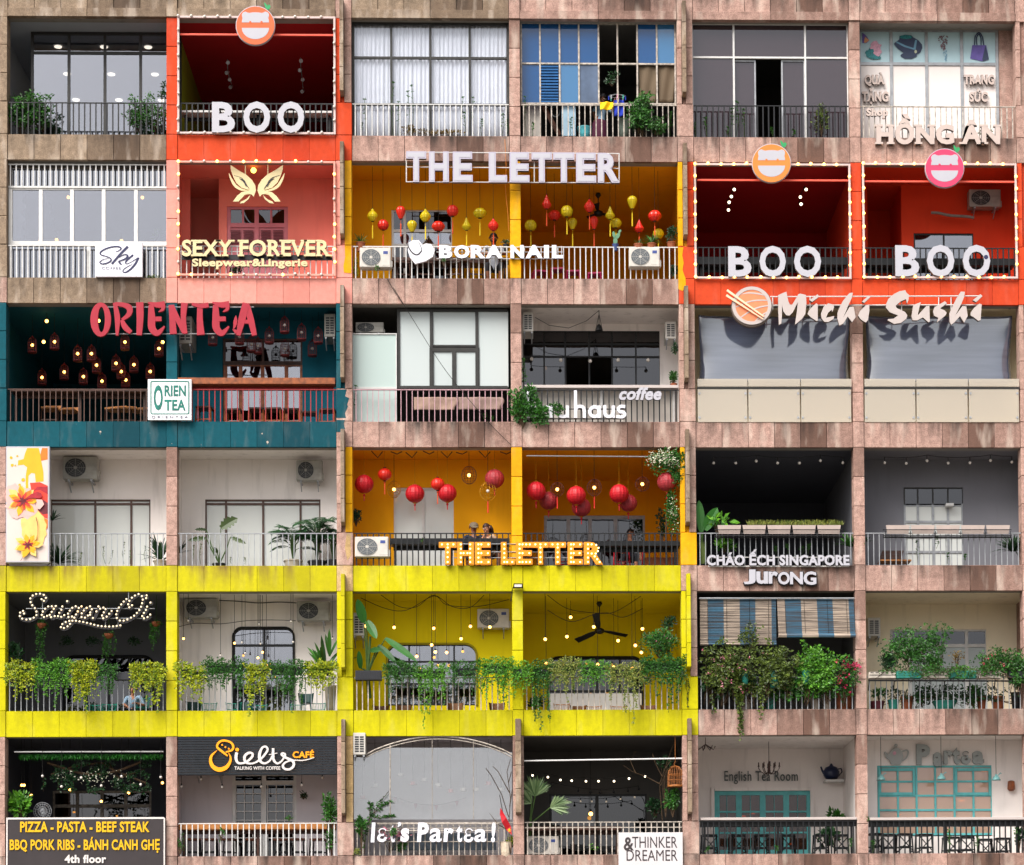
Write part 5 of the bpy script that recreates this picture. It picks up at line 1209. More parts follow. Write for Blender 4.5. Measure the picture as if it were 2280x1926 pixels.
k=C(6,'B'); pend(k,1465,540,3.0,ceilz(6),BULB_ON,'lone glowing lamp behind the dark sliding door','lamps inside',.05)
k=C(3,'B'); pend(k,1208,458,2.0,ceilz(3),BULB_ON,'lone glowing bulb inside the bauhaus window','lamps inside',.045)
# pendants with enamel shades at the partea window
k=C(6,'C'); SHD=plain('enamel_mint','6FA0A0',.35,0,.15,10)
for x,y_,lb in ((1236,355,'left of the window'),(1595,350,'before the middle of the window'),(1922,355,'right of the window')):
    p=k(x,y_,.7); root=T('enamel_lamp','mint enamel hanging lamp '+lb+' of Partea','lamp',p,'mint enamel lamps')
    b=MB(); b.lathe([(.105,-.05),(.10,-.03),(.07,.03),(.03,.05),(.025,.09)],p,16); b.build('shade',SHD,root,True); b=MB(); b.tube((p[0],p[1],p[2]+.08),(p[0],p[1],ceilz(6)),.006,4); b.build('cord',CORD,root); b=MB(); b.path([(p[0]+.03,p[1],p[2]+.05),(p[0]+.1,p[1],p[2]+.12),(p[0]+.12,p[1],p[2]+.1)],.012,5); b.build('arm',SHD,root)
for x,y_ in ((1525,455),(1852,435)):
    p=k(x,y_,1.75); b=MB(); b.lathe([(.10,-.05),(.06,.03),(.03,.07)],p,12); b.tube((p[0],p[1],p[2]+.05),(p[0],p[1],p[2]+.6),.006,4); tag(b.build('dark_lamp',BLACK,origin=p),'dark lamp inside the turquoise window, '+('lower one near the middle','higher one near its end')[x>1600],'lamp','lamps inside the tea house')
for i,(x,y_) in enumerate(((1337,572),(1717,490),(1786,402),(1852,312))):
    p=k(x,y_,1.8); b=MB(); b.lathe([(.06,-.008),(.075,0),(.02,.02)],p,12); tag(b.build('glowing_lamp',BULB_ON,origin=p),ORD[i]+' glowing disc lamp inside the turquoise window, from the lowest','lamp','glowing lamps inside the tea house')
for x,y_,lb in ((418,582,'first'),(473,567,'second'),(700,748,'third')):
    p=k(x,y_,3.15); b=MB(); b.lathe([(.04,-.01),(.06,0),(.02,.02)],p,12); tag(b.build('glowing_lamp',BULB_ON,origin=p),lb+' glowing lamp behind the turquoise doors','lamp','lamps behind the turquoise doors')
# ---------------------------------------------------------------- fans, chandelier, birdcage, pot lamps
def fan(k,cx,cy,y,r,zc,label,tilt=.15,lean=.4):
    p=k(cx,cy,y); root=T('ceiling_fan',label,'fan',p); b=MB(); b.lathe([(.03,-.08),(.1,-.06),(.11,.02),(.04,.06)],p,14); b.build('motor',BLACK,root,True)
    b=MB(); b.tube((p[0],p[1],p[2]+.05),(p[0],p[1],zc),.015,6); b.lathe([(.02,-.12),(.07,-.05),(.05,0)],(p[0],p[1],zc),10); b.build('rod',BLACK,root)
    for i in range(3):
        q=2*math.pi*i/3+.35; c,s=math.cos(q),math.sin(q); b=MB(); o=[(.1,-.03),(.25,-.07),(r,-.075),(r,.075),(.25,.06),(.1,.03)]
        vs=[(p[0]+a*c-t*s,p[1]+a*s+t*c,p[2]+t*tilt+dz-lean*(a*s+t*c)) for dz in (0,.012) for a,t in o]; n_=len(o)
        b.add(vs,[tuple(range(n_-1,-1,-1)),tuple(range(n_,2*n_))]+[(i_,(i_+1)%n_,(i_+1)%n_+n_,i_+n_) for i_ in range(n_)]); b.build('blade',BLACK,root)
fan(C(5,'B'),1515,315,1.6,.68,ceilz(5),'black three bladed ceiling fan under the lime ceiling')
fan(C(2,'B'),1508,418,2.2,.3,ceilz(2),'small dark ceiling fan behind the red garlic lantern')
k=C(3,'B'); p=k(1512,235,.6); root=T('cage_pendant','black cage pendant hanging from the white bauhaus ceiling','lamp',p); b=MB(); b.lathe([(.03,-.06),(.09,-.04),(.07,.04),(.03,.1)],p,8); b.build('shade',BLACK,root); b=MB(); q=k(1512,150,.6); b.path([p,(q[0],p[1],ceilz(3))],.008,5); b.path([(p[0]-.06,p[1],p[2]+.05),(q[0],p[1],q[2])],.006,4); b.path([(p[0]+.06,p[1],p[2]+.05),(q[0],p[1],q[2])],.006,4); b.path([(q[0],p[1],ceilz(3)-.01)]+[k(x,y_,.6) for x,y_ in ((1440,190),(1340,230),(1230,215),(1150,170))],.006,4); b.build('cord',BLACK,root)
k=C(6,'C'); p=k(568,300,1.6); root=T('chandelier','dark branched chandelier hanging in the English tea room','chandelier',p); IR=plain('old_iron','4A3430',.5,0,.2,10)
b=MB(); b.lathe([(.02,-.1),(.04,-.05),(.02,.05),(.03,.1),(.01,.2)],p,8); b.tube((p[0],p[1],p[2]+.2),(p[0],p[1],ceilz(6)),.008,5); b.build('stem',IR,root)
for i in range(8):
    q=2*math.pi*i/8; c,s=math.cos(q),math.sin(q); b=MB(); rr=.18 if i%2 else .24; b.path([(p[0]+a*rr*c,p[1]+a*rr*s,p[2]+z) for a,z in ((0,-.06),(.4,-.12),(.8,-.06),(1,.02),(.95,.08))],.01,5); b.lathe([(.03,0),(.015,.02),(.012,.1)],(p[0]+rr*c,p[1]+rr*s,p[2]+.05),7); b.build('arm',IR,root)
p=k(190,180,.8); b=MB()
for i in range(7): q=i*.9; b.path([(p[0],p[1],p[2]+.1),(p[0]+.18*math.cos(q),p[1]+.18*math.sin(q),p[2]-.02),(p[0]+.22*math.cos(q),p[1]+.22*math.sin(q),p[2]+.06)],.01,4)
b.tube((p[0],p[1],p[2]+.1),(p[0],p[1],ceilz(6)),.008,4); tag(b.build('small_chandelier',IR,origin=p),'small dark chandelier at the corner beside the stone fin','chandelier')
k=C(6,'B'); p=k(1945,345,.1); root=T('birdcage','brown bamboo birdcage hanging beside the stone fin','birdcage',p); b=MB(); BAM=plain('bamboo','A8662E',.6,0,.25,12)
for i in range(18):
    q=2*math.pi*i/18; b.path([(p[0]+a*math.cos(q),p[1]+a*math.sin(q),p[2]+z) for a,z in ((.17,-.15),(.17,.1),(.15,.2),(.09,.28),(.01,.31))],.005,3,False)
for zz in (-.14,-.02,.1): b.path([(p[0]+.17*math.cos(t),p[1]+.17*math.sin(t),p[2]+zz) for t in [2*math.pi*i/18 for i in range(19)]],.006,4,False)
b.build('bars',BAM,root); b=MB(); b.lathe([(.175,-.17),(.18,-.15),(.17,-.13)],p,18); b.build('floor_ring',BAM,root); b=MB(); b.path([(p[0],p[1],p[2]+.3),(p[0]-.03,p[1],p[2]+.36),(p[0],p[1],p[2]+.40),(p[0],p[1],ceilz(6))],.006,4); b.build('hook',BAM,root)
k=C(2,'A'); p=k(1492,183,.5); root=T('ceiling_lamp','small yellow lit lamp behind the cream butterfly','lamp',p); bulb_at(root,p,.065,emit('yellow_lamp','F0E060',2.0)); b=MB(); b.tube((p[0],p[1],p[2]+.05),(p[0],p[1],ceilz(2)),.02,6); b.build('stem',W_PINK,root)
for i,(x,y_) in enumerate(((180,345),(402,342),(838,343),(236,598),(333,592),(715,598))):
    pend(k,x,y_,.9,ceilz(2) if i<3 else k(x,y_-50,.9)[2],BULB_ON,ORD[i]+' glowing bulb behind the white framed windows of Sky Coffee','bulbs in the coffee room',.04)
for i,(x0,x1,lb) in enumerate(((70,150,'pale wavy paper panel hung in the end window of the coffee room'),(150,290,'dark wavy paper panel hung beside the pale one in the coffee room'))):
    k=C(2,'A'); b=MB(); e=[(x1-12+14*math.sin(j*1.3)+(j*3 if i else 0),300+j*16) for j in range(19)]; b.kpoly(k,[(x0,300)]+e+[(x0,590)],.6+.1*i,.615+.1*i); tag(b.build('paper_panel',(POTG:=plain('paper_pale','B8B4AE',.8,0,.1,6)) if i==0 else plain('paper_dark','3A3C40',.8,0,.1,6),origin=k(x0,590,.6)),lb,'panel')
# track lights in the red rooms
def track(k,pts,y,lit,label):
    P=[k(x,y_,y+i*.35) for i,(x,y_) in enumerate(pts)]; root=T('track_light',label,'spotlight',P[0])
    b=MB(); b.box(P[0][0]-.02,P[0][0]+.02,P[0][1],P[-1][1]+.2,ceilz(1)-.03,ceilz(1)) if False else b.path([(p[0],p[1],p[2]+.08) for p in P],.012,4); b.build('rail',BLACK if lit else GREYM,root)
    for i,p in enumerate(P):
        b=MB(); b.path([(p[0],p[1]+.08,p[2]+.06),(p[0]+.02*(-1)**i,p[1]-.06,p[2]-.02)],[.035,.045],8); s=b.build('spot_head',BLACK if lit else GREYM,root)
        if lit: bulb_at(s,(p[0]+.02*(-1)**i,p[1]-.075,p[2]-.025),.034,BULB_W)
track(C(1,'A'),[(1338,370),(1340,430),(1348,470),(1362,515)],1.6,False,'grey track of spotlights on the dark red ceiling, nearer the orange pillar'); track(C(1,'A'),[(1768,360),(1770,415),(1778,470),(1784,540)],1.6,False,'grey track of spotlights on the dark red ceiling, nearer the fin')
track(C(2,'C'),[(354,300),(347,342),(324,376),(330,422)],1.0,True,'lit track of four spotlights in the dark red room'); track(C(2,'C'),[(782,300),(758,345),(752,387)],1.0,True,'lit track of three spotlights in the dark red room')
# ================================================================ counters, chairs and stools
def slab(k,x0,y0,x1,y1,y,dep,mt,name,label,cat='counter',leg=None):
    a=k(x0,y0,y); c=k(x1,y1,y); root=T(name,label,cat,((a[0]+c[0])/2,y,c[2])); b=MB(); b.box(a[0],c[0],y,y+dep,c[2],a[2]); b.build('counter_top',mt,root,bevel=.005)
    b=MB(); b.box(a[0]+.05,c[0]-.05,y+dep-.04,y+dep-.01,c[2]-.08,c[2]-.001); b.build('apron',leg or mt,root)
    for i in range(3 if y>=0 else 0):
        x=a[0]+.1+(c[0]-a[0]-.2)*i/2; b=MB(); b.box(x-.025,x+.025,y+.14,y+.19,c[2]-.95,c[2]-.001); b.build('leg',leg or mt,root)
    return root
slab(C(1,'A'),1062,648,1962,665,.25,.35,WHITE,'bar_counter','pale counter edge behind the topmost BOO letters',leg=BLACK)
slab(C(2,'C'),140,700,1040,748,.2,.35,BLACK,'bar_counter','dark counter behind the railing of the dark red room')
slab(C(2,'C'),1142,708,2035,752,.2,.35,BLACK,'bar_counter','dark counter behind the railing under the pink disc')
slab(C(3,'A'),60,598,870,612,.12,.35,WOODD,'bar_counter','dark wooden counter in the dark half of the teal balcony'); slab(C(3,'A'),1045,530,1972,568,-.04,.3,WOOD,'bar_counter','varnished wooden bar shelf on the red railing',leg=REDM)
slab(C(4,'B'),330,607,1005,640,.2,.35,BLACK,'bar_counter','dark counter in front of the sitting couple'); slab(C(4,'B'),1085,622,1970,650,.2,.35,BLACK,'bar_counter','dark counter before the red stools')
slab(C(6,'A'),1050,615,1975,650,.2,.35,WOODL,'bar_counter','wooden counter over the brown stools behind the white railing',leg=WOODD)
for x0,x1,lb in ((160,1092,'under the English Tea Room'),(1168,2088,'under the Partea window')):
    slab(C(6,'C'),x0,590,x1,602,.0,.34,LMW,'bar_counter','white topped counter on the black railing '+lb,leg=BLACK); a=C(6,'C')(x0,608,.12); c=C(6,'C')(x1,640,.12); b=MB(); b.box(a[0],c[0],.12,.3,c[2],a[2]); tag(b.build('counter_beam',BLACK,origin=a),'black beam below the white counter '+lb,'beam')
slab(C(6,'B'),1090,612,1640,632,.2,.35,WOODD,'bar_counter','dark counter behind the white railing of the bistro')
slab(C(2,'B'),340,668,1000,690,.9,.3,WOODD,'long_table','wooden table behind the BORA NAIL letters','table')
b=MB(); b.kbox(C(3,'B'),1140,585,1960,775,.30,.33); tag(b.build('counter_front',plain('counter_pale','D8CFC6',.6,0,.1,3),origin=C(3,'B')(1500,775,.3)),'pale counter front behind the black bauhaus railing','counter front')
slab(C(3,'B'),1090,552,1962,570,.05,.3,LMW,'bar_counter','white counter along the black bauhaus railing',leg=WHITE)
def stool(top,legm,cross=False,h=.7,w_=.32,back=0):
    root=T('bar_stool','stool','stool',(0,0,0)); b=MB(); b.box(-w_/2,w_/2,-w_/2,w_/2,-.045,0); b.build('seat',top,root,bevel=.008)
    for sx in (-1,1):
        for sy in (-1,1): b=MB(); b.path([(sx*(w_/2-.02),sy*(w_/2-.02),-.045),(sx*(w_/2+.015),sy*(w_/2+.015),-h)],.017,4); b.build('leg',legm,root)
    b=MB()
    for s in (-1,1): b.box(-w_/2+.01,w_/2-.01,s*(w_/2-.005)-.012,s*(w_/2-.005)+.012,-.32,-.29); b.box(s*(w_/2-.005)-.012,s*(w_/2-.005)+.012,-w_/2+.01,w_/2-.01,-.42,-.39)
    if cross:
        b.path([(-w_/2,-w_/2-.012,-.05),(w_/2,-w_/2-.012,-.4)],.012,4); b.path([(w_/2,-w_/2-.014,-.05),(-w_/2,-w_/2-.014,-.4)],.012,4)
    b.build('stretcher',legm,root)
    if back:
        b=MB(); b.box(-w_/2,w_/2,w_/2-.03,w_/2,back-.10,back); b.build('backrest',top,root)
        for s in (-1,1): b=MB(); b.box(s*w_/2-.015,s*w_/2+.015,w_/2-.029,w_/2-.001,0,back-.1); b.build('back_post',legm,root)
    return root
def row(pr,k,xs,ys,y,fmt,group,scale=1,rot=None):
    for i,x in enumerate(xs):
        yy=ys[i] if isinstance(ys,(list,tuple)) else ys
        pr.put(k(x,yy,y+.06*((i*7)%3)),fmt(i),rng.uniform(-.25,.25) if rot is None else rot,scale,group)
row(Proto(stool(WOOD,BLACK)),C(6,'A'),(1138,1237,1345,1487,1652,1757,1872),707,.7,lambda i:ORD[i]+' brown wooden stool from the pinkish pillar behind the white railing','wooden stools behind the white railing')
PSX=Proto(stool(BLACK,BLACK,True))
row(PSX,C(6,'C'),(210,378,520,680,875,1000),692,.6,lambda i:ORD[i]+' black stool from the stone fin before the turquoise doors','black stools before the turquoise doors')
row(PSX,C(6,'C'),(1198,1280,1375,1490,1650,1745,1855,1955),(685,690,686,690,706,704,718,712),.6,lambda i:ORD[i]+' black stool from the pillar under the Partea window','black stools under the Partea window')
REDP=plain('red_plastic','B0182C',.35,0,.06,6)
row(Proto(stool(REDP,REDP)),C(4,'B'),(1320,1640,1797),672,.75,lambda i:('red stool behind the lit letter E','red plastic stool beside the last lit letter','red plastic stool nearest the flowering vine')[i],'red plastic stools')
PINKP=plain('magenta_plastic','A81E50',.4,0,.06,6)
row(Proto(stool(PINKP,PINKP,h=.6)),C(2,'B'),(1175,1280,1367,1490),(752,738,752,764),1.2,lambda i:ORD[i]+' magenta stool from the yellow pillar behind the white railing','magenta stools')
PWC=Proto(stool(WOODL,WOODD,w_=.38,back=.1))
row(PWC,C(3,'A'),(300,402,680,752,830),(712,722,715,715,722),.8,lambda i:ORD[i]+' light wooden chair from the left in the dark teal room','wooden chairs in the dark teal room')
row(Proto(stool(WOODD,WOOD,w_=.36)),C(3,'A'),(1207,1377,1512,1612,1715,1820,1930),(708,722,716,716,720,738,722),.45,lambda i:ORD[i]+' brown wooden stool from the white board behind the red railing','wooden stools behind the red railing')
row(Proto(stool(WOODD,WOODD,w_=.38,back=.12)),C(2,'B'),(390,522,690,815),(705,705,705,705),1.0,lambda i:ORD[i]+' dark wooden chair from the air conditioner under the heart and BORA letters','dark chairs behind the white railing')
row(Proto(stool(BLACK,BLACK,w_=.34,back=.1)),C(6,'B'),(1400,1560),(735,745),.7,lambda i:('black chair behind the white railing of the bistro','low black chair half hidden by the THINKER board')[i],'black bistro chairs')
TQC=plain('teal_wire','2E9A84',.45,0,.1,8); TQD=plain('dark_teal_shell','123A38',.45,0,.1,8); WICK=plain('wicker','7A5230',.65,0,.3,30)
def tub(mt,wire=True,legm=None):
    root=T('tub_chair','chair','chair',(0,0,0)); b=MB(); n_=15
    arc=[(.23*math.cos(math.pi*i/(n_-1)),.23*math.sin(math.pi*i/(n_-1))) for i in range(n_)]
    if wire:
        b.path([(x*1.1,y_*1.1,0) for x,y_ in arc],.013,5); b.path([(x*.95,y_*.95,-.2) for x,y_ in arc],.01,4)
        for x,y_ in arc: b.tube((x*1.1,y_*1.1,0),(x*.85,y_*.85,-.33),.007,3)
    else:
        vs=[];
        for x,y_ in arc: vs+=[(x*1.12,y_*1.12,0),(x*.9,y_*.9,-.33),(x*1.05,y_*1.05,0),(x*.83,y_*.83,-.33)]
        fs=[]
        for i in range(n_-1): a=4*i; c=a+4; fs+=[(a,c,c+1,a+1),(a+2,a+3,c+3,c+2),(a,a+2,c+2,c)]
        b.add(vs,fs)
    b.build('backrest',mt,root); b=MB(); b.lathe([(.18,-.35),(.21,-.33),(.2,-.32)],(0,0,0),14); b.build('seat',mt,root)
    for sx in (-1,1):
        for y_ in (-.12,.14): b=MB(); b.tube((sx*.13,y_,-.34),(sx*.19,y_*1.3,-.75),.011,5); b.build('leg',legm or mt,root)
    return root
TW=Proto(tub(TQC)); TS=Proto(tub(TQD,False)); WK=Proto(tub(WICK,False,BLACK)); WR=Proto(tub(WOODL,True,WOODD))
k=C(5,'A'); Gt='round backed chairs on the planted balconies'
for i,(x,y_,pr,lb) in enumerate(((640,758,TW,'teal wire chair beside the man, low behind the railing'),(555,762,TW,'teal wire chair half behind the yellow trailing plant'),(835,722,TW,'tall teal chair back just right of the sitting man'),(1140,742,TS,'dark teal shell chair nearest the middle yellow pillar'),(1230,752,TW,'teal wire chair under the first green planter of the white balcony'),(1375,752,TW,'teal wire chair left of the rounded door'),(1438,744,TS,'dark teal shell chair before the rounded door'),(1525,762,TW,'teal wire chair at the middle of the rounded door'),(1800,694,TS,'dark teal chair with high seat near the dracaena'),(1755,760,TW,'teal wire chair below the high dark chair'),(1872,752,TW,'teal wire chair beside the dracaena pot'))): pr.put(k(x,y_,.9),lb,0,.72,Gt)
k=C(5,'B')
for x,y_,pr,lb in ((275,738,WK,'wicker chair under the banana plant'),(405,734,WK,'wicker chair left of the window corner'),(697,722,WK,'dark wicker chair at the lime window edge'),(933,722,WK,'dark wicker chair before the lime wall'),(1300,730,WR,'bent wood chair nearest the yellow pillar, before the white bench'),(1395,738,WK,'dark wicker chair between two bent wood chairs'),(1480,742,WR,'bent wood chair in the middle of the dark lime room'),(1622,742,WR,'bent wood chair below the long trailing plant'),(1790,735,WK,'wicker chair near the yellow end pillar')): pr.put(k(x,y_,.9),lb,0,.74,Gt)
a=k(1235,672,2.2); c=k(1755,765,2.2); b=MB(); b.box(a[0],c[0],2.2,2.26,c[2]-.3,a[2]); tag(b.build('white_bench_back',WHITEP,origin=a,bevel=.01),'long white bench back in the dark lime room','bench')
# slatted lounge chair on the grey balcony
k=C(4,'C'); p=k(1300,770,.9); root=T('deck_chair','dark slatted reclining chair on the grey walled balcony','chair',p); b=MB()
for i in range(8): t=i/7; q0=k(1242-20*t,715+58*t,.9+.25*(1-t)); q1=k(1372-20*t,712+58*t,.9+.25*(1-t)); b.box(q0[0],q1[0],q0[1],q0[1]+.03,q0[2]-.012,q0[2]+.012)
b.build('backrest',WOODD,root); b=MB(); a=k(1220,780,.8); c=k(1405,788,.8); b.box(a[0],c[0],.5,.9,c[2],a[2]); b.build('seat',WOODL,root)
for x in (1230,1390): b=MB(); a=k(x,788,.7); b.box(a[0]-.02,a[0]+.02,.68,.72,a[2]-.4,a[2]); b.build('leg',WOODD,root)
# ================================================================ blinds, glass balustrades, curtains, cloths
BL=bpy.data.materials.new('plastic_blind'); 
def _blind():
    m_,n,l,b=_new('plastic_blind'); co=_tc(n); f=_noise(n,l,co,1,5,(.5,1,9)); f2=_noise(n,l,co,2,3)
    l.new(_mix(n,l,_ramp(n,l,f,[(.35,0),(.65,1)]),hx('454C5E'),hx('555C6E')),b.inputs['Base Color']); b.inputs['Roughness'].default_value=.10; b.inputs['Specular IOR Level'].default_value=1.0; b.inputs['Coat Weight'].default_value=1.0; b.inputs['Coat IOR'].default_value=2.0; b.inputs['Coat Roughness'].default_value=.03
    _bump(n,l,b,_math(n,l,'ADD',f,_math(n,l,'MULTIPLY',f2,1.2)),.3,.004); return m_
PBL=_blind()
def sheet(name,label,cat,k,x0,y0,x1,y1,y,fx,mt,nx=40,nz=24,group=None):
    a=k(x0,y0,y); c=k(x1,y1,y); vs=[];fs=[]
    for j in range(nz+1):
        for i in range(nx+1):
            u,v=i/nx,j/nz; du,dy=fx(u,v); vs.append((a[0]+(c[0]-a[0])*(u+du),y+dy,a[2]+(c[2]-a[2])*v))
    for j in range(nz):
        for i in range(nx): q=j*(nx+1)+i; fs.append((q,q+nx+1,q+nx+2,q+1))
    b=MB(); b.add(vs,fs); o=b.build(name,mt,None,True,origin=a); md=o.modifiers.new('t','SOLIDIFY'); md.thickness=.006
    return tag(o,label,cat,group)
def bf(sd):
    g=random.Random(sd); ph=[g.uniform(0,6) for _ in range(6)]
    def f(u,v):
        e=math.exp(-u*18)+math.exp(-(1-u)*18)
        pinch=.012*math.sin(math.pi*min(1,v*1.0))*((1-u)**6-u**6)*(.3+v)
        return pinch,.012*math.sin(v*4+ph[0])*v+e*.10*math.sin(v*3+ph[1])+.003*math.sin(u*9+v*14+ph[2])
    return f
k=C(3,'C')
sheet('plastic_blind','grey plastic roll blind under the sushi disc and Michi','blind',k,146,225,1050,620,.42,bf(1),PBL); sheet('plastic_blind','grey plastic roll blind under the word Sushi','blind',k,1142,225,2020,620,.42,bf(2),PBL)
CRM=plain('balustrade_cream','E2D2C2',.5,0,.04,3)
for x0,x1,pan,lb in ((140,1062,(140,442,756,1062),'nearer the stone fin'),(1135,2062,(1135,1444,1756,2062),'beside the far end pillar')):
    a=k(x0,598,-.01); root=T('glass_balustrade','milky glass balustrade of three panels '+lb,'balustrade',a)
    for i in range(3):
        b=MB(); b.kbox(k,pan[i]+3,660,pan[i+1]-3,856,-.02,-.008); pn=b.build('glass_panel',G_CREAM,root); b=MB()
        for qx in (pan[i]+14,pan[i+1]-14):
            for qy in (684,828): disc(b,k,qx,qy,7,-.03,.012,10)
        b.build('clamp',GREYM,pn)
        b=MB(); b.kbox(k,pan[i]+2,598,pan[i+1]-2,644,-.02,-.008); b.build('top_panel',G_CREAM,root)
    b=MB(); b.kbox(k,x0,646,x1,657,-.03,.06); b.build('handrail',DARKF,root)
    for q0,q1,q2,q3 in ((x0+150,715,x0+300,720),(x0+150,720,x0+158,858),(x0+620,705,x0+760,712),(x0+752,712,x0+760,858)):
        b=MB(); b.kbox(k,q0,q1,q2,q3,1.1,1.14); tag(b.build('door_trim',WHITE,BLD))
SHC=plain('curtain_white','F6F4F6',.8,0,.04,2); k=C(1,'B')
for i,(x0,x1) in enumerate(((120,335),(338,552),(558,775),(780,990))):
    g=random.Random(i); ph=g.uniform(0,6)
    sheet('curtain','full length white curtain, '+ORD[i]+' from the red side of the corner window','curtain',k,x0,130,x1,790,.31,(lambda u,v,ph=ph:(0,.035*math.sin(u*55+ph+.6*math.sin(v*2))*(.5+.5*v)+.012*math.sin(u*23))),SHC,90,6,'white curtains')
SHG=plain('sheer_curtain','8A8E98',.8,0,.1,3)
k=C(6,'B'); sheet('curtain','grey sheer curtain behind the dark sliding door','curtain',k,1520,440,1770,760,3.8,lambda u,v:(0,.04*math.sin(u*50)),SHG,60,4)
k=C(4,'A')
for x0,x1,lb in ((305,880,'beside the flower poster'),(1215,1880,'behind the palms')): sheet('curtain','pale curtain behind the glass doors '+lb,'curtain',k,x0,385,x1,820,1.53,lambda u,v:(0,.03*math.sin(u*60)),SHC,70,4)
k=C(4,'B'); sheet('curtain','white curtain behind the amber sliding door','curtain',k,352,330,688,790,1.53,lambda u,v:(0,.03*math.sin(u*45)),SHC,60,4)
k=C(2,'B'); sheet('curtain','net curtain behind the white door of the amber balcony','curtain',k,344,520,676,800,1.8,lambda u,v:(0,.03*math.sin(u*45)),SHC,60,4)
k=C(6,'A')
for x0,x1,lb in ((1378,1548,'first leaf'),(1578,1735,'second leaf')): sheet('curtain','pale tied curtain behind the '+lb+' of the grilled window','curtain',k,x0,500,x1,700,1.8,lambda u,v:(0,.03*math.sin(u*30)),SHC,40,4)
# bamboo blinds with blue stripes
def _bamboo():
    m_,n,l,b=_new('bamboo_blind'); co=_tc(n); wv=n.new('ShaderNodeTexWave'); wv.bands_direction='X'; wv.inputs['Scale'].default_value=.44; l.new(co,wv.inputs['Vector'])
    f=_noise(n,l,co,1,4,(1.2,1,40)); c=_mix(n,l,_ramp(n,l,wv.outputs['Fac'],[(.50,0),(.52,1)]),hx('B4A291'),hx('33607A'))
    c=_mix(n,l,_math(n,l,'MULTIPLY',_ramp(n,l,f,[(.38,0),(.6,1)]),.75),c,hx('3A2E2A')); l.new(c,b.inputs['Base Color']); b.inputs['Roughness'].default_value=.7; return m_
BMB=_bamboo(); k=C(5,'C')
for x0,x1,yb_,lb,sl in ((156,612,412,'longer bamboo blind with blue stripes beside the lime fin',0),(616,1075,372,'shorter bamboo blind with blue stripes beside the pillar',.12)):
    p=k(x0,140,.1); root=T('bamboo_blind',lb,'blind',p); a=k(x0,146,.1); c=k(x1,yb_,.1); b=MB(); nsl=30
    for i in range(nsl):
        z1=a[2]+(c[2]-a[2])*i/nsl; z2=a[2]+(c[2]-a[2])*(i+.70)/nsl; yy=.10-sl*i/nsl*2+.006*math.sin(i*1.7); b.box(a[0],c[0],yy,yy+.012,z2,z1)
    b.build('slats',BMB,root); b=MB(); yy=.10-sl*2
    b.path([(a[0],yy,c[2]),(c[0],yy,c[2])],.05 if sl else .03,8); b.build('rolled_edge',BMB,root); b=MB()
    for f in (.1,.35,.65,.9): x=a[0]+(c[0]-a[0])*f; b.path([(x,.09,a[2]),(x,yy-.02,c[2])],.004,4)
    b.build('cord',CORD,root)
b=MB(); b.tube(k(152,140,.06),k(1078,140,.06),.02,6); tag(b.build('blind_rail',GREYM,origin=k(152,140,.06)),'grey pipe carrying the two bamboo blinds','rail')
# cloths, toys, laundry
def cloth(name,label,cat,k,x0,y0,x1,y1,y,mt,wav=.03): return sheet(name,label,cat,k,x0,y0,x1,y1,y,lambda u,v:(.04*math.sin(v*5)*u,wav*math.sin(u*9+v*3)),mt,16,10)
YC=plain('yellow_cloth','F2C400',.8,0,.06,6); BC=plain('blue_cloth','1E3AB8',.8,0,.15,8)
k=C(1,'B'); cloth('towel','yellow cloth folded over the rusty top railing','cloth',k,1518,578,1590,622,-.0,YC); cloth('towel','blue cloth hanging from the round clothes hanger','cloth',k,1598,566,1652,660,.25,BC)
p=k(1614,545,.25); root=T('clothes_hanger','round wire hanger with pegs above the blue cloth','hanger',p); b=MB(); b.path([(p[0]+.19*math.cos(t),p[1]+.1*math.sin(t),p[2]+.0) for t in [2*math.pi*i/20 for i in range(21)]],.007,4,False); b.path([k(1570,548,.25),k(1614,532,.25),k(1660,548,.25)],.006,4); b.build('ring',GREYM,root)
for i in range(8): t=2*math.pi*i/8; b=MB(); b.box(p[0]+.19*math.cos(t)-.012,p[0]+.19*math.cos(t)+.012,p[1]+.1*math.sin(t)-.01,p[1]+.1*math.sin(t)+.01,p[2]-.09,p[2]); b.build('peg',[BC,GREYM,PPINK,TQC][i%4],root)
b=MB(); b.tube(k(1616,360,.15),k(1622,580,.15),.012,5); tag(b.build('bent_pole',RUST,origin=k(1616,580,.15)),'bent pale pole in the open window of the blue glazing','pole')
def tubm(k,cx,y0,y1,w_,y,mt,label,name='basin',cat='basin'):
    p=k(cx,y1,y); h_=(y1-y0)*k.s; r=w_/2*k.s; b=MB(); b.lathe([(r*.7,-.1),(r*.82,h_*.3),(r,h_*.92),(r*1.06,h_),(r*.96,h_),(r*.8,h_*.4)],p,20); return tag(b.build(name,mt,None,True,origin=p),label,cat)
k=C(1,'B'); tubm(k,1430,725,772,90,.5,plain('aqua_plastic','5ABCC8',.4,0,.08,5),'aqua plastic basin beside the bending person'); tubm(k,1655,675,772,74,.5,plain('grey_bucket','6E7A70',.5,0,.1,5),'greenish grey bin with a handle behind the leafy bush','bin','bin')
SACK=wallpaint('sacking','6A5A48','2a241c',.5,.3)
for x0,x1,lb in ((1738,1838,'nearer the open window'),(1848,1938,'beside the end pillar')): cloth('sacking','brown sacking hung in the rusty window frame '+lb,'sacking',k,x0,370,x1,582,.27,SACK,.015)
b=MB(); b.kbox(k,1090,600,1180,772,.45,.5); tag(b.build('board',plain('pale_board','C8C0B8',.6,0,.1,4),origin=k(1130,770,.45)),'pale board leaning in the shadow behind the rusty railing','board')
b=MB(); b.path([k(1195,600,.4),k(1250,700,.4),k(1290,770,.4)],.06,6); tag(b.build('wooden_plank',WOODD,origin=k(1250,700,.4)),'brown plank leaning behind the rusty railing','plank')
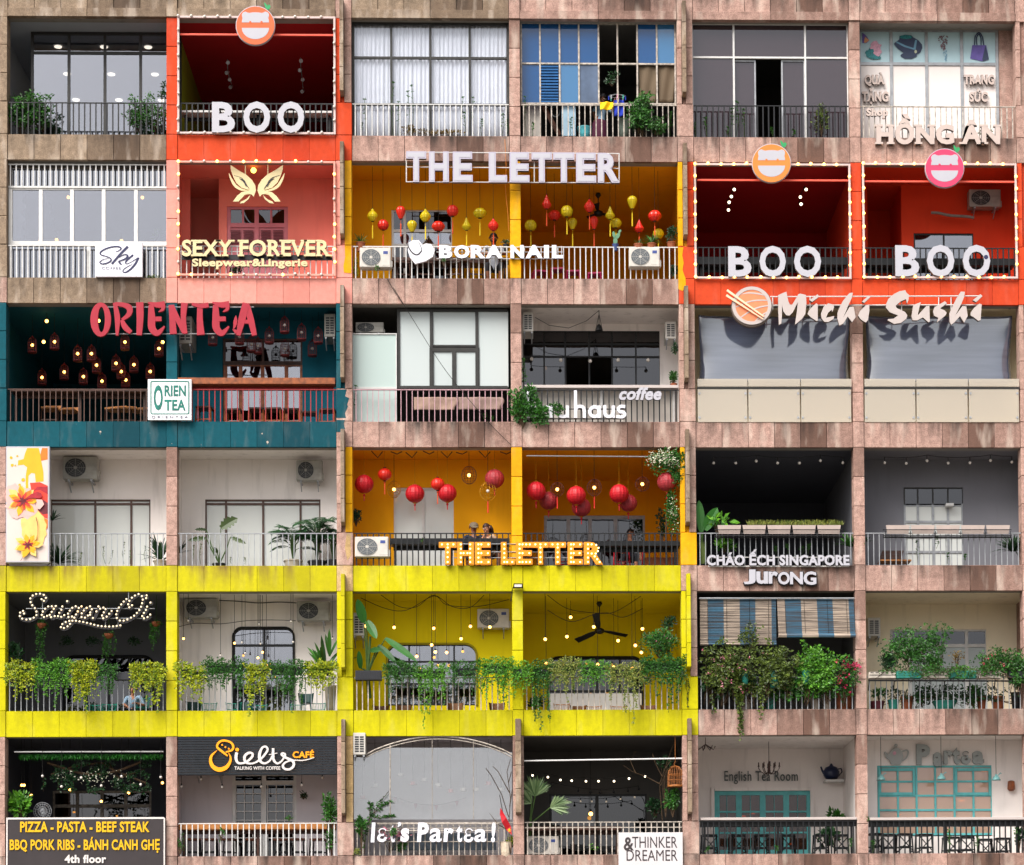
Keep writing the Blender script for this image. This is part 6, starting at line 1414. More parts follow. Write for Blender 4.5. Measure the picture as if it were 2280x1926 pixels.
b=MB(); p=k(1265,632,.35); b.path([(p[0]+.1*math.cos(t),p[1],p[2]+.12*math.sin(t)) for t in [2*math.pi*i/20 for i in range(41)]],.014,5,False); tag(b.build('cable_coil',GREYM,origin=p),'coil of grey hose hung behind the rusty railing','hose')
b=MB(); b.kbox(k,1300,590,1380,770,.3,.32); tag(b.build('board',plain('pale_blue_board','9AB8CC',.5,0,.1,4),origin=k(1340,770,.3)),'pale blue board behind the middle of the rusty railing','board')
for i,(x,lb) in enumerate(((1120,1),(1225,2),(1335,3),(1450,4))): pass
k=C(3,'B'); cloth('banner','faded pink banner hung inside the pink railing, first half','banner',k,462,622,702,694,.2,plain('faded_banner','B89A8A',.8,0,.2,5),.01); cloth('banner','plain faded pink banner inside the pink railing, second half','banner',k,714,622,965,692,.22,plain('faded_banner_b','A48A80',.8,0,.15,5),.01)
k=C(6,'B'); p=k(950,440,-.05); root=T('flag','red flag with a yellow star on a tilted pole at the white railing','flag',k(975,650,-.05)); b=MB(); b.tube(k(948,432,-.05),k(1010,770,.0),.008,5); b.build('pole',DARKF,root); b=MB(); FLR=plain('flag_red','C01020',.7,0,.15,6)
b.add([k(953,505,-.06),k(985,560,-.10),k(1012,610,-.04),k(1018,660,-.10),k(985,630,-.02),k(962,590,-.08),k(950,540,-.03)],[(0,1,6),(1,5,6),(1,2,5),(2,4,5),(2,3,4)]); b.build('cloth',FLR,root); b=MB(); 
cx,cy=1003,632; b.kpoly(k,[(cx+(11 if i%2==0 else 5)*math.sin(math.pi*i/5),cy-(14 if i%2==0 else 6)*math.cos(math.pi*i/5)) for i in range(10)],-.115,-.112); b.build('star',INKY,root)
# dishes of the tea house, fans, fixtures
k=C(6,'C'); p=k(940,360,2.7); root=T('teapot','dark blue teapot on a white shelf in the tea room corner','teapot',p); TPB=plain('teapot_blue','1E2848',.3,0,.1,6); s=k.s
b=MB(); b.lathe([(36*s,0),(50*s,22*s),(52*s,45*s),(38*s,72*s),(14*s,82*s),(8*s,92*s),(3*s,98*s)],p,20); b.build('body',TPB,root,True); b=MB(); b.path([(p[0]-45*s,p[1],p[2]+35*s),(p[0]-58*s,p[1],p[2]+55*s),(p[0]-66*s,p[1],p[2]+78*s)],[.035,.025,.018],7); b.build('spout',TPB,root)
b=MB(); b.path([(p[0]+40*s,p[1],p[2]+62*s),(p[0]+62*s,p[1],p[2]+66*s),(p[0]+68*s,p[1],p[2]+45*s),(p[0]+45*s,p[1],p[2]+18*s)],.018,6); b.build('handle',TPB,root)
b=MB(); a=k(905,362,2.5); c=k(1015,374,2.5); b.box(a[0],c[0],2.5,2.95,c[2],a[2]); tag(b.build('shelf',WHITE,origin=a),'small white corner shelf under the blue teapot','shelf')
b=MB(); p=k(2012,400,1.3); b.lathe([(.05,-.12),(.09,-.08),(.08,.1),(.03,.12)],p,10); tag(b.build('wall_lamp',WOOD,origin=p),'brown bracket lamp on the white wall right of the Partea window','wall lamp')
k=C(5,'B'); p=k(1053,62,-.15); root=T('floodlight','black framed floodlight on top of the yellow pillar','floodlight',p); b=MB(); b.add([k(1028,50,-.3),k(1078,50,-.3),k(1082,76,-.2),k(1024,76,-.2),k(1028,48,-.1),k(1078,48,-.1),k(1082,74,-.05),k(1024,74,-.05)],[(0,1,2,3),(7,6,5,4),(0,4,5,1),(1,5,6,2),(2,6,7,3),(3,7,4,0)]); b.build('housing',BLACK,root); b=MB(); b.kbox(k,1032,54,1074,68,-.31,-.28); b.build('lens',BULB_OFF,root); b=MB(); b.path([k(1024,70,-.1),k(1020,100,-.03),k(1012,150,-.03)],.008,4); b.build('cable',BLACK,root)
k=C(4,'C'); 
for x0,x1,lb in ((258,1000,'over the CHÁO ẾCH letters'),(1262,2008,'before the grey wall')):
    root=T('planter_shelf','row of five pale troughs on a dark bracket '+lb,'planter shelf',k(x0,630,-.15)); b=MB(); b.tube(k(x0-15,588,-.22),k(x1+5,588,-.22),.012,5); b.tube(k(x0-15,624,-.2),k(x1+5,624,-.2),.014,5); b.tube(k(x0-15,634,-.05),k(x1+5,634,-.05),.014,5)
    for i in range(6): x=x0+(x1-x0)*i/5; b.path([k(x,596,-.22),k(x,630,-.2),k(x,625,.05)],.010,4)
    b.build('frame',BLACK,root)
    for i in range(5):
        xa=x0+(x1-x0)*i/5+3; xb=x0+(x1-x0)*(i+1)/5-4; b=MB(); b.add([k(xa,560,-.2),k(xb,560,-.2),k(xb-8,612,-.17),k(xa+8,612,-.17),k(xa,560,-.02),k(xb,560,-.02),k(xb-8,612,-.04),k(xa+8,612,-.04)],[(0,1,2,3),(7,6,5,4),(1,5,6,2),(2,6,7,3),(3,7,4,0)]); b.build('trough',LSTONE,root)
p=k(1640,445,1.35); b=MB(); b.box(p[0]-.09,p[0]+.09,1.2,1.4,p[2]-.03,p[2]+.03); tag(b.build('camera_box',WHITE,origin=p),'small white camera above the pale glazed door','camera')
k=C(4,'A')
# glass arch balcony
k=C(6,'B'); a=k(200,200,.05); root=T('glass_screen','tall glass screen with an arched white top on the white railing','glass screen',k(600,570,.05))
arc=[(190+i*(1020-190)/16,205-105*math.sin(math.pi*i/16)**.8) for i in range(17)]
xs=(120,328,566,800,1020)
for i in range(4):
    b=MB(); x0,x1=xs[i]+2,xs[i+1]-2; pts=[(x0,572),(x1,572)]+[(x,max(165,y_+14)) for x,y_ in reversed(arc) if x0<x<x1]; pts=[pts[0],pts[1]]+[(x1,pts[2][1] if len(pts)>2 else 200)]+pts[2:]+[(x0,pts[-1][1])]
    b.kpoly(k,pts,.05,.058); b.build('glass_panel',G_CLEAR if False else glass('screen_glass_%d'%i,'F4F6F6',.16,.02,.05,'D0D2D6'),root)
b=MB(); b.path([k(x,y_,.04) for x,y_ in arc],.016,5); b.path([k(x,y_+16,.04) for x,y_ in arc],.010,5); b.tube(k(328,140,.04),k(328,572,.04),.012,5); b.tube(k(566,110,.04),k(566,572,.04),.006,4); b.tube(k(800,125,.04),k(800,572,.04),.006,4); b.build('arch_frame',RUST,root)
CUP=plain('cup_lamp','D8D0CC',.4,0,.05,5)
for i,(x,y_) in enumerate(((172,445),(242,378),(387,318),(457,365),(522,345),(600,375),(672,408),(742,400),(817,400),(886,365),(957,400))):
    p=k(x,y_,1.0); root=T('cup_lamp',ORD[i]+' teacup lamp from the stone fin behind the glass screen','lamp',p,'teacup lamps behind the glass screen'); b=MB(); b.lathe([(.02,-.05),(.05,-.03),(.065,.03)],p,12); b.lathe([(.02,-.055),(.09,-.045),(.095,-.035)],p,12); b.build('cup',CUP if i%3 else plain('cup_rose_%d'%i,'C88A88',.4),root); b=MB(); b.tube((p[0],p[1],p[2]+.03),(p[0],p[1],ceilz(6)),.005,4); b.build('cord',CORD,root)
PEN=plain('bunting_white','C8BCC0',.8); PENR=plain('bunting_rose','A87880',.8)
root=T('bunting','line of small pale and rose pennants behind the glass screen','bunting',k(600,490,1.6)); b=MB(); b.path([k(x,440+50*math.sin(math.pi*(x-340)/440)**1,1.6) for x in range(340,790,30)],.004,4); b.build('line',CORD,root)
for i in range(11): x=355+i*39; y_=441+50*math.sin(math.pi*(x-340)/440); b=MB(); b.kpoly(k,[(x-12,y_),(x+12,y_),(x,y_+34)],1.6,1.604); b.build('pennant',PEN if i%3 else PENR,root)
b=MB(); a=k(340,650,1.2); c=k(930,745,1.2); b.box(a[0],c[0],1.2,1.25,c[2],a[2]); tag(b.build('window_bench',plain('bench_grey','5A6470',.6,0,.3,6),origin=a),'dark bench row behind the let’s Partea letters','bench')
CANE=plain('trellis_cream','D2C0AA',.6,0,.15,18); p=k(985,770,.1); root=T('plant_pot','cream lattice pot at the foot of the flag pole','pot',p); b=MB(); b.lathe([(.09,-.1),(.12,.05),(.13,.26),(.14,.28)],p,12); b.build('pot',CANE,root)
k=C(6,'A'); b=MB(); b.tube(k(85,196,.3),k(962,194,.3),.016,6); tag(b.build('tube_lamp',WHITEP,origin=k(500,195,.3)),'long white pipe under the ceiling over the menu board','pipe')
k=C(6,'B'); b=MB(); b.tube(k(1088,240,.12),k(1988,226,.12),.018,6); tag(b.build('white_pipe',WHITEP,origin=k(1500,235,.12)),'long white pipe across the dark bistro balcony','pipe')
k=C(6,'A'); p=k(250,545,.5); root=T('standing_fan','round grey standing fan beside the shrub behind the menu board','fan',p); b=MB()
for r_ in (.1,.16,.2): ringl(b,p[0],p[1],p[2],r_,.006)
for i in range(10): q=math.pi*i/10; b.tube((p[0]-.2*math.cos(q),p[1],p[2]-.2*math.sin(q)),(p[0]+.2*math.cos(q),p[1],p[2]+.2*math.sin(q)),.004,3)
b.build('guard',GREYM,root); b=MB(); b.lathe([(.06,-.02),(.08,-.1),(.05,-.2)],p,12,'y'); b.tube((p[0],p[1]+.12,p[2]),(p[0],p[1]+.12,p[2]-.8),.02,6); b.build('stand',GREYM,root)
# loose cables
def cable(k,pts,y,label,mt=CORD,r=.006): P=smooth_pts(pts,5); b=MB(); q=[k(a_,c_,y) for a_,c_ in P]; b.path(q,r,4); tag(b.build('cable',mt,origin=q[0]),label,'cable')
cable(C(3,'B'),[(345,0),(450,170),(600,410),(720,570),(900,780),(1010,890)],-.06,'thin black cable slanting down across the white glazed balcony')
cable(C(2,'B'),[(310,790),(345,850),(400,935)],-.05,'thin dark cable hanging below the first air conditioner')
cable(C(2,'B'),[(978,0),(985,150),(982,280),(995,420),(1000,520)],-.05,'thin orange cable along the yellow pillar',plain('orange_cable','D88030',.5))
for i,(k_,pts,lb) in enumerate(((C(5,'B'),[(270,110),(380,180),(480,180),(575,115),(680,180),(780,185),(860,115)],'looped black cable under the lime ceiling left of the pillar'),(C(5,'B'),[(160,130),(300,190),(420,200),(575,120),(650,170),(820,180),(1000,140)],'second looped black cable left of the pillar'),(C(5,'B'),[(1220,115),(1330,190),(1480,215),(1600,210),(1750,120)],'looped black cable beside the ceiling fan'),(C(5,'B'),[(1220,200),(1350,265),(1480,225),(1560,215),(1650,240),(1760,190)],'lower looped black cable around the ceiling fan'),(C(5,'A'),[(1290,150),(1400,155),(1520,165),(1640,160),(1745,165)],'dark tangled cable between the two grey air conditioners'),(C(5,'A'),[(1050,305),(1150,285),(1300,288),(1450,270),(1600,265),(1740,270)],'long dark cable below the two air conditioners'))): cable(k_,pts,.7,lb,CORD,.012 if 'tangled' in lb else .007)
# necessary small boxes
k=C(2,'A'); 
# ================================================================ plants
LG=leafmat('leaf_green','12360F','3E7A24'); LGD=leafmat('leaf_dark','0A2410','235026'); LGY=leafmat('leaf_yellow','466E12','B8BC22'); LGB=leafmat('leaf_bright','225C14','6AA62A'); LGR=leafmat('leaf_grass','4A6A20','A0A050'); LPALM=leafmat('leaf_palm','0A2814','2A5A2E'); LBAN=leafmat('leaf_banana','124014','367A26'); LOL=leafmat('leaf_olive','1E3212','66782C'); FLM=leafmat('flower_magenta','A0103C','E04878'); FLW=leafmat('flower_white','C8C8A8','F6F2E0'); FLP=leafmat('flower_pink','B05070','E8A0B0'); LBR=leafmat('leaf_brown','4A3A1C','8A7038')
STEM=plain('stem_brown','4A3620',.8,0,.25,12); STEMG=plain('stem_green','3E5A24',.7,0,.2,10)
TERRA=plain('terracotta','9A5636',.8,0,.2,8); POTD=plain('pot_dark','23242A',.5,0,.15,8); POTW=plain('pot_pale','BEB4A8',.6,0,.15,6); POTT=plain('pot_teal','2E8A7C',.5,0,.15,6); POTB=plain('pot_maroon','5A2430',.5,0,.15,6); SOIL=plain('soil','2A2018',.9)
def P_(k,x,y_,y): return Vector(k(x,y_,y))
def plant(label,k,x,y_,y,name='potted_plant',cat='plant',group=None): return T(name,label,cat,k(x,y_,y),group)
def bush(mb,c,r,n,L,clumps=9,up=.35,seed=0,droop=0):
    g=random.Random(seed); c=Vector(c); cl=[]
    for _ in range(clumps):
        while 1:
            v=Vector((g.uniform(-1,1),g.uniform(-1,1),g.uniform(-1,1)))
            if v.length<1: break
        cl.append((c+Vector((v.x*r[0]*.72,v.y*r[1]*.72,v.z*r[2]*.72)),g.uniform(.28,.52)))
    for i in range(n):
        cc,s=cl[g.randrange(clumps)]
        v=Vector((g.gauss(0,1),g.gauss(0,1),g.gauss(0,1))).normalized()*(g.random()**.45)
        p=cc+Vector((v.x*r[0]*s,v.y*r[1]*s,v.z*r[2]*s))
        d=(v+Vector((g.uniform(-.6,.6),g.uniform(-.6,.6),up-droop+g.uniform(-.5,.5))))
        if d.length<.05: d=Vector((0,-1,.2))
        l_=L*g.uniform(.6,1.25); mb.leaf(p,d,l_,l_*g.uniform(.38,.58),(g.uniform(-1,1),-1.2,g.uniform(-.5,1)))
    return cl
def limbs(mb,base,cl,r=.012):
    for cc,s in cl: b=Vector(base); m_=(b+cc)/2+Vector((rng.uniform(-.04,.04),0,.03)); mb.path([b,m_,cc],[r,r*.7,r*.35],5)
def trail(mb,sm,p,L,n,lf,seed,sway=.05,out=.06):
    g=random.Random(seed); p=Vector(p); pts=[p]; x=0
    st=max(4,int(L/.07)); yy=-out
    for i in range(1,st+1):
        x+=g.uniform(-sway,sway)*.5; pts.append(p+Vector((x,yy*min(1,i/3)+g.uniform(-.01,.01),-L*i/st+(.03 if i<2 else 0))))
    sm.path(pts,.004,3,False)
    for i in range(n):
        t=g.random()*(st-.01); j=int(t); q=pts[j].lerp(pts[j+1],t-j); a=g.uniform(0,6.28)
        l_=lf*g.uniform(.6,1.2); mb.leaf(q,(math.cos(a)*.8,-.35+.6*math.sin(a),g.uniform(-.9,.25)),l_,l_*g.uniform(.5,.75),(g.uniform(-.5,.5),-1,.3))
def frond(mb,sm,p,d,L,droop,n,lf,seed,rad=.008):
    g=random.Random(seed); p=Vector(p); d=Vector(d).normalized(); pts=[]
    for i in range(9): t=i/8; pts.append(p+d*L*t+Vector((0,0,-droop*L*t*t)))
    sm.path(pts,[rad*(1-.8*i/8) for i in range(9)],4,False)
    for i in range(n):
        t=.15+.85*i/(n-1); j=min(7,int(t*8)); q=pts[j].lerp(pts[j+1],t*8-j); tg=(pts[j+1]-pts[j]).normalized(); sd=tg.cross(Vector((0,-.4,1))).normalized()
        for s in (-1,1):
            dd=(sd*s+tg*.75+Vector((0,0,-.25+g.uniform(-.15,.1)))); l_=lf*(1-.55*abs(t-.45))*g.uniform(.85,1.1); mb.leaf(q,dd,l_,l_*.15,(0,-.6,1),.1)
def bigleaf(mb,p,d,L,wd,droop,up=(0,-.5,1),n=8,split=False,seed=0):
    g=random.Random(seed); p=Vector(p); d=Vector(d).normalized(); a=d.cross(Vector(up)).normalized(); nn=a.cross(d).normalized(); vs=[];fs=[]
    for i in range(n+1):
        t=i/n; c=p+d*L*t+Vector((0,0,-droop*L*t*t)); w_=wd*.5*math.sin(math.pi*min(1,.08+t*.92))**.6*(1 if i<n else .02)
        if split and i%2: w_*=.62
        vs+= [tuple(c+a*w_+nn*w_*.25),tuple(c),tuple(c-a*w_+nn*w_*.25)]
    for i in range(n): q=3*i; fs+=[(q,q+1,q+4,q+3),(q+1,q+2,q+5,q+4)]
    mb.add(vs,fs)
def pot(root,p,r,h_,mt,name='pot'):
    b=MB(); b.lathe([(r*.72,-.02),(r*.85,h_*.4),(r,h_*.9),(r*1.08,h_*.9),(r*1.08,h_),(r*.9,h_),(r*.88,h_*.9)],p,16); b.build(name,mt,root)
    b=MB(); b.lathe([(r*.88,h_*.86),(r*.01,h_*.88)],p,12); b.build('soil',SOIL,root)
def simple(label,k,x,y0,y1,w_,y,lm,n,L,potm=None,pr=.14,ph=.2,clumps=9,name='potted_plant',cat='plant',droop=0,ybase=None,seed=None,dep=.6,extra=None,group=None):
    """bushy plant filling crop box centred on x, rows y0..y1, width w_; rooted at row ybase"""
    yb=ybase if ybase is not None else y1; base=P_(k,x,yb,y); root=T(name,label,cat,tuple(base),group)
    c=P_(k,x,(y0+y1)/2,y); r=(w_/2*k.s,w_/2*k.s*dep,(y1-y0)/2*k.s); sd=seed if seed is not None else int(x*7+y0)
    b=MB(); cl=bush(b,c,r,n,L,clumps,seed=sd,droop=droop); b.build('foliage',lm,root)
    s=MB(); limbs(s,base,cl,.010); s.build('stems',STEM,root)
    if extra:
        fm,fn,fl=extra; f=MB(); bush(f,c,(r[0]*1.02,r[1]*1.1,r[2]*1.02),fn,fl,clumps,seed=sd); f.build('flowers',fm,root)
    if potm is not None: pot(root,(base.x,base.y,base.z-ph*.9),pr,ph,potm)
    return root
def basket(label,k,x0,x1,ytop,ybot,y,lm,n,L,ntr,tl,seed,boxm=POTD,group='trailing planters on the railings'):
    """trough on a railing with a mop of leaves and strands hanging down to row ybot"""
    a=P_(k,x0,ytop,y); c=P_(k,x1,ytop,y); root=T('trailing_planter',label,'planter',((a.x+c.x)/2,y,a.z),group); g=random.Random(seed)
    hh=.16; zt_=P_(k,x0,ytop+38,y).z
    b=MB(); b.add([(a.x+.06,y-.10,zt_),(c.x-.06,y-.10,zt_),(c.x-.09,y-.08,zt_-hh),(a.x+.09,y-.08,zt_-hh),(a.x+.06,y+.06,zt_),(c.x-.06,y+.06,zt_),(c.x-.09,y+.04,zt_-hh),(a.x+.09,y+.04,zt_-hh)],[(0,1,2,3),(7,6,5,4),(0,4,5,1),(1,5,6,2),(2,6,7,3),(3,7,4,0)]); b.build('trough',boxm,root)
    f=MB(); s=MB(); w_=c.x-a.x; top=a.z-zt_+.04
    den=[g.uniform(.55,1.25) for _ in range(int(w_/.12)+3)]; tot=int(n*1.7+w_*260)
    for i in range(tot):
        x=g.uniform(-.05,w_+.05); e=den[int((x+.05)/.12)]; t=g.random()
        if g.random()>e: continue
        if t<.55: z=zt_+top*e*(g.random()**1.2)-.03; yy=y-.03+g.uniform(-.15,.11)
        else: z=zt_-(.05+.34*e*g.random()**1.4); yy=y-.12+g.uniform(-.05,.05)
        l_=L*g.uniform(.6,1.25); f.leaf((a.x+x,yy,z),(g.uniform(-1,1),g.uniform(-1,.2),(g.uniform(-.2,1) if t<.55 else g.uniform(-1,.2))),l_,l_*g.uniform(.35,.55),(g.uniform(-1,1),-1.2,g.uniform(-.5,1)))
    for i in range(int(w_/.06)): trail(f,s,(a.x+w_*g.random(),y-.11,zt_+.05),g.uniform(.25,.75),int(22*g.uniform(.6,1.2)),L*.85,seed*77+i,.04)
    maxl=zt_-P_(k,x0,ybot,y).z
    for i in range(int(ntr*1.6)):
        L_=maxl*(.3+.6*g.random()**1.5) if i else maxl; trail(f,s,(a.x+.05+(w_-.1)*g.random(),y-.10,zt_+.04),L_,int(tl*L_),L*.9,seed*31+i)
    f.build('foliage',lm,root); s.build('stems',STEMG,root); return root
def weeds(label,k,spots,y,lm,L=.05,name='weed'):
    """thin self-sown stems: each spot is (foot x, foot y, tip x, tip y)"""
    for i,(x0,y0,x1,y1) in enumerate(spots):
        a=P_(k,x0,y0,y); c=P_(k,x1,y1,y); root=T(name,label(i),'weed',tuple(a),'wild seedlings on the ledges'); s=MB(); m_=(a+c)/2+Vector((rng.uniform(-.05,.05),0,0)); s.path([a,m_,c],.005,4); s.build('stem',STEMG,root)
        f=MB()
        for t in (.45,.6,.75,.88,1,1,1):
            q=a.lerp(c,t); 
            for _ in range(3): f.leaf(q,(rng.uniform(-1,1),rng.uniform(-.8,.2),rng.uniform(-.3,.7)),L*rng.uniform(.7,1.3),L*.5)
        f.build('foliage',lm,root)
def tangle(label,k,x0,x1,yt,yb,y,lm,nsp,nlf,L,seed,name='shrub',foot=None,arch=.5,extra=None,group=None,dep=.25):
    """loose shrub of arching sprigs that start low and bend over; gaps stay between them"""
    g=random.Random(seed); a=P_(k,x0,yb,y); c=P_(k,x1,yt,y); w_=c.x-a.x; h_=c.z-a.z; fx=[a.x+w_*(i+.5)/max(1,int(w_/.35)) for i in range(max(1,int(w_/.35)))]
    root=T(name,label,'plant',(a.x+w_/2,y,a.z),group); f=MB(); s=MB(); fl=MB()
    for i in range(nsp):
        bx=g.choice(fx)+g.gauss(0,.05); p0=Vector((bx,y+g.uniform(-.05,dep),a.z+h_*g.uniform(0,.3))); tx=a.x+w_*g.random(); u=(tx-a.x)/w_; tz=a.z+h_*(.25+.75*(g.random()**.7)*(.55+.45*math.sin(u*9+seed)**2))
        tip=Vector((tx*.6+bx*.4,y-g.uniform(-.1,.22),tz)); m_=p0.lerp(tip,.6)+Vector((0,0,.12*arch)); end=tip+Vector((g.uniform(-.18,.18),-.05,-g.uniform(0,.22)*arch))
        P=[p0.lerp(m_,.5),m_,tip,end]; 
        if g.random()<.45: s.path([p0]+P,[.008,.007,.005,.004,.003],3,False)
        for j in range(nlf):
            t=g.random()**.7*2.99; q=P[int(t)].lerp(P[int(t)+1],t-int(t))+Vector((g.gauss(0,.03),g.gauss(0,.03),g.gauss(0,.03))); l_=L*g.uniform(.55,1.25); f.leaf(q,(g.uniform(-1,1),g.uniform(-1,.3),g.uniform(-.9,.7)),l_,l_*g.uniform(.4,.6),(g.uniform(-1,1),-1.2,g.uniform(-.5,1)))
        if extra and g.random()<extra[1]:
            for _ in range(4): fl.leaf(end+Vector((g.gauss(0,.03),-.03,g.gauss(0,.03))),(g.uniform(-1,1),-1,g.uniform(-1,1)),extra[2],extra[2]*.8)
    f.build('foliage',lm,root); s.build('branches',STEM,root)
    if fl.v: fl.build('flowers',extra[0],root)
    return root
# --- row 1
k=C(1,'A')
tangle('leafy green shrub at the corner of the topmost glazed balcony',k,50,320,550,795,.3,LG,120,20,.08,27); tangle('leafy shrub beside the orange pillar on the topmost balcony',k,740,985,560,795,.3,LG,70,16,.075,28); simple('slim branch of leaves rising beside the orange pillar',k,965,470,600,60,.4,LGD,110,.07,name='shrub',clumps=6,ybase=785)
k=C(1,'B')
weeds(lambda i:ORD[i]+' thin seedling from the red pillar before the white curtains',k,[(185,765,182,565),(345,770,345,470),(370,770,375,580),(430,765,428,520),(455,765,450,490),(735,770,742,555),(750,770,745,640),(845,770,848,680),(800,765,798,555),(960,768,968,650),(985,770,990,680),(165,770,168,700)],.12,LG)
b=MB(); bush(b,k(560,752,.12),(.75,.1,.07),500,.05,14,seed=5); bush(b,k(430,735,.12),(.2,.1,.12),150,.05,5,seed=6); tag(b.build('ledge_weeds',LBR,origin=k(560,770,.12)),'dry brown weeds along the ledge below the white curtains','weeds','weeds on the ledges','stuff')
tangle('dense green bush growing over the rusty railing',k,1670,1825,535,778,.03,LG,110,22,.075,25); tangle('spreading green bush low beside the end pillar on the rusty railing',k,1780,1905,670,778,.03,LG,40,18,.06,26)
simple('leafy sprig dangling in the open blue window',k,1585,385,490,90,.2,LGD,70,.09,name='hanging_sprig',clumps=6); weeds(lambda i:ORD[i]+' thin seedling behind the rusty railing',k,[(1100,770,1095,550),(1135,770,1138,700),(1350,770,1352,670),(1915,770,1918,640)],.12,LG)
k=C(1,'C'); weeds(lambda i:ORD[i]+' wild plant from the fin on the black top railing ledge',k,[(130,815,128,735),(200,815,190,705),(375,815,378,610),(345,815,350,650),(420,815,412,655),(330,815,325,760),(590,815,585,770),(720,815,715,780)],.12,LG,.06)
simple('tall wild plant climbing the black railing below the dark windows',k,880,600,815,120,.1,LOL,240,.07,name='wild_plant',clumps=12); simple('small tuft of leaves behind the cream letter N',k,1880,775,825,120,.1,LG,120,.06,name='wild_plant',clumps=6)
# --- row 2
k=C(2,'B'); 
def spiky(label,k,x,y_,y,h_,n,lm,wd=.022,potm=TERRA,spread=1.0,name='potted_plant',pr=.1,arch=.5,seed=1):
    base=P_(k,x,y_,y); root=T(name,label,'plant',tuple(base)); f=MB(); g=random.Random(seed+int(x))
    for i in range(n):
        a=g.uniform(0,6.28); e=g.uniform(.25,1.0); L=h_*g.uniform(.7,1.1); bigleaf(f,base,(math.cos(a)*spread*(1-e*.6),math.sin(a)*spread*.6*(1-e*.6),e),L,wd,arch*g.uniform(.4,1.3)*(1-e*.5),n=5)
    f.build('foliage',lm,root)
    if potm is not None: pot(root,(base.x,base.y,base.z-.17),pr,.18,potm)
    return root
spiky('spider plant on the railing beside the left yellow strip',k,160,590,.1,.3,40,LG,.018)
spiky('bushy spider plant on the railing below the red cone lantern',k,1810,595,.1,.34,55,LG,.02,seed=3); simple('dark leafy pot plant at the right end of the lantern balcony railing',k,1922,485,590,70,.15,LGD,260,.06,TERRA,.1,.16,clumps=9); spiky('small grassy pot on the railing beside the spider plant',k,1735,598,.1,.18,22,LG,.014,seed=5); simple('little dark plant beside the yellow pillar, near the man',k,985,568,600,45,.3,LGD,60,.05,POTD,.07,.12,clumps=4)
p=P_(k,1605,598,.08); root=T('cactus','prickly pear cactus in a blue pot on the white railing','cactus',tuple(p)); CAC=plain('cactus_green','5E8A6A',.6,0,.12,8)
for (dx,dz,rx,rz,t) in ((0,.08,.05,.09,0),(.055,.2,.045,.08,.5),(-.03,.22,.035,.09,-.2),(.10,.30,.03,.05,.6)):
    b=MB(); pts=[(p.x+dx+rx*math.cos(q)*math.cos(t)+rz*math.sin(q)*math.sin(t),p.z+dz-rx*math.cos(q)*math.sin(t)+rz*math.sin(q)*math.cos(t)) for q in [2*math.pi*i/14 for i in range(14)]]; b.poly(pts,p.y-.012,p.y+.012); b.build('pad',CAC,root,bevel=.008)
pot(root,(p.x,p.y,p.z-.12),.07,.13,plain('pot_blue','3A4A7A',.4))
simple('small leafy plant low behind the right lantern balcony air conditioner',k,1925,680,785,70,.15,LGD,220,.06,clumps=8); simple('yellow green plant behind the railing at the left pillar of the lantern balcony',k,130,670,780,40,.15,LGY,90,.06,clumps=5); simple('little weed before the first air conditioner',k,258,690,745,34,-.16,LG,30,.05,clumps=4,name='weed',cat='weed'); simple('thin weed dangling over the letter B',k,632,650,720,26,-.16,LG,24,.045,clumps=4,name='weed',cat='weed')
k=C(2,'A'); simple('dark leafy plant behind the pink railing under the small letters',k,1375,750,805,110,.12,LGD,170,.06,clumps=8); simple('pale leafed plant inside the white framed window',k,915,530,600,60,.5,LGB,26,.12,clumps=4)
b=MB(); bush(b,k(905,812,.03),(.25,.04,.03),120,.04,8,seed=4); tag(b.build('ledge_grass',LOL,origin=k(905,815,.03)),'short grass on the ledge right of the coffee board','grass','weeds on the ledges','stuff')
# --- row 3
k=C(3,'B'); simple('big leafy bush spilling over the ledge at the bauhaus pillar',k,1080,545,800,190,-.08,LG,1100,.095,name='shrub',clumps=20,dep=.5); simple('hanging lower part of greenery before the letter b',k,1170,650,800,120,-.14,LG,420,.085,name='shrub',clumps=10,ybase=700,dep=.5); simple('small leafy sprig before the letters a and u',k,1270,655,740,90,-.14,LG,140,.08,name='shrub',clumps=6,ybase=720)
simple('dark fern on the wall under the bauhaus air conditioner',k,1935,470,550,60,.4,LG,300,.055,TERRA,.08,.12,clumps=8); simple('drooping plant high on the bauhaus side wall',k,1945,310,380,40,.4,LGD,110,.06,clumps=5,name='hanging_plant'); weeds(lambda i:ORD[i]+' seedling behind the pink railing',k,[(130,760,132,560),(870,760,868,720),(905,760,908,735)],.15,LG)
b=MB(); s=MB(); root=T('climbing_vine','thin vine climbing the pillar of the bauhaus balcony','vine',k(1085,540,.1)); 
for i in range(3): trail(b,s,k(1082,400,.12),.55,30,.05,50+i,.03,0)
b.build('foliage',LG,root); s.build('stems',STEMG,root)
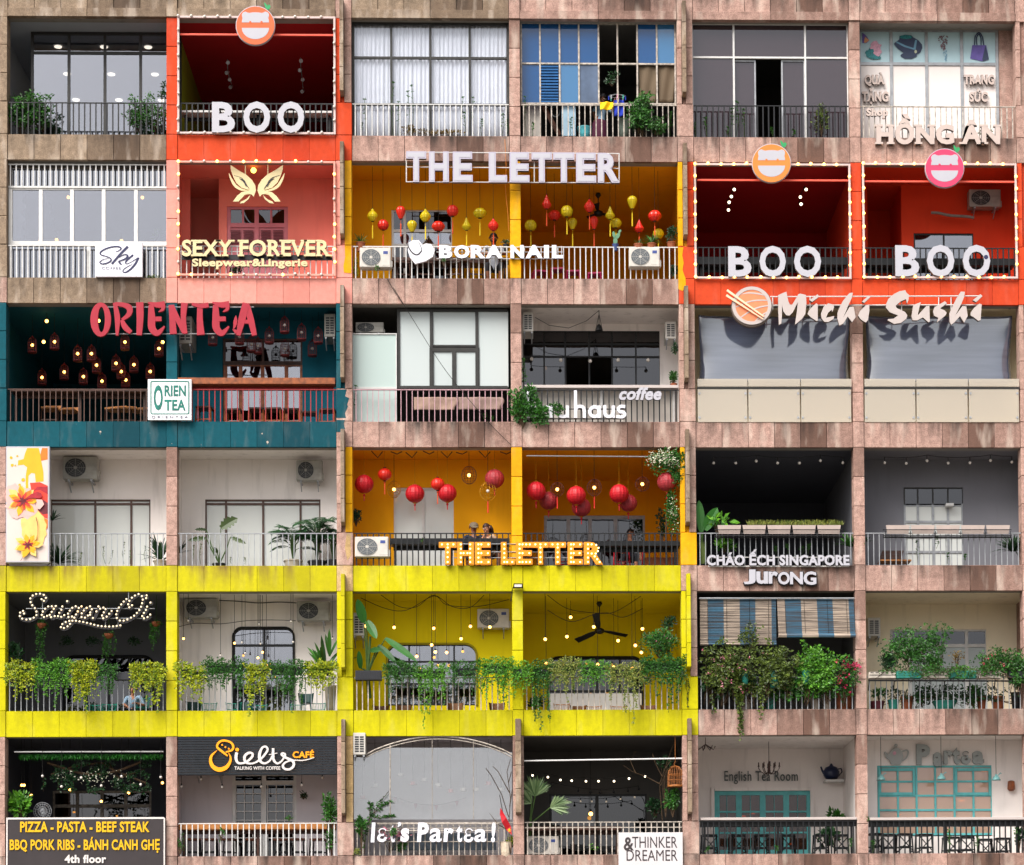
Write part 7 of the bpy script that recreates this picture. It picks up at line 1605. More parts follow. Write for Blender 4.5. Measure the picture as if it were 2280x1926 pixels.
# --- row 4
k=C(4,'A'); spiky('dark slender leafed shrub beside the flower poster, low',k,345,755,.5,.7,60,LGD,.05,None,.9,'shrub',seed=2); spiky('slender leafed plant at the poster edge before the window',k,310,500,.6,.32,16,LGD,.04,None,1.1,'shrub',seed=8); spiky('dark plant in a pale pot left of the pinkish pillar',k,945,740,.5,.75,46,LGD,.045,POTW,.6,seed=9,pr=.16); spiky('dark leaves right of the pinkish pillar',k,1060,690,.6,.35,14,LGD,.04,None,.9,seed=10)
p=P_(k,1292,755,.5); root=T('elephant_ear','tall elephant ear plant with broad ragged leaves in a dark bowl','plant',tuple(p)); f=MB(); s=MB(); LEL=leafmat('leaf_elephant','182A0C','42561E')
for (x,y_,tx,ty,L,wd) in ((1300,545,1400,470,.42,.30),(1215,605,1105,605,.40,.14),(1355,600,1450,625,.36,.12),(1215,555,1145,545,.26,.09),(1280,690,1258,650,.2,.1)):
    q=P_(k,x,y_,.45); e=P_(k,tx,ty,.4); s.path([p,(p+q)/2+Vector(((q.x-p.x)*.15,0,.05)),q],[.018,.014,.01],6); bigleaf(f,q,e-q,(e-q).length,wd,.12,(0,-1,.2),10,True)
f.build('foliage',LEL,root); s.build('stems',STEMG,root); pot(root,(p.x,p.y,p.z-.16),.16,.16,POTD)
def palm(label,k,x,y_,y,h_,nf,L,seed,potm,pr=.2,lm=LPALM,lf=.26,spread=1.0):
    base=P_(k,x,y_,y); root=T('potted_palm',label,'palm',tuple(base)); f=MB(); s=MB(); g=random.Random(seed)
    for i in range(nf):
        a=2*math.pi*i/nf+g.uniform(-.3,.3); e=g.uniform(.5,1.6); m_=base+Vector((math.cos(a)*.06,math.sin(a)*.06,h_*g.uniform(.35,.75))); s.path([base,m_],.012,5); frond(f,s,m_,(math.cos(a)*spread,math.sin(a)*.6*spread,e),L*g.uniform(.75,1.1),.5,16,lf,seed*10+i)
    f.build('foliage',lm,root); s.build('stems',STEMG,root); pot(root,(base.x,base.y,base.z-.28),pr,.3,potm)
palm('feathery areca palm in a pale round pot on the white balcony',k,1725,740,.5,.75,24,.62,3,POTW,.2); palm('taller dark palm beside the end pillar of the white balcony',k,1865,745,.6,1.15,26,.7,5,POTD,.2); palm('drooping palm leaves cut off by the stone pillar',k,1960,740,.65,.9,16,.5,8,POTD,.16)
weeds(lambda i:ORD[i]+' little weed on the white balcony ledge',k,[(450,755,485,690),(620,755,610,655),(640,755,662,680),(730,755,732,630),(765,755,768,680),(860,755,858,650),(1130,755,1140,650),(1180,755,1185,640),(1365,755,1360,720),(1440,755,1440,720)],.15,LOL,.035)
k=C(4,'B'); 
b=MB(); s=MB(); root=T('flowering_vine','white flowering climber hanging from the amber balcony corner','vine',k(1890,150,.0)); bush(b,k(1880,165,.0),(.52,.18,.30),1100,.07,20,seed=3); bush(b,k(1960,240,.05),(.2,.15,.3),300,.07,8,seed=13); bush(b,k(1930,450,.2),(.16,.15,.75),700,.07,22,seed=14); b.build('foliage',LG,root); f=MB(); bush(f,k(1885,150,-.08),(.5,.12,.26),260,.045,14,seed=4); bush(f,k(1930,480,.08),(.12,.1,.5),60,.04,10,seed=24); f.build('blossom',FLW,root); s.path([k(1900,760,.3),k(1890,600,.3),k(1900,420,.3),k(1940,250,.15),k(1900,150,.0)],.018,6); s.build('stems',STEM,root)
simple('dark fern hanging on the amber wall beside the stone fin',k,135,440,540,70,.6,LGD,260,.07,name='hanging_plant',clumps=8); simple('tall dark plant in the far corner of the open amber half',k,1870,420,640,60,1.2,LGD,160,.08,clumps=8,name='shrub'); b=MB(); a=k(1770,715,.6); c=k(1960,760,.6); b.box(a[0],c[0],.6,1.0,c[2]-.1,a[2]); tag(b.build('terracotta_trough',TERRA,origin=a,bevel=.01),'long terracotta trough beside the red stools','trough')
simple('tiny weed on the dark counter left of the lit letters',k,510,605,640,30,.1,LG,24,.05,clumps=3,name='weed',cat='weed')
k=C(4,'C'); 
p=P_(k,190,600,.15); root=T('banana_plant','young banana plant with two upright leaves beside the yellow pillar','banana plant',tuple(p)); f=MB(); s=MB(); s.path([P_(k,165,780,.2),P_(k,170,600,.2)],.03,6)
bigleaf(f,P_(k,165,600,.15),P_(k,150,400,.1)-P_(k,165,600,.15),.75,.20,.05,(0,-1,.1)); bigleaf(f,P_(k,185,590,.15),P_(k,262,440,.05)-P_(k,185,590,.15),.62,.26,.08,(0,-1,.1)); f.build('foliage',LBAN,root); s.build('stems',STEMG,root)
simple('big heart leafed bright plant beside the young banana',k,270,500,570,170,.1,LGB,42,.2,clumps=9,ybase=640); simple('dark bush of leaves under the bright heart leaves',k,300,640,730,140,.2,LGB,120,.13,clumps=9)
b=MB(); g=random.Random(9)
for i in range(900): x=440+570*g.random(); q=k(x,562,-.1+.12*g.random()); b.leaf(q,(g.uniform(-.5,.5),g.uniform(-.5,.2),1),g.uniform(.05,.15),.012)
for i in range(150): x=470+520*g.random(); q=k(x,560,-.1+.12*g.random()); b.leaf((q[0],q[1],q[2]+g.uniform(.03,.1)),(g.uniform(-1,1),-.4,.5),.05,.025)
tag(b.build('trough_grass',LGR,origin=k(720,560,-.1)),'tufty yellowing grass growing in the pale troughs','grass',None,'stuff')
spiky('dark slender shrub between the troughs and the pillar, over the frog letters',k,1050,690,.2,.48,46,LG,.035,None,.8,'shrub',seed=12); spiky('dark slender bush at the right end of the grey balcony',k,2020,720,.3,.55,70,LGD,.045,None,.9,'shrub',seed=14); spiky('small dark tuft right of the pillar on the grey balcony',k,1155,660,.3,.2,10,LGD,.03,None,.9,'shrub',seed=15)
weeds(lambda i:ORD[i]+' small weed before the pale glazed door',k,[(1460,790,1450,660),(1630,790,1632,730),(1728,790,1735,740),(1565,700,1570,630)],.12,LG,.06); weeds(lambda i:ORD[i]+' small weed behind the wide white letters',k,[(610,730,608,690),(680,730,678,680),(765,730,762,690),(800,730,806,680)],.12,LG,.06); b=MB(); 
for i in range(7): bigleaf(b,P_(k,165+i*3,790,.12),(.1*(i-3)*.3,-.1,1),.6,.03,.15)
tag(b.build('grass_tuft',LOL,origin=k(170,790,.12)),'long arching grass blades beside the yellow pillar foot','grass')
# --- row 5
k=C(5,'A')
basket('yellow and green trailing planter nearest the yellow end pillar',k,48,210,515,760,-.05,LGY,260,.075,7,55,1); basket('green trailing planter with long strands, second from the end pillar',k,205,440,505,800,-.05,LGB,460,.06,10,60,2); basket('golden trailing planter reaching lowest, before the dark room',k,420,570,510,830,-.08,LGY,300,.07,9,75,3); basket('fine green trailing planter beside the empty dark trough',k,560,690,515,720,-.05,LG,260,.055,6,60,4); basket('golden pothos planter nearest the middle yellow pillar',k,780,970,530,825,-.05,LGY,300,.08,7,60,5)
b=MB(); b.kbox(k,672,572,778,618,-.12,.03); tag(b.build('empty_trough',POTD,origin=k(725,618,-.1),bevel=.01),'empty dark trough on the railing before the sitting man','trough')
basket('small golden planter just right of the middle yellow pillar',k,1048,1125,525,620,-.05,LGY,90,.085,2,40,6); basket('pothos planter with one long hanging strand',k,1120,1210,535,790,-.05,LGY,110,.075,3,60,7); basket('long lush green planter before the white wall',k,1205,1450,500,740,-.05,LG,560,.06,9,50,8); basket('yellow leafed planter before the rounded door',k,1455,1580,520,850,-.08,LGY,230,.07,6,60,9); basket('long fine leafed green planter right of the rounded door',k,1575,1800,510,830,-.05,LG,520,.055,10,50,10); basket('yellow leafed planter beside the yellow fin',k,1805,1975,515,700,-.05,LGY,280,.075,6,50,11)
spiky('large dracaena with sword leaves beside the yellow fin',k,1915,570,.4,.85,16,LG,.10,None,.75,'dracaena',arch=.25,seed=21); spiky('upright single sword leaves behind the dracaena',k,1940,480,.5,.65,3,LG,.09,None,.2,'dracaena',arch=.05,seed=22); tubm(k,1945,650,790,70,.4,POTW,'tall pale pot below the dracaena','tall_pot','pot')
simple('dark leafy shrub at the left wall of the yellow balcony',k,85,380,530,80,.3,LGD,220,.10,clumps=9,name='shrub')
for i,(x,y0,y1,lb) in enumerate(((245,270,470,'nearest the white side wall'),(640,330,530,'in the middle behind the bulb script'),(920,260,440,'near the yellow middle pillar'))):
    p=P_(k,x,y0+25,.7); root=T('hanging_plant','dark trailing hanging basket '+lb,'hanging plant',tuple(p),'hanging baskets in the dark café'); f=MB(); s=MB(); bush(f,p,(.16,.14,.10),120,.05,6,seed=i)
    for j in range(9): trail(f,s,(p.x+rng.uniform(-.13,.13),.7,p.z),(y1-y0)*k.s*rng.uniform(.5,1),26,.05,i*20+j)
    s.tube((p.x,.7,p.z),(p.x,.7,ceilz(5)),.006,4); f.build('foliage',LG,root); s.build('stems',STEMG,root); b=MB(); b.lathe([(.05,-.08),(.1,-.02),(.11,.03)],p,10); b.build('pot',TERRA,root)
for i,x in enumerate((390,540,800)): b=MB(); bush(b,k(x,395,2.0),(.22,.15,.12),140,.06,6,seed=60+i); tag(b.build('ceiling_plant',LGD,origin=k(x,395,2.0)),'dark plant clump hanging deep in the café, '+ORD[i]+' from the side wall','hanging plant','dark plant clumps')
k=C(5,'B')
p=P_(k,200,560,.3); root=T('banana_plant','tall banana plant with broad arching leaves on the lime balcony','banana plant',tuple(p)); f=MB(); s=MB()
for (x,y_,tx,ty,L,wd,dr) in ((180,270,150,165,.55,.22,.0),(195,260,245,345,.5,.2,.05),(300,360,480,480,.85,.16,.05),(260,400,360,485,.55,.15,.1),(215,430,275,420,.3,.14,.1),(160,530,150,430,.4,.13,.0)):
    q=P_(k,x,y_,.25); e=P_(k,tx,ty,.1); s.path([p,(p+q)/2+Vector((0,0,.04)),q],[.03,.02,.012],6); bigleaf(f,q,e-q,max(L,(e-q).length),wd,dr,(0,-1,.3),10)
s.path([P_(k,210,700,.3),p,P_(k,215,350,.28)],[.05,.045,.025],8); f.build('foliage',LBAN,root); s.build('stems',STEMG,root); b=MB(); b.kbox(k,130,542,278,594,-.1,.12)
for i in range(14): b.kbox(k,136+i*10,547,141+i*10,590,-.108,-.1)
b.build('trough',POTD,root)
basket('dense asparagus fern planter beside the banana plant',k,300,475,490,690,-.06,LG,900,.045,5,50,31); basket('trailing planter with one very long strand over the yellow ledge',k,470,655,510,890,-.08,LGB,420,.055,8,50,32); basket('fern planter in a dark trough before the lime window end',k,680,830,495,600,-.05,LG,520,.05,2,40,33); basket('wiry trailing planter left of the yellow pillar',k,840,1010,480,770,-.06,LGB,420,.06,8,50,34); basket('trailing planter crossing the yellow pillar front',k,1005,1130,500,720,-.14,LGB,260,.06,5,50,35)
basket('trailing planter with longest strand right of the yellow pillar',k,1120,1240,500,900,-.06,LG,300,.06,7,45,36); basket('pale speckled trailing planter in the open lime half',k,1235,1400,480,740,-.06,LGR,460,.055,10,50,37); basket('lush fern planter at the middle of the open lime half',k,1405,1560,490,650,-.06,LGB,560,.05,6,45,38); basket('speckled trailing planter below the glowing bulbs',k,1560,1760,500,870,-.08,LGR,480,.055,11,55,39); basket('thick hanging planter nearest the yellow end pillar',k,1760,1990,470,790,-.06,LG,760,.065,12,45,40)
simple('tall shrub with small purple flowers rising by the end pillar',k,1855,285,480,240,.15,LG,1300,.07,clumps=26,name='shrub',extra=(FLP,30,.05)); simple('climbing greenery at the top of the lime end pillar',k,1905,215,330,90,.4,LGD,200,.07,clumps=8,name='shrub',ybase=480); simple('dark leafy plant behind the railing near the yellow pillar',k,1150,700,765,90,.4,LGD,120,.1,clumps=6)
b=MB(); s=MB(); root=T('climbing_vine','thin vine hanging over the yellow end pillar','vine',k(2010,560,-.1)); 
for i in range(2): trail(b,s,k(2008+i*8,560,-.04),.75,34,.035,80+i,.05,.0)
b.build('foliage',LGD,root); s.build('stems',STEM,root)
k=C(5,'C')
tangle('tangled olive bougainvillea bush filling the railing beside the lime fin',k,150,520,380,790,-.02,LOL,150,22,.09,3,extra=(FLP,.2,.05)); tangle('olive foliage reaching up the bamboo blind',k,390,520,260,470,-.05,LOL,9,16,.08,4); tangle('yellow green climber in the middle of the planted railing',k,480,745,385,760,-.06,LOL,90,22,.095,5); tangle('bright green bush before the dark room',k,720,985,395,780,.0,LGB,130,24,.085,6); tangle('dark leafy mass hanging inside the planted railing beside the fin',k,150,480,520,795,.16,LGD,70,22,.09,7); tangle('dark leafy mass low inside the planted railing at the middle',k,480,960,560,795,.16,LG,90,22,.09,8); tangle('sparse rose bush with magenta flowers beside the pillar',k,930,1110,470,790,.0,LG,46,18,.075,9,name='rose_bush',extra=(FLM,.5,.06))
b=MB(); bush(b,k(1058,545,-.08),(.22,.08,.07),80,.07,8,seed=77); tag(b.build('flower_spray',FLM,origin=k(1058,545,-.08)),'spray of magenta flowers leaning over the pillar','flowers')
root=T('trailing_vine','long leafy vine hanging down over the stone ledge and below','vine',k(385,600,-.06)); b=MB(); s=MB()
for i in range(7): trail(b,s,k(372+i*6,600,-.06),1.45*(1-.1*i),int(70-7*i),.08,90+i,.05,.03)
for i in range(3): trail(b,s,k(505+i*12,640,-.06),.85-.2*i,30,.075,110+i,.05,.03)
for i in range(2): trail(b,s,k(225+i*8,700,-.06),.5,16,.07,120+i,.05,.03)
b.build('foliage',LOL,root); s.build('stems',STEM,root)
for x,y0,y1,w_,mt,lb in ((600,570,645,70,POTT,'pale teal pot hung on the railing below the blind'),(425,575,625,50,POTT,'small teal pot among the bougainvillea'),(790,570,625,50,POTT,'pale teal pot before the bright bush')):
    tubm(k,x,y0,y1,w_,-.08,mt,lb,'hanging_pot','pot')
for x,y0,y1,w_,mt,lb in ((1015,695,795,120,TERRA,'large terracotta jar beside the pillar'),(845,735,795,65,POTW,'pale box pot behind the planted railing'),(912,715,795,60,POTW,'taller pale pot beside the terracotta jar'),(580,740,795,70,POTT,'teal pot low behind the railing'),(200,740,795,80,POTD,'dark pot low beside the lime fin'),(430,745,795,70,POTW,'grey pot behind the long vine'),
 (1212,755,797,95,POTB,'maroon bowl right of the pillar'),(1310,745,797,70,POTT,'round teal pot right of the maroon bowl'),(1390,725,797,80,TERRA,'terracotta pot below the first green box'),(1615,755,797,150,POTT,'long teal trough low before the white door'),(1835,725,797,60,TERRA,'terracotta pot below the second green box'),(1932,725,797,85,TERRA,'wide terracotta pot near the end'),(2040,700,797,60,POTD,'dark planter box at the far end')):
    tubm(k,x,y0,y1,w_,.4,mt,lb,'plant_pot','pot')
for i,(x0,x1,mt,lb,fol,L,n,ext) in enumerate(((1165,1325,POTW,'worn pale flower box with a rounded dark bush','LGD',.06,0,None),(1328,1480,POTT,'first green flower box with a light shrub',LG,.06,0,None),(1490,1640,POTW,'worn pale flower box between the two green ones',LG,.06,60,None),(1650,1805,POTT,'second green flower box with low green leaves',LGB,.05,260,None),(1820,1955,POTW,'worn pale flower box under the rose bush',LGB,.05,200,None),(2000,2088,POTD,'dark flower box at the far end',LG,.06,80,None))):
    root=T('flower_box',lb,'flower box',k((x0+x1)/2,620,-.1),'flower boxes on the shelf'); b=MB(); b.kbox(k,x0,572 if i%2 else 578,x1,615,-.2,.02); b.build('box',mt,root,bevel=.008); b=MB()
    for j in range(int((x1-x0)/30)): b.kbox(k,x0+8+j*30,580,x0+26+j*30,584,-.206,-.2)
    b.kbox(k,x0+2,595,x1-2,598,-.206,-.2); b.build('rib',DARKF if mt is POTW else mt,root)
    if n: f=MB(); bush(f,k((x0+x1)/2,562,-.1),((x1-x0)/2*k.s,.12,.09),n,L,10,seed=200+i); f.build('foliage',fol,root)
b=MB(); b.tube(k(1160,628,-.2),k(2080,632,-.2),.016,5); b.tube(k(1160,630,.02),k(2080,634,.02),.016,5)
for i in range(7): x=1165+i*150; b.path([k(x,628,-.2),k(x,630,.05),k(x-4,690,.05)],.012,4)
tag(b.build('box_shelf',BLACK,origin=k(1600,630,-.1)),'dark iron shelf carrying the flower boxes','shelf')
simple('rounded dark topiary bush in the first flower box',k,1268,465,575,125,-.08,LGD,900,.05,clumps=16,name='shrub'); tangle('sprawling shrub arching over the first boxes',k,1230,1560,290,590,-.05,LG,90,16,.075,21); tangle('leafy arching branches before the transom window',k,1400,1660,250,560,-.05,LG,44,14,.075,22); simple('taller leafy bush left of the white door leaf',k,1560,450,570,120,-.05,LG,500,.065,clumps=14,name='shrub'); simple('thin rose branches with dark red leaves before the door',k,1690,430,560,130,-.05,LBR,90,.06,clumps=10,name='rose_bush')
tangle('sparse rose bush with red blooms at the flower box end',k,1800,2060,425,620,-.05,LG,80,16,.07,23,name='rose_bush',extra=(FLM,.15,.05)); tangle('dense leaves hanging at the far end of the flower shelf',k,2000,2100,420,720,-.05,LG,60,20,.08,24); tangle('low greenery spilling over the flower boxes',k,1165,2080,520,640,-.16,LG,90,14,.065,41,dep=.1); tangle('tangled stems and leaves behind the railing under the flower boxes',k,1200,2080,640,795,.3,LGD,90,14,.075,42)
simple('heart leafed plant hanging behind the railing, near the second green box',k,1785,650,790,90,.2,LG,160,.1,clumps=8); simple('two leafed young plant above the maroon bowl',k,1222,680,755,90,.35,LG,60,.1,clumps=5); simple('small shrub behind the railing under the middle boxes',k,1480,690,790,90,.3,LG,200,.07,clumps=8)
# --- row 6
k=C(6,'A'); simple('broad green shrub at the left end above the menu board',k,125,420,580,150,.3,LGB,420,.13,clumps=14,name='shrub')
MOSS=leafmat('moss_green','0A4A10','2E8A1E'); b=MB(); g=random.Random(4)
for i in range(2600): x=110+850*g.random(); q=k(x,205+20*g.random(),.35+.9*g.random()); b.leaf(q,(g.uniform(-.4,.4),g.uniform(-.6,.2),-1),g.uniform(.05,.12),.02)
tag(b.build('grass_canopy',MOSS,origin=k(500,205,.5)),'bright artificial grass canopy lining the ceiling above the menu board','canopy')
root=T('leafy_garland','tangled branch garland with leaves and small white flowers above the menu board','garland',k(560,330,.7)); f=MB(); s=MB(); w_=MB()
s.path([k(x,y_,.7) for x,y_ in smooth_pts([(280,260),(400,300),(500,325),(600,325),(700,305),(830,255)],4)],.028,6); s.path([k(x,y_,.75) for x,y_ in ((300,330),(440,280),(600,260),(660,300),(860,380))],.022,5); s.path([k(x,y_,.8) for x,y_ in ((640,260),(700,350),(850,300))],.02,5)
for i in range(26):
    x=270+600*random.Random(i).random(); bush(f,k(x,330+random.Random(i+50).uniform(-60,90),.7),(.16,.14,.13),48,.075,4,seed=300+i)
for i in range(8): trail(f,s,k(260+i*85,340,.65),.35,14,.07,320+i)
bush(w_,k(550,345,.62),(1.05,.15,.28),120,.045,30,seed=9); f.build('foliage',LGD,root); s.build('branches',STEM,root); w_.build('blossom',FLW,root)
simple('hanging ball of dark leaves beside the grilled window',k,1785,425,475,50,1.1,LGD,130,.05,clumps=6,name='hanging_plant'); simple('tall leafy climber by the stone fin on the café balcony',k,1935,420,640,90,.15,LG,420,.09,clumps=16,name='shrub',ybase=790); simple('climber leaves low behind the white café railing end',k,1940,640,790,80,.1,LG,160,.08,clumps=9,name='shrub'); simple('small vine beside the pink pillar on the white café railing',k,1060,650,800,50,.0,LG,80,.05,clumps=8,name='vine_sprig'); simple('little plant on the counter by the café stools',k,1300,645,720,40,-.02,LG,40,.05,clumps=5,name='weed',cat='weed'); simple('small leaves on the railing before the grilled window',k,1700,575,600,70,.05,LG,40,.05,clumps=5,name='weed',cat='weed')
k=C(6,'B'); 
def branchy(label,k,pts,y,lm,n,L,name='shrub'):
    root=T(name,label,'plant',k(*pts[0][0],y)); f=MB(); s=MB()
    for br in pts:
        Q=[P_(k,a_,c_,y+rng.uniform(-.06,.06)) for a_,c_ in br]; s.path(Q,[.010*(1-.6*i/len(Q)) for i in range(len(Q))],4)
        for i in range(n if lm else 0):
            t=rng.random()**.6*(len(Q)-1.01); j=int(t); q=Q[j].lerp(Q[j+1],t-j); f.leaf(q,(rng.uniform(-1,1),rng.uniform(-1,.2),rng.uniform(-.4,.8)),L*rng.uniform(.7,1.2),L*.42)
    if f.v: f.build('foliage',lm,root)
    s.build('branches',STEM,root); return root
branchy('branchy green shrub climbing the glass screen',k,[[(180,770),(190,640),(240,520),(320,410)],[(190,640),(150,560)],[(230,540),(280,500),(330,470)],[(210,600),(215,480)],[(240,560),(300,560),(345,555)],[(180,700),(140,620)]],-.1,LG,36,.10); simple('leafy bush before the letters of let’s',k,165,560,640,100,-.16,LG,170,.09,clumps=8,name='shrub',ybase=770); simple('leafy clump before the letter t of let’s',k,345,600,665,50,-.18,LG,70,.07,clumps=5,name='weed',cat='weed'); simple('pink flowering plant behind the let’s letters',k,330,620,700,230,.08,FLP,110,.07,clumps=9,name='flowering_plant',ybase=765); simple('green leaves low behind the let’s letters',k,390,690,765,60,.1,LG,130,.08,clumps=6,name='shrub'); simple('yellow green tuft in the lattice pot',k,1020,655,730,60,.1,LGY,90,.08,clumps=5); b=MB(); bush(b,k(130,755,.0),(.12,.05,.08),90,.05,5,seed=41); tag(b.build('ledge_weeds',LGR,origin=k(130,770,0)),'dry grass at the foot of the white railing beside the fin','weeds',None,'stuff')
branchy('bare wiry vine on the stone pillar beside the flag',k,[[(1010,770),(1000,600),(1010,450),(990,300),(1010,230)],[(1000,560),(960,430),(900,320),(870,280)],[(1005,500),(1020,400)],[(1010,640),(940,600),(890,535)],[(1005,420),(940,300),(910,270)],[(1000,360),(1015,300)]],.0,None,0,.05,'bare_vine')
p=P_(k,1125,560,.35); root=T('fan_palm','spiky fan palm with stiff radiating leaves at the bistro balcony','palm',tuple(p)); f=MB(); s=MB(); LFP=leafmat('leaf_fanpalm','3A5A30','8AA070')
for (hx_,hy,rr,a0,a1) in ((1150,440,.62,.5,2.7),(1235,505,.55,-.5,1.2),(1130,480,.45,1.6,3.2)):
    q=P_(k,hx_,hy,.2); s.path([P_(k,1120,600,.35),q],.014,5)
    for i in range(26): a=a0+(a1-a0)*i/25; bigleaf(f,q,(math.cos(a),rng.uniform(-.5,.1),math.sin(a)),rr*rng.uniform(.75,1.05)*(.7+.3*math.sin((a-a0)/(a1-a0)*math.pi)),.035,.12,(0,-1,.1),5)
s.path([P_(k,1115,770,.4),P_(k,1125,560,.3)],.03,6); f.build('foliage',LFP,root); s.build('stems',STEMG,root)
branchy('bare branching sapling beside the birdcage',k,[[(1880,770),(1870,560),(1855,370),(1880,300),(1935,140)],[(1855,370),(1780,330),(1700,300),(1650,265)],[(1860,380),(1900,290),(1960,240)],[(1720,310),(1690,240),(1720,185)],[(1870,330),(1830,250),(1815,200)],[(1890,280),(1930,220)]],.25,None,0,.05,'bare_sapling')
simple('drooping leafy plant below the birdcage',k,1930,385,520,90,.2,LG,260,.1,clumps=10,name='shrub',droop=.8,ybase=560); simple('dark leafy plant right of the sliding door',k,1830,440,560,90,1.0,LGD,220,.09,clumps=9,name='shrub'); simple('dark foliage high beside the birdcage',k,1890,200,300,80,.5,LGD,160,.07,clumps=8,name='shrub',ybase=560); weeds(lambda i:ORD[i]+' seedling behind the bistro railing',k,[(1465,765,1468,715),(1490,765,1495,730)],.15,LGB,.06)
k=C(6,'C'); simple('broad leafed plant in the tea room corner',k,960,535,610,90,2.0,LG,70,.16,clumps=6,name='shrub',ybase=790); simple('big leafed plant low behind the black tea room railing',k,930,660,760,140,1.0,LGD,60,.2,clumps=6,name='shrub'); weeds(lambda i:ORD[i]+' small plant along the black tea house railing',k,[(190,805,205,770),(610,805,612,765),(1048,800,1055,720),(1150,640,1150,590),(1185,800,1190,730),(1640,800,1640,665),(1805,800,1810,705),(2035,720,2040,660)],.0,LG,.06)
simple('dark plant beside the far end pillar of the tea house',k,2060,640,790,50,.1,LGD,120,.08,clumps=6,name='shrub')
# ================================================================ people
SKIN=plain('skin','B07A5E',.55,0,.08,10); SKIND=plain('skin_tan','8A5A42',.55,0,.08,10); HAIRD=plain('hair_dark','1A1214',.6,0,.2,30); HAIRB=plain('hair_brown','3A1E16',.6,0,.2,30); NAVYS=plain('shirt_navy','151A2E',.8,0,.15,10); BEIGE=plain('top_beige','B4957C',.8,0,.1,10); SHW=plain('shirt_pale','B8BCC6',.8,0,.1,10); SHB=plain('shirt_blue','8AA6BE',.8,0,.1,10); TRK=plain('trousers_dark','14161E',.8,0,.15,10); SKT=plain('skirt_plum','4A1230',.8,0,.1,10); CAPM=plain('cap_khaki','6E6250',.8,0,.12,12); EYEW=plain('eye_white','E0DCD8',.4); EYED=plain('eye_dark','1A1010',.3); LIP=plain('lips','8A4038',.5)
def person(label,head,yaw,nod,torso_to,pose,mats,scale=1.0,hair=HAIRD,longhair=False,cap=None,glasses=False,legs=True):
    """head: world point of the head centre; torso_to: hip point; pose: dict of left and right elbow, wrist, knee, ankle points (world)"""
    skin,shirt,trou=mats; hd=Vector(head); hip=Vector(torso_to); root=T('person',label,'person',(hip.x,hip.y,hip.z))
    neck=hd+Vector((0,.02,-.13*scale)); chest=neck.lerp(hip,.35)+Vector((0,.0,0)); belly=neck.lerp(hip,.7)
    fwd=Vector((math.sin(yaw),-math.cos(yaw),0)); side=Vector((-fwd.y,fwd.x,0))
    V=[];E=[];R0=[];Rg=[]
    def add(p,r,reg,par=None):
        V.append(tuple(p)); R0.append(r*scale); Rg.append(reg)
        if par is not None: E.append((par,len(V)-1))
        return len(V)-1
    h=add(hip,.135,'t'); b_=add(belly,.125,'s',h); c=add(chest,.135,'s',b_); n=add(neck,.055,'k',c)
    u=(hd-neck).normalized(); add(hd-u*.03,.075,'k',n); add(hd+u*.04,.088,'k',len(V)-1); add(hd+u*.09,.06,'k',len(V)-1)
    for sg,nm in ((-1,'l'),(1,'r')):
        sh=add(neck.lerp(hip,.10)+side*sg*.165*scale,.06,'s',c); el,wr=Vector(pose[nm+'e']),Vector(pose[nm+'w'])
        m1=add(V[sh] and Vector(V[sh]).lerp(el,.5),.048,'s',sh); e=add(el,.040,pose.get('sleeve','s'),m1); m2=add(el.lerp(wr,.5),.034,'k',e); w_=add(wr,.024,'k',m2)
        d=(wr-el).normalized(); pal=add(wr+d*.05*scale,.027,'k',w_); ax=d.cross(Vector((0,0,1)));
        if ax.length<.1: ax=side
        ax.normalize()
        for f,(o,L) in enumerate(((-.030,.055),(-.010,.066),(.010,.062),(.030,.05))):
            k1=add(wr+d*.085*scale+ax*o*scale,.0085,'k',pal); k2=add(wr+d*(.085+L*.55)*scale+ax*o*1.05*scale+Vector((0,0,-.012*scale)),.008,'k',k1); add(wr+d*(.085+L*.9)*scale+ax*o*scale+Vector((0,0,-.035*scale)),.007,'k',k2)
        t1=add(wr+d*.035*scale+ax*.045*scale*-sg,.010,'k',pal); add(wr+d*.07*scale+ax*.06*scale*-sg,.008,'k',t1)
        if legs:
            kn,an=Vector(pose[nm+'k']),Vector(pose[nm+'a']); hp=add(hip+side*sg*.095*scale+Vector((0,0,-.04)),.095,'t',h); m3=add(Vector(V[hp]).lerp(kn,.5),.08,'t',hp); kk=add(kn,.06,pose.get('leg','t'),m3); m4=add(kn.lerp(an,.4),.055,pose.get('leg','t'),kk); a_=add(an,.038,'k',m4); add(an+fwd*.08*scale+Vector((0,0,-.05)),.036,'f',a_); add(an+fwd*.16*scale+Vector((0,0,-.06)),.028,'f',len(V)-1)
    me=bpy.data.meshes.new('body'); me.from_pydata(V,E,[]); o=bpy.data.objects.new('body',me); COL.objects.link(o)
    md=o.modifiers.new('skin','SKIN'); sv=me.skin_vertices[0].data
    for i,r in enumerate(R0): sv[i].radius=(r,r*(.72 if Rg[i] in 'st' and i<4 else 1))
    sv[0].use_root=True; md.branch_smoothing=.5; o.modifiers.new('sub','SUBSURF').render_levels=1; o.modifiers['sub'].levels=1
    bpy.context.view_layer.update(); dm=bpy.data.meshes.new_from_object(o.evaluated_get(bpy.context.evaluated_depsgraph_get())); bpy.data.objects.remove(o)
    VA=np.array(V); segs=[(np.array(V[a]),np.array(V[b__]),Rg[b__]) for a,b__ in E]; MI={'k':0,'s':1,'t':2,'f':3}
    for m_ in (skin,shirt,trou,BLACK): dm.materials.append(m_)
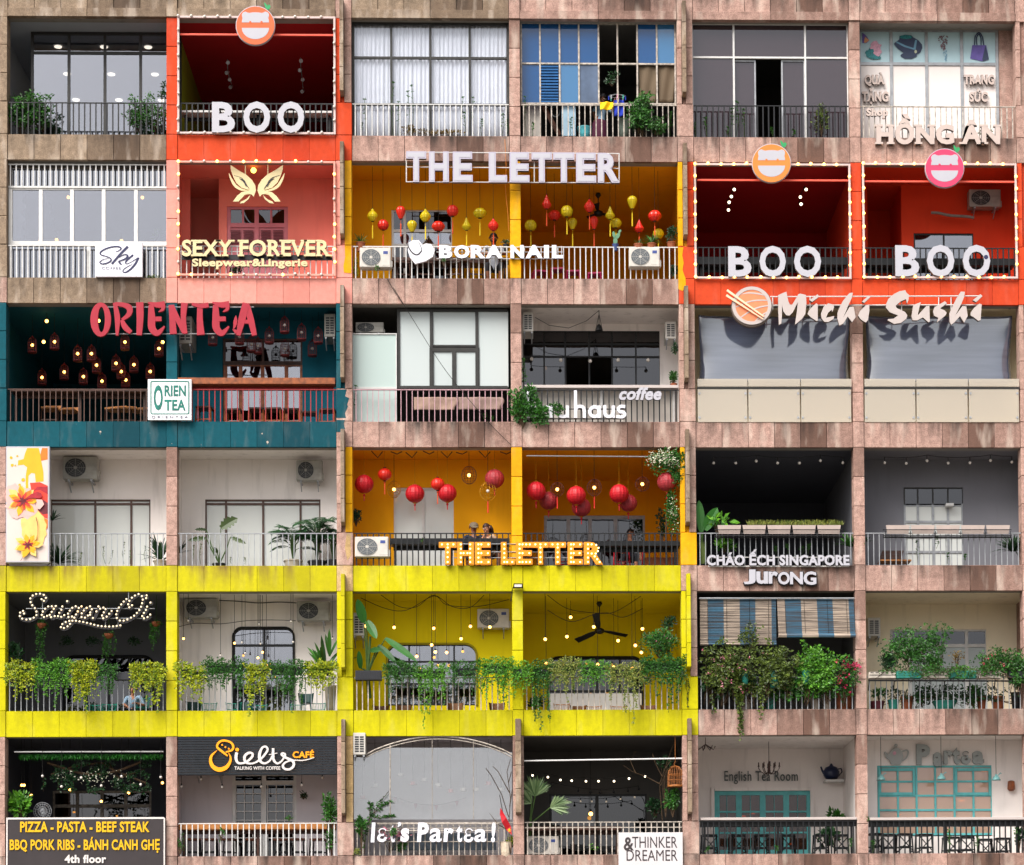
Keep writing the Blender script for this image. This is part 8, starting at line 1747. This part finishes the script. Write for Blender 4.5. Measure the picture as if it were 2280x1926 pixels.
    for pgn in dm.polygons:
        ct=np.array(pgn.center); best=(1e9,'s')
        for a,b__,rg in segs:
            ab=b__-a; t=max(0,min(1,np.dot(ct-a,ab)/(np.dot(ab,ab)+1e-9))); dd=np.linalg.norm(ct-a-ab*t)
            if dd<best[0]: best=(dd,rg)
        pgn.material_index=MI[best[1]]; pgn.use_smooth=True
    for v in dm.vertices: v.co-=hip
    bo=bpy.data.objects.new('body',dm); COL.objects.link(bo); bo.parent=root
    # head detail in a turned frame
    up=Vector((0,0,1)); f2=(fwd*math.cos(nod)-up*math.sin(nod)).normalized(); u2=side.cross(f2)*-1; u2=u2 if u2.z>0 else -u2
    def hp_(a,bb,cc): return hd+side*a*scale+f2*bb*scale+u2*cc*scale
    b=MB(); b.path([hp_(0,.075,.035),hp_(0,.098,.0),hp_(0,.105,-.015),hp_(0,.085,-.025)],[.010,.013,.016,.012],6)
    b.build('nose',skin,root,True)
    for s in (-1,1):
        b=MB(); b.ball(hp_(s*.03,.082,.022),.012*scale,8,5); ey=b.build('eye',EYEW,root,True); b=MB(); b.ball(hp_(s*.03,.091,.022),.007*scale,6,4); b.build('iris',EYED,ey,True)
        b=MB(); b.path([hp_(s*.087,.0,.03),hp_(s*.1,-.01,.02),hp_(s*.098,-.005,-.01),hp_(s*.086,.0,-.02)],[.01,.013,.012,.008],6); b.build('ear',skin,root,True)
        b=MB(); b.path([hp_(s*.045,.08,.045),hp_(s*.03,.088,.05),hp_(s*.014,.086,.045)],.005,4); b.build('eyebrow',hair,root)
    b=MB(); b.path([hp_(-.024,.08,-.05),hp_(0,.09,-.048),hp_(.024,.08,-.05)],[.004,.008,.004],5); b.build('mouth',LIP,root)
    hb=MB(); vs=[];fs=[];n1,n2=14,7
    for i in range(n2+1):
        t=math.pi*.56*i/n2
        for j in range(n1):
            q=2*math.pi*j/n1; fr=math.cos(q); lim=t*(1.0 if fr<.3 else .62); rr=.102
            vs.append(tuple(hp_(rr*.92*math.sin(lim)*math.sin(q),rr*math.sin(lim)*fr-.008,.02+rr*1.08*math.cos(lim))))
    for i in range(n2):
        for j in range(n1): fs.append((i*n1+j,i*n1+(j+1)%n1,(i+1)*n1+(j+1)%n1,(i+1)*n1+j))
    hb.add(vs,fs)
    if longhair:
        for s in (-.07,-.04,0,.04,.07): hb.path([hp_(s,-.07,.04),hp_(s*1.1,-.095,-.05),hp_(s*1.1+.03,-.08,-.16)],[.035,.035,.015],6)
    hb.build('hair',hair,root,True)
    if cap:
        cb=MB(); vs=[];fs=[]
        for i in range(6):
            t=math.pi*.5*i/5
            for j in range(16):
                q=2*math.pi*j/16; vs.append(tuple(hp_(.108*math.sin(t)*math.sin(q),.112*math.sin(t)*math.cos(q),.045+.085*math.cos(t))))
        for i in range(5):
            for j in range(16): fs.append((i*16+j,i*16+(j+1)%16,(i+1)*16+(j+1)%16,(i+1)*16+j))
        cb.add(vs,fs); cb.add([tuple(hp_(a,bb,cc)) for a,bb,cc in ((-.09,.07,.05),(-.06,.17,.035),(0,.19,.032),(.06,.17,.035),(.09,.07,.05),(0,.09,.06))],[(0,1,2,5),(5,2,3,4)]); cb.build('cap',cap,root,True)
    return root
def V3(k,x,y_,y): return Vector(k(x,y_,y))
k=C(4,'B')
h=V3(k,802,548,.75); hip=V3(k,800,705,.8); person('person in a navy shirt and khaki cap at the counter of the amber balcony',h,.1,.35,hip,dict(le=h+Vector((-.26,-.05,-.36)),lw=h+Vector((-.06,-.25,-.40)),re=h+Vector((.26,-.05,-.36)),rw=h+Vector((.08,-.25,-.40)),lk=hip+Vector((-.12,-.42,-.02)),la=hip+Vector((-.12,-.38,-.45)),rk=hip+Vector((.12,-.42,-.02)),ra=hip+Vector((.12,-.38,-.45)),sleeve='k'),(SKIND,NAVYS,TRK),cap=CAPM)
h=V3(k,874,552,.75); hip=V3(k,915,705,.85); person('person with brown hair and beige top leaning to look down beside the cap',h,-.7,.4,hip,dict(le=h+Vector((-.14,-.12,-.36)),lw=h+Vector((-.03,-.2,-.16)),re=h+Vector((.26,-.08,-.34)),rw=h+Vector((.06,-.25,-.38)),lk=hip+Vector((-.1,-.42,-.0)),la=hip+Vector((-.06,-.36,-.45)),rk=hip+Vector((.12,-.42,-.0)),ra=hip+Vector((.1,-.36,-.45)),sleeve='s',leg='k'),(SKIN,BEIGE,TRK),.95,HAIRB,True)
k=C(2,'B'); h=V3(k,914,562,.8); hip=V3(k,918,735,.9); person('person with dark beard and pale patterned shirt sitting behind the BORA letters',h,.05,.4,hip,dict(le=h+Vector((-.27,-.05,-.38)),lw=h+Vector((-.07,-.25,-.42)),re=h+Vector((.27,-.05,-.38)),rw=h+Vector((.08,-.25,-.42)),lk=hip+Vector((-.16,-.42,.0)),la=hip+Vector((-.13,-.38,-.45)),rk=hip+Vector((.16,-.42,.0)),ra=hip+Vector((.13,-.38,-.45))),(SKIND,SHW,TRK))
root=[o for o in COL.objects if o.name.startswith('person') and o.type=='EMPTY'][-1]; b=MB(); b.path([h+Vector((-.07,-.05,-.05)),h+Vector((-.05,-.085,-.085)),h+Vector((0,-.10,-.10)),h+Vector((.05,-.085,-.085)),h+Vector((.07,-.05,-.05))],[.015,.024,.03,.024,.015],7); b.build('beard',HAIRD,root,True)
k=C(5,'A'); h=V3(k,787,676,.8); hip=V3(k,770,800,.95); person('person in a pale blue shirt sitting low behind the yellow balcony railing',h,-.3,.25,hip,dict(le=h+Vector((-.22,-.05,-.34)),lw=h+Vector((-.12,-.22,-.40)),re=h+Vector((.24,-.05,-.36)),rw=h+Vector((.10,-.22,-.34)),lk=hip+Vector((-.12,-.42,.0)),la=hip+Vector((-.12,-.38,-.3)),rk=hip+Vector((.12,-.42,.0)),ra=hip+Vector((.12,-.38,-.3))),(SKIN,SHB,TRK),.95)
k=C(1,'B'); h=V3(k,1530,560,.55); hip=V3(k,1517,700,.45); person('person in a light blue top and plum skirt bending behind the rusty railing',h,.9,.6,hip,dict(le=h+Vector((-.20,.05,-.28)),lw=h+Vector((-.16,-.05,-.5)),re=h+Vector((.22,.08,-.28)),rw=h+Vector((.28,.1,-.02)),lk=hip+Vector((-.10,-.02,-.42)),la=hip+Vector((-.10,.03,-.8)),rk=hip+Vector((.10,-.02,-.42)),ra=hip+Vector((.10,.03,-.8)),leg='t'),(SKIND,SHB,SKT),.95)
b=MB(); b.lathe([(.20,-.55),(.19,-.3),(.17,0),(.13,.05)],tuple(hip),16); b.build('skirt',SKT,[o for o in COL.objects if o.name.startswith('person') and o.type=='EMPTY'][-1],True)
k=C(4,'B'); h=V3(k,1690,585,2.0); hip=V3(k,1685,720,1.9); person('person in black crouched on a red stool in the dark open half',h,.4,.2,hip,dict(le=h+Vector((-.24,-.05,-.36)),lw=h+Vector((-.22,-.25,-.45)),re=h+Vector((.24,-.05,-.38)),rw=h+Vector((.22,-.2,-.55)),lk=hip+Vector((-.15,-.42,.0)),la=hip+Vector((-.2,-.38,-.4)),rk=hip+Vector((.15,-.42,.0)),ra=hip+Vector((.12,-.38,-.4)),sleeve='k'),(SKIN,NAVYS,TRK))
